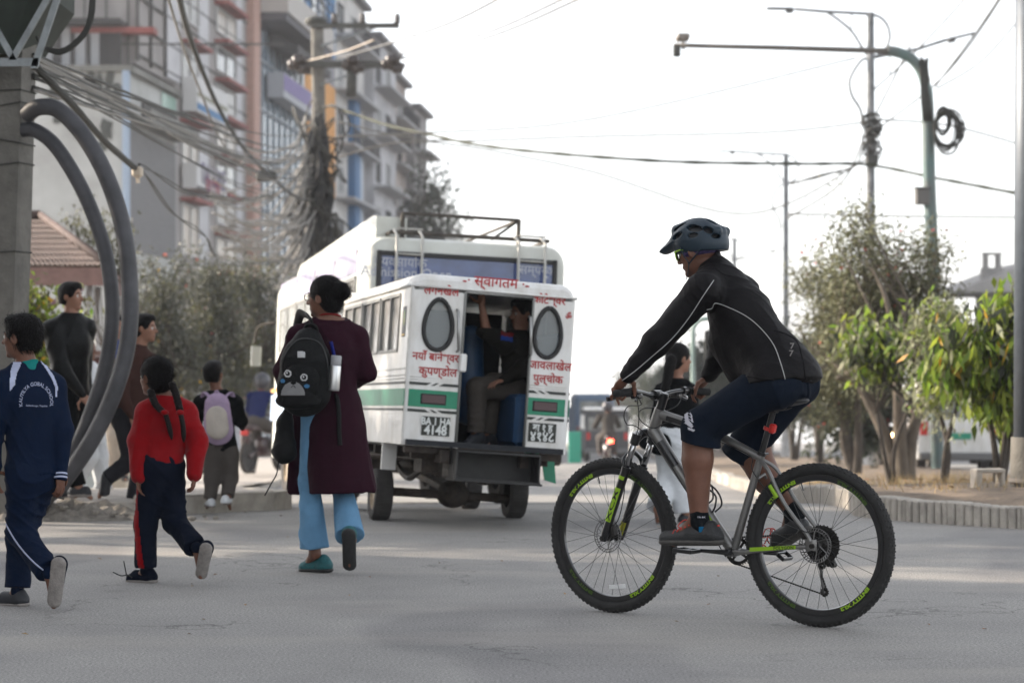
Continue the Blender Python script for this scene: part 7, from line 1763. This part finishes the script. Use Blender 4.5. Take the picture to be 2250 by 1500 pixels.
def build_utility():
    D = 55.0; g = gz(D); r = empty('utility_pole', tuple(P(700,800,D)), 0, 'tall concrete utility pole with two crossarms and insulators, wrapped in cables', 'utility pole'); r['worldmesh'] = 1
    b = P(712,800,D); b.z = g; t = P(697,48,D); MB().cyl(b, t, .25, .15, 14).build('shaft', CONC, r, 40)
    for (x0, x1, y, nm) in ((682,877,57,1),(648,872,142,2)):
        A, B = P(x0,y,D-.2), P(x1,y,D-.2); o = MB().box((A+B)/2, (B.x-A.x,.12,.12 if nm == 1 else .16), bev=.01).build('crossarm', DKST, r)
        for px in ((735,797,873) if nm == 1 else (657,775,862)):
            c = P(px, y, D-.2)
            for k in range(1 if nm == 1 else 3):
                q = c+Vector((.12*(k-1) if nm == 2 else 0, -.1*(k % 2), .05 if nm == 1 else .1*math.sin(k*2)))
                MB().lathe(q, [(0,0),(.05,0),(.10,.04),(.05,.08),(.11,.12),(.05,.16),(.09,.2),(.04,.24),(0,.25)] if nm == 1 else [(0,-.16),(.10,-.14),(.16,-.05),(.10,0),(.17,.06),(.1,.12),(.05,.2),(0,.2)], (0,0,1) if nm == 1 else (1,.3,.2*k), 12).build('insulator', mat('brown_porcelain', (.035,.025,.022), .3), o, True)
        MB().tube([P(705,y+45,D-.15), P(x1-50,y+4,D-.2)], .03, 6).build('brace', GALV, o)
    MB().ell(P(694,48,D), (.28,.28,.14)).build('pole_cap', DKST, r, True); MB().cyl(P(773,142,D-.1), P(772,212,D-.1), .13, seg=10).build('drop_bracket', DKST, r, True)
    # the great tangle hanging on the pole
    random.seed(21); tg = empty('cable_tangle', tuple(P(690,500,D-1)), 0, 'huge dark tangle of cables bunched on the utility pole', 'cable tangle'); tg['worldmesh'] = 1
    core = MB()
    for i in range(150):
        a = random.uniform(0,1); py = 250+360*a; w = 13+62*a; x = 702-30*a+random.gauss(0, w*.5); L = random.uniform(60,190)
        core.tube(catmull([P(x, py, D-.5+random.gauss(0,.3)), P(x-random.uniform(-16,26), py+L*.5, D-.6+random.gauss(0,.4)), P(700-32*min(1,(py+L-250)/360)+random.gauss(0,w*.3), py+L, D-.5+random.gauss(0,.2))], 5), random.uniform(.03,.07), 5)
    core.build('dark_cable_mass', mat('tangle_black', (.018,.018,.019), .8), tg, True)
    lp = MB()
    for i in range(34):
        cx, cy = random.gauss(705,22), random.uniform(265,560); rx, ry = random.uniform(15,40), random.uniform(25,60); ph = random.uniform(0,6)
        lp.tube([P(cx+rx*math.cos(t+ph), cy+ry*math.sin(t), D-.9+.3*math.sin(t*2+ph)) for t in [k*math.pi/12 for k in range(25)]], .022, 5)
    lp.build('coiled_loops', BLKC, tg, True)
    fan = MB()
    for i in range(64):
        a = i/64; x0, y0 = 690+random.gauss(0,10), 240+300*random.random(); x1, y1 = random.uniform(545,650), y0+random.uniform(60,260)
        fan.tube(catmull([P(x0,y0,D-.6), P((x0+x1)/2+15, (y0+y1)/2+random.uniform(-5,45), D-1.2), P(x1,y1,D-2.5), P(x1-90,y1+random.uniform(-60,30),D-6)], 6), random.uniform(.018,.034), 5)
    fan.build('pale_cable_fan', mat('pale_cable', (.26,.25,.235), .7), tg, True)
    # individual spans
    G1 = 'thin service cables from the left pole to the utility pole'
    random.seed(8)
    for i in range(18):
        y0 = 118+random.uniform(0,85); y1 = 265+random.uniform(0,150); s_ = random.uniform(20,95)
        a, b_ = P(74,y0,17.4), P(695,y1,D); m_ = [a.lerp(b_, t)-Vector((0,0,s_/FPX*4*t*(1-t)*a.lerp(b_,t).y*1.0)) for t in (0,.12,.28,.48,.7,.88,1)]
        cable(m_, .0075+.004*random.random(), 'thin service cable sagging from the left pole to the utility pole', BLKC if i % 3 else GREYC, G1)
    for k, (pts, lab) in enumerate((([P(72,138,17.4), P(118,188,17.9), P(165,236,18.6), P(232,312,20), P(302,374,21.5)],'thick twisted cable bundle running down right from the left pole to a pale clamp'),
        ([P(300,372,21.5), P(350,425,23), P(400,478,25), P(450,525,28), P(520,575,33), P(690,560,D)],'lower thin cables continuing from the pale clamp'),([P(302,370,21.5), P(372,400,24), P(450,425,28), P(560,440,36), P(690,400,D)],'upper thin cables continuing from the pale clamp'))):
        c = catmull(pts, 8); m = MB()
        for j in range(7 if k == 0 else 2): m.tube([p+Vector((math.cos(i*.3+j*.9)*.02, math.sin(i*.2+j*1.3)*.018, math.sin(i*.3+j*.9)*(.02 if k == 0 else .035+.02*j))) for i, p in enumerate(c)], .011 if k == 0 else .008, 5)
        tag(m.build('cable_bundle', BLKC, None, True), lab, 'cable bundle')
    MB_ = MB().box(P(302,378,21.4), (.10,.10,.10), bev=.02).tube([P(300,372,21.4), P(304,402,21.4)], .02, 6); tag(MB_.build('cable_clamp', mat('pale_clamp', (.45,.38,.3), .6)), 'pale clamp hanging where the cable bundle forks', 'clamp')
    cable([P(388,-30,22), P(420,90,27), P(478,232,33), P(535,325,40), P(592,385,46), P(650,432,51), P(700,440,D-.4)], .034, 'thick dark cable swooping down from the top edge to the utility pole'); cable([P(362,-30,22), P(405,110,27), P(450,225,32), P(468,272,34), P(500,330,39), P(560,390,46)], .016, 'thinner cable beside the thick swooping one', GREYC)
    tag(MB().box(P(585,387,45.5), (.42,.2,.22), bev=.05).build('cable_joint_box', DKST), 'black joint box on the swooping cable', 'joint box')
    HV = [([P(740,130,D), P(960,62,44), P(1110,-10,38)],'upper'),([P(880,130,D), P(1080,80,46), P(1290,-10,38)],'middle'),([P(880,118,D), P(1060,76,47), P(1250,-8,39)],'lower')]
    for pts, w in HV: cable(pts, .024, 'thin pale overhead wire rising to the top edge, %s of three' % w, mat('bright_wire', (.1,.1,.1), .5), 'overhead wires rising right')
    cable([P(673,135,D-.3), P(760,112,D-3), P(822,88,D-6)], .018, 'stout pale cable on the lower crossarm', mat('beige_cable', (.4,.34,.28), .6))
    main = [P(742,238,D), P(850,275,52), P(940,295,50), P(1060,320,48), P(1250,340,46), P(1500,356,45), P(1760,360,46), P(1905,362,48), P(2060,392,47), P(2225,423,46), P(2400,455,45)]
    c = catmull(main, 10); m = MB().tube(c, .032, 6); 
    for j in range(2): m.tube([p+Vector((0, math.sin(i*.8+j*3)*.03, math.cos(i*.8+j*3)*.03)) for i, p in enumerate(c)], .012, 5)
    tag(m.build('cable_bundle', mat('green_black_cable', (.03,.035,.02), .8)), 'long dark cable crossing the whole street under the sky', 'cable bundle')
    for i, (pts, lab) in enumerate((([(742,300),(930,292),(1300,262),(1880,128)],'faint wire climbing right to the first street lamp'),([(745,268),(950,308),(1300,300),(1700,290),(1905,268)],'wire reaching the cable knot of the first street lamp'),([(745,345),(930,312),(1280,372),(1640,470),(1905,350)],'slack wire hanging above the cyclist'),
        ([(1738,405),(1800,385),(1880,362),(1912,300),(2050,190),(2130,100),(2210,-20)],'wire rising past the camera mast to the upper right corner'),([(1912,205),(2010,115),(2100,20),(2140,-30)],'wire rising steeply behind the mast elbow'),([(2055,190),(2120,105),(2180,20),(2205,-20)],'outer wire from the mast to the top edge'),([(2058,195),(2150,140),(2225,60),(2270,0)],'wire from the mast towards the right steel pole'),
        ([(1730,480),(1850,400),(1905,290),(2000,100)],'thin wire from second lamp up to the mast'),([(1730,470),(1990,475),(2300,478)],'level wire behind the median trees'),([(1915,262),(2080,275),(2250,320)],'wire passing right behind the cable coil'))):
        cable([P(x, y, 50) for x, y in pts], .023, lab, GREYC)
def build_lamps():
    PW = mat('lamp_pole_paint', (.15,.155,.16), .6, .2, var=.35, vscale=5); HD = mat('lamp_head', (.08,.08,.08), .5)
    g = gz(50)+.15; H = CH+(HY-28)*50/FPX-g
    r = empty('street_lamp', (0,0,0), 0, 'x', 'street lamp', 'street lamps along the median')
    MB().tube([(0,0,0),(0,0,.5),(0,0,.52),(0,0,H)], [.15,.15,.12,.08], 12).build('pole', PW, r, True)
    MB().tube([(0,0,-.05),(0,0,2.7)], [.17,.165], 12).build('base_sleeve', mat('pale_sleeve', (.40,.40,.40), .7, var=.3, vscale=4), r, 40)
    for s, z0, L, rise, nm in ((-1, H-.03, 2.1, .12, 'a'), (1, H-1.0, 2.1, .45, 'b')):
        ar = MB(); ar.tube([(0,0,z0),(s*L*.5,0,z0+rise*.45),(s*(L-.42),0,z0+rise*.9)], .036, 8)
        if s < 0: ar.tube(catmull([(-.95,0,z0+.03),(-.72,0,z0-.12),(-.42,0,z0-.38),(-.2,0,z0-.72),(-.04,0,z0-.95)], 5), .032, 6); ar.cyl((-.42,0,z0+.02),(-.42,0,z0-.32),.016,seg=6)
        else: ar.cyl((.42,0,z0+.1),(.42,0,z0-.35),.016,seg=6)
        a = ar.build('lamp_arm', PW, r, True)
        h = Vector((s*(L-.42),0,z0+rise*.9)); d = Vector((s,0,rise/L*1.1 if s > 0 else .02)).normalized(); M = Matrix((d, Vector((0,1,0)), d.cross(Vector((0,1,0))))).transposed()
        MB().box(h+d*.36, (.5,.2,.045), M=M, bev=.015).box(h+d*.1-Vector((0,0,.03)), (.16,.17,.12), M=M, bev=.02).build('lamp_head', HD, a)
    sc = MB(); sc.tube([(.02+.40*math.sin(t),0,H-.05-.46*(1-math.cos(t))) for t in [k*math.pi/14 for k in range(15)]], .032, 6); sc.tube(catmull([(-.02,0,H-1.02),(-.2,0,H-1.05),(-.45,0,H-1.45),(-.42,0,H-1.8),(-.22,0,H-2.15),(-.18,0,H-2.5)], 5), .034, 6); sc.cyl((0,0,H-2.35),(-.2,0,H-2.35),.015,seg=6)
    sc.build('scroll_bracket', PW, r, True)
    index_kids()
    proto = r; spots = [(1913,50,'nearest tall street lamp with twin arms, cable knot and box halfway up'),(1727,76,'second street lamp, rising just right of the cyclist'),(1614,104,'third street lamp, right behind the cyclist helmet'),(1520,150,'fourth, faint street lamp above the handlebars'),(1478,200,'fifth and faintest street lamp far down the road')]
    for i, (px, D, lab) in enumerate(spots):
        o = proto if i == 0 else copy_tree(proto); p = P(px,800,D); o.location = (p.x, D, gz(D)+.15); o['label'] = lab
        if i: o.rotation_euler = (0, 0, R((-3,2,4,-2)[i-1])); o.scale = (1,1,1+.02*math.sin(i*2))
    D = 49.7; kn = MB(); random.seed(4)
    for i in range(16):
        cy = random.uniform(265,335); kn.tube([P(1912+random.uniform(-6,14)+14*math.cos(t), cy+18*math.sin(t), D+.1*math.sin(t)) for t in [k*math.pi/7 for k in range(15)]], .018, 5)
    tag(kn.build('cable_coil', BLKC, None, True), 'small knot of coiled cable on the nearest street lamp', 'cable coil', 'cable coils on poles')
    q = P(1916,350,49.8); tag(MB().box(q, (.26,.22,.22), bev=.02).cyl(q+Vector((0,0,.1)), q+Vector((-.04,0,.22)), .09, .04, 8).build('junction_box', DKST), 'dark junction box on the nearest street lamp', 'junction box')
    # camera mast
    D = 45.0; r = empty('camera_mast', tuple(P(2060,800,D)), 0, 'teal mast with a long horizontal arm and a surveillance camera at its tip', 'mast'); r['worldmesh'] = 1
    TEALP = mat('teal_mast_paint', (.07,.135,.13), .6, var=.4, vscale=2, col2=(.10,.10,.095)); b = P(2062,800,D); b.z = gz(D)
    pts = [b, P(2056,900,D), P(2050,600,D), P(2042,400,D), P(2039,260,D), P(2034,190,D), P(2020,150,D), P(1998,126,D), P(1970,115,D), P(1950,112,D)]
    MB().tube(catmull(pts, 6), [.125]*30+[.105]*25, 14).build('column', TEALP, r, True)
    MB().tube([P(1972,115,D), P(1935,112,D), P(1700,105,D), P(1480,100,D)], [.10,.058,.05,.045], 12).build('arm', mat('brown_grey_steel', (.10,.09,.08), .6, .2), r, True)
    MB().box(P(1487,112,D), (.15,.14,.24), bev=.02).build('camera_bracket', DKST, r)
    cm = MB().box(P(1500,83,D), (.26,.5,.12), bev=.03).cyl(P(1501,88,D), P(1502,110,D), .03, seg=8).lathe(P(1500,83,D-.25), [(0,0),(.04,0),(.05,-.05),(0,-.05)], (0,1,0), 12); cm.build('surveillance_camera', mat('camera_tan', (.16,.14,.12), .5), r, 40)
    c = MB()
    random.seed(14)
    for i in range(26): a, b_ = random.uniform(0,1), random.uniform(0,1); t0 = random.uniform(0,.8); q = [P(2038+4*math.sin(k+i), 170+k*60, D-.14) for k in range(3)]; c.tube([P(2022+random.uniform(-4,18)+k*3, 130+k*45+random.uniform(-6,6), D-.13) for k in range(4)], .014, 5)
    c.build('tied_cables', BLKC, r, True)
    q = P(2026,432,D-.05); MB().box(q, (.26,.26,.32), bev=.015).box(q+Vector((0,-.02,.17)), (.32,.3,.02)).build('control_box', mat('box_grey', (.09,.085,.08), .6), r)
    co = MB()
    for i in range(30):
        rx = random.uniform(12,17) if i < 14 else random.uniform(20,34); ry = random.uniform(22,28) if i < 14 else random.uniform(34,50); cx = 2062+rx*.7; cy = (265 if i < 14 else 285)+random.gauss(0,4)
        co.tube([P(cx+rx*math.cos(t)+1.5*math.sin(3*t+i), cy+ry*math.sin(t), D-.2+.06*math.sin(t+i)) for t in [k*math.pi/12 for k in range(25)]], .014, 5)
    tag(co.build('cable_coil', BLKC, None, True), 'large coil of spare cable hung on the camera mast', 'cable coil', 'cable coils on poles')
    # big steel pole at the right edge
    D = 18.6; r = empty('steel_pole', tuple(P(2264,1080,D)), 0, 'large pale steel pole with a concrete lower sleeve at the right edge', 'pole'); r['worldmesh'] = 1
    b = P(2263,1085,D); MB().cyl(b, P(2264,960,D), .168, .155, 24).build('concrete_sleeve', CONC, r, 40); MB().lathe(P(2263,1058,D), [(.15,0),(.175,0),(.175,.03),(.15,.03)], (0,0,1), 24, True).build('sleeve_band', mat('pale_band',(.2,.18,.16),.8), r, 30); MB().cyl(P(2264,965,D), P(2266,-300,D), .135, .125, 24).build('shaft', mat('pale_blue_steel', (.085,.10,.12), .5, .2, var=.15), r, True)
    # traffic signal behind the rider
    D = 42.0; r = empty('traffic_signal', tuple(P(1524,800,D)), 0, 'slender green traffic signal with a hooked arm behind the cyclist', 'traffic signal'); r['worldmesh'] = 1
    b = P(1523,800,D); b.z = gz(D); GS = mat('pale_green_steel', (.26,.34,.31), .6)
    MB().tube(catmull([b, P(1523,900,D), P(1523,740,D), P(1527,715,D), P(1540,702,D), P(1560,700,D)], 6), .045, 8).build('post', GS, r, True); hd = MB().box(P(1561,762,D), (.22,.2,.62), bev=.03).cyl(P(1561,700,D), P(1561,740,D), .03, seg=8).build('signal_head', DKST, r)
    for k in range(3): MB().lathe(P(1561,742+20*k,D-.1), [(0,0),(.075,0),(.085,-.1),(.08,-.1),(.07,-.02)], (0,1,0), 14).build('signal_lens', mat('dead_lens', (.03,.03,.03), .3), hd, True)
    # concrete bracket on the median
    D = 19.2; q = P(2172,1092,D); r = empty('concrete_block', (q.x, D, gz(D)+.2), R(8), 'small pale concrete U-shaped block on the dry median', 'concrete block')
    s = 1/FPX*D; MB().box((0,0,.12), (65*s,.16,.035), bev=.008).box((-28*s,0,.05), (14*s,.16,.17), bev=.008).box((27*s,.0,.05), (9*s,.155,.13), bev=.008).build('block', mat('pale_concrete', (.42,.38,.33), .85, var=.2, vscale=9), r)
# ---------------------------------------------------------------- trees and plants
def leafmat(name, col, rnd=.45, tl=.35): return mat(name, col, .55, rnd=rnd, translucent=tl, spec=.35)
LV_DUST = leafmat('dusty_leaf', (.085,.095,.062)); LV_MANGO = leafmat('mango_leaf', (.17,.235,.03), .6, .5); LV_OLIVE = leafmat('olive_leaf', (.105,.105,.052)); LV_PALE = leafmat('pale_leaf', (.24,.25,.15), .4); LV_YEL = leafmat('yellow_leaf', (.50,.28,.02), .3); LV_DARK = leafmat('dark_leaf', (.04,.048,.030)); LV_FL = leafmat('pink_flower', (.45,.12,.10), .3); LV_GREY = leafmat('grey_leaf', (.10,.105,.085))
BARK = mat('bark', (.105,.085,.065), .9, var=.4, vscale=9, bump=.8, bscale=30, stretch=(1,1,.3)); BARKD = mat('dark_bark', (.055,.045,.036), .9, var=.4, vscale=9, bump=.6, bscale=30)
def leaves(rng, centres, n, size, spread, droop=.3, slim=.42, out_bias=.0):
    "n folded leaves scattered round the twig centres"
    c = centres[rng.integers(0, len(centres), n)]; p = c+rng.normal(0, 1, (n,3))*spread
    d = rng.normal(0, 1, (n,3)); d[:,2] -= droop*2; d /= np.linalg.norm(d, axis=1)[:,None]
    s = rng.normal(0, 1, (n,3)); s -= d*(s*d).sum(1)[:,None]; s /= np.linalg.norm(s, axis=1)[:,None]; nn = np.cross(d, s)
    L = size*rng.uniform(.6, 1.25, n)[:,None]; W = L*slim*.5
    a = p; b = p+d*L*.45+s*W-nn*L*.05; e = p+d*L-nn*L*.12; f = p+d*L*.45-s*W-nn*L*.05
    v = np.stack([a, b, e, f], 1).reshape(-1, 3); k = np.arange(n)*4
    return v, np.stack([k, k+1, k+2, k+3], 1)
def tree(name, base, h, label, crown, leaf, nleaf, size, seed=1, stems=3, bark=BARK, spread=.14, droop=.3, slim=.42, group=None, rtrunk=.09, extra=None, lean=(0,0), twig=.012, splay=.35, clusters=60, cat='tree', gap=.0, reach=.75):
    "crown: list of (offset from base, radii). Limbs grow from the stem to twig points inside the crown, leaves gather round the twigs"
    rng = np.random.default_rng(seed); random.seed(seed); base = Vector(base); r = empty(name, tuple(base), 0, label, cat, group)
    tips = []
    tb = MB(); vols = [rr[0]*rr[1]*rr[2] for _, rr in crown]; tot = sum(vols)
    stemtops = []
    for s in range(stems):
        a = 2*math.pi*s/stems+seed; top = Vector((math.cos(a)*splay*h*.35+lean[0]*h, math.sin(a)*splay*h*.35+lean[1]*h, h*(.42+.15*random.random())))
        mid = Vector((math.cos(a)*splay*.08*h+lean[0]*h*.3+random.gauss(0,.03*h), math.sin(a)*splay*.08*h, h*.2)); pts = catmull([Vector((math.cos(a)*rtrunk*.5,math.sin(a)*rtrunk*.5,-.1)), mid, top], 6)
        tb.tube(pts, [rtrunk*(1.15-.75*i/len(pts)) for i in range(len(pts))], 8); stemtops.append((top, rtrunk*.42))
    for (c, rr), vv in zip(crown, vols):
        k = max(6, int(clusters*vv/tot)); c = Vector(c)
        for i in range(k):
            q = Vector(rng.normal(0, 1, 3).tolist()); q.normalize(); q *= (random.random()**.45); p = c+Vector((q.x*rr[0], q.y*rr[1], q.z*rr[2]))
            st, sr = min(stemtops, key=lambda t: (t[0]-p).length+random.uniform(0,.4*h)); 
            m1 = st.lerp(p, .45)+Vector((random.gauss(0,.06*h), random.gauss(0,.06*h), random.gauss(0,.04*h)+.03*h)); br = catmull([st-Vector((0,0,.04*h*random.random())), m1, p], 5)
            tb.tube(br, [max(twig*.5, sr*(.8-.75*j/len(br))) for j in range(len(br))], 5); tips += [tuple(p), tuple(p), tuple(p.lerp(m1,.3)), tuple(p+Vector((random.gauss(0,1),random.gauss(0,1),random.gauss(0,1)))*spread*1.2)]
    tb.build('trunk', bark, r, True)
    tips = np.array(tips); v, f = leaves(rng, tips, nleaf, size, spread, droop, slim); cr = meshobj('crown', v, f, leaf, r)
    for (m2, frac, nm) in (extra or []):
        v, f = leaves(rng, tips[rng.integers(0, len(tips), max(3, len(tips)//4))], int(nleaf*frac), size*(1.0 if nm != 'blossom' else .8), spread*1.1, droop, slim if nm != 'blossom' else .9); meshobj(nm, v, f, m2, cr)
    return r
def at(px, D, z=None): p = P(px, 800, D); return (p.x, D, gz(D)+.15 if z is None else z)
def build_trees():
    G = 'trees on the median'
    s = lambda D: D/FPX
    def cr(D, base_px, items):               # crown given as photo blobs (px, py, rx, ry) -> offsets from the base
        b = Vector(at(base_px, D)); return [((P(px, py, D)-b)+Vector((0, dy, 0)), (rx*s(D), max(.35, rx*s(D)*.8), ry*s(D))) for px, py, rx, ry, dy in items]
    tree('flowering_tree', at(1985,31), 3.3, 'tall spreading median tree with a thick forked trunk and sparse upper twigs', cr(31,1985,[(1950,640,130,80,.3),(1930,760,130,90,.2),(2050,640,100,75,.5),(1850,620,70,60,0),(1990,560,110,50,.3),(1870,530,75,50,0),(1870,480,40,30,0)]), LV_OLIVE, 15000, .075, 3, 4, BARK, .13, .25, .35, G, .11, [(LV_FL,.004,'blossom'),(LV_PALE,.22,'pale_leaves')], (-.03,0), .012, .5, 110)
    tree('flowering_tree', at(1880,36), 3.6, 'pink flowered olive green tree just right of the cyclist back', cr(36,1880,[(1850,700,90,110,0),(1800,640,55,80,0),(1830,850,80,80,0),(1900,800,60,90,0)]), LV_OLIVE, 12000, .08, 9, 3, BARKD, .14, .25, .35, G, .08, [(LV_FL,.006,'blossom'),(LV_PALE,.2,'pale_leaves')], (-.02,0), .012, .3, 80)
    tree('bright_sapling', at(1965,27.5), 2.2, 'bright green broad leaved clump against the dark trunk', cr(27.5,1965,[(1935,765,55,60,0),(1895,745,30,40,0)]), LV_MANGO, 700, .15, 12, 2, BARKD, .12, .9, .36, G, .035, [(LV_PALE,.5,'pale_leaves'),(LV_DARK,.4,'dark_leaves')], (0,0), .01, .3, 26)
    tree('pale_tree', at(2068,25.5), 2.6, 'pale dusty leaved tree beside the teal mast', cr(25.5,2068,[(2045,760,35,75,0),(2058,855,45,45,0),(2110,760,50,60,.3),(2080,700,60,40,.2)]), LV_PALE, 3600, .10, 15, 2, BARKD, .10, .7, .34, G, .04, [(LV_MANGO,.25,'green_leaves')], (0,0), .01, .3, 50)
    tree('mango_tree', at(2195,21.5), 2.5, 'mango tree with long drooping bright green leaves and a few orange ones, right edge', cr(21.5,2195,[(2190,760,70,70,0),(2130,830,55,60,0),(2240,700,50,80,0),(2215,860,70,60,0),(2260,800,60,90,.3),(2120,760,35,45,0)]), LV_MANGO, 2900, .19, 22, 3, BARKD, .11, 1.3, .27, G, .035, [(LV_YEL,.04,'orange_leaves'),(LV_PALE,.12,'pale_leaves'),(LV_DARK,.25,'dark_leaves')], (0,0), .012, .35, 64)
    for i, (px, D, h, cx, lab) in enumerate(((1800,52,3.8,0,'first dark tree of the shaded row behind the rear wheel'),(1745,62,4.0,0,'second dark tree of the shaded row'),(1690,74,4.6,0,'third dark tree of the shaded row'),(1640,88,5,0,'fourth dark tree, between the cyclist legs'),(1590,105,5.5,0,'fifth hazy tree of the shaded row'),(1880,44,3.2,0,'low dark tree in front of the oncoming motorcycle'))):
        b = at(px, D); rx = 70*s(D); tree('roadside_tree', b, h, lab, [((0,0,h*.64),(rx,rx,h*.34)),((rx*.7,.3,h*.45),(rx*.8,rx*.7,h*.28)),((-rx*.6,0,h*.42),(rx*.7,rx*.7,h*.28))], LV_DARK, 5600, .11+.02*i, 40+i, 3, BARKD, .20, .3, .45, 'dark trees of the shaded row', .07, None, (0,0), .02, .4, 50)
    for i, (px, D, h, lab) in enumerate(((1560,125,6.0,'grey hazy tree, nearest of the far row'),(1510,150,6.6,'grey hazy tree in the middle of the far row'),(1455,180,7.6,'large grey hazy tree of the far row'),(1405,215,8.4,'faint grey tree, second last of the far row'),(1362,260,8,'faintest tree of the far row beside the distant jeep'))):
        b = at(px, D); rx = h*.42; tree('distant_tree', b, h, lab, [((0,0,h*.58),(rx,rx,h*.38)),((rx*.7,1,h*.42),(rx*.8,rx*.7,h*.3))], LV_DARK, 4200, .3, 60+i, 2, BARKD, .4, .3, .6, 'far hazy trees', .12, None, (0,0), .04, .4, 40)
    # left side
    G2 = 'dusty trees on the left pavement'
    tree('dusty_tree', at(352,41), 4.0, 'dusty grey-green tree on the left pavement, left of three', cr(41,352,[(365,640,70,80,0),(345,740,60,90,0),(400,800,80,80,0),(330,860,50,60,0)]), LV_GREY, 8500, .10, 31, 3, BARKD, .15, .3, .4, G2, .07, [(LV_FL,.002,'blossom'),(LV_YEL,.004,'orange_leaves'),(LV_OLIVE,.3,'olive_leaves')], (0,0), .015, .3, 80)
    tree('dusty_tree', at(455,42.5), 4.2, 'dusty grey-green tree on the left pavement, middle of three', cr(42.5,455,[(450,640,70,70,0),(480,720,70,80,0),(440,800,70,80,0),(500,840,60,60,0)]), LV_GREY, 8500, .10, 33, 3, BARKD, .15, .3, .4, G2, .07, [(LV_FL,.003,'blossom'),(LV_OLIVE,.3,'olive_leaves')], (0,0), .015, .3, 80)
    tree('dusty_tree', at(550,44), 4.0, 'dusty grey-green tree on the left pavement, right of three', cr(44,550,[(545,640,60,55,0),(570,730,50,90,0),(545,830,60,80,0),(590,800,40,80,0)]), LV_GREY, 8000, .10, 35, 3, BARKD, .15, .3, .4, G2, .07, [(LV_OLIVE,.3,'olive_leaves')], (0,0), .015, .3, 80)
    tree('slender_shrub', at(250,36), 3.9, 'thin shrub with small leaves rising over the tiled roof', cr(36,250,[(215,510,55,32,0),(250,560,30,40,0),(165,490,14,22,0)]), LV_OLIVE, 700, .11, 37, 2, BARKD, .14, .8, .38, None, .03, None, (0,0), .012, .2, 22, 'shrub')
    tree('yellow_shrub', at(80,24), 2.0, 'yellow-green shrub between the concrete pole and the man in black', cr(24,80,[(80,680,45,50,0),(60,740,50,50,0),(110,760,40,50,0),(70,830,60,60,0)]), LV_MANGO, 1600, .10, 39, 2, BARKD, .10, .5, .4, None, .025, [(LV_YEL,.08,'orange_leaves'),(LV_OLIVE,.6,'olive_leaves')], (0,0), .01, .3, 40, 'shrub')
    tree('wispy_tree', (P(955,800,112).x, 112, gz(112)), 11.5, 'tall wispy tree rising behind the minibus roof rack', [((P(px,py,112)-Vector((P(955,800,112).x,112,gz(112))))+Vector((0,dy,0)), (rx*s(112), rx*s(112), ry*s(112))) for px, py, rx, ry, dy in ((940,350,22,40,0),(965,420,45,50,0),(930,430,35,60,0),(1000,470,45,30,0),(950,500,60,50,0))], LV_DARK, 2600, .26, 41, 2, BARKD, .45, .4, .4, None, .14, None, (0,0), .03, .25, 60)
    # unseen trees added past the left edge so their shade streaks the road
    for i, (x, y) in enumerate(((-9.5,18.3),(-10.5,20.9),(-9.8,24.0))): tree('shade_tree', (x, y, gz(y)+.15), 6.5, ('leafy unseen tree added for its shade, nearest one','leafy unseen tree added for its shade, middle one','leafy unseen tree added for its shade, farthest one')[i], [((0,0,4.6),(1.3,1.3,1.3)),((.5,.5,3.6),(1.2,.8,.8))], LV_OLIVE, 3600, .22, 70+i, 2, BARKD, .3, .3, .5, 'added shade trees', .12, None, (0,0), .03, .4, 50)
    # dry grass on the median: uncountable
    rng = np.random.default_rng(2); n = 5200; y = rng.uniform(17.7,34,n); x = np.array([medx(t) for t in y])+.2+rng.uniform(0,1,n)**.8*3.6
    z = np.array([gz(t)+.17 for t in y]); p = np.stack([x,y,z],1); cl = rng.normal(0,1,(n,2)); keep = (np.sin(x*3.1+y)*np.cos(y*1.7-x) > -.35); p = p[keep]; n = len(p)
    h = rng.uniform(.04,.16,n); a = rng.uniform(0,6.28,n); dx, dy = np.cos(a), np.sin(a); w = .004; t = rng.normal(0,.04,(n,2))
    v = np.stack([p-np.stack([dx*w,dy*w,0*dx],1), p+np.stack([dx*w,dy*w,0*dx],1), p+np.stack([t[:,0],t[:,1],h],1)],1).reshape(-1,3); k = np.arange(n)*3
    tag(meshobj('dry_grass', v, np.stack([k,k+1,k+2],1), mat('straw', (.34,.25,.12), .8, rnd=.4, translucent=.3)), 'short dry straw coloured grass on the median soil', 'grass', kind='stuff')
setup()
build_ground()
E_, P_, B_ = build_bike()
build_rider(E_, P_, B_)
build_boy(); build_girl(); build_woman(); build_others()
build_tempo(); build_bus(); build_far_vehicles()
build_left_street(); build_pavilion(); build_left_pole(); build_utility(); build_lamps(); build_trees(); build_haze()
for o in COL.objects:
    if 'worldmesh' in o: del o['worldmesh']
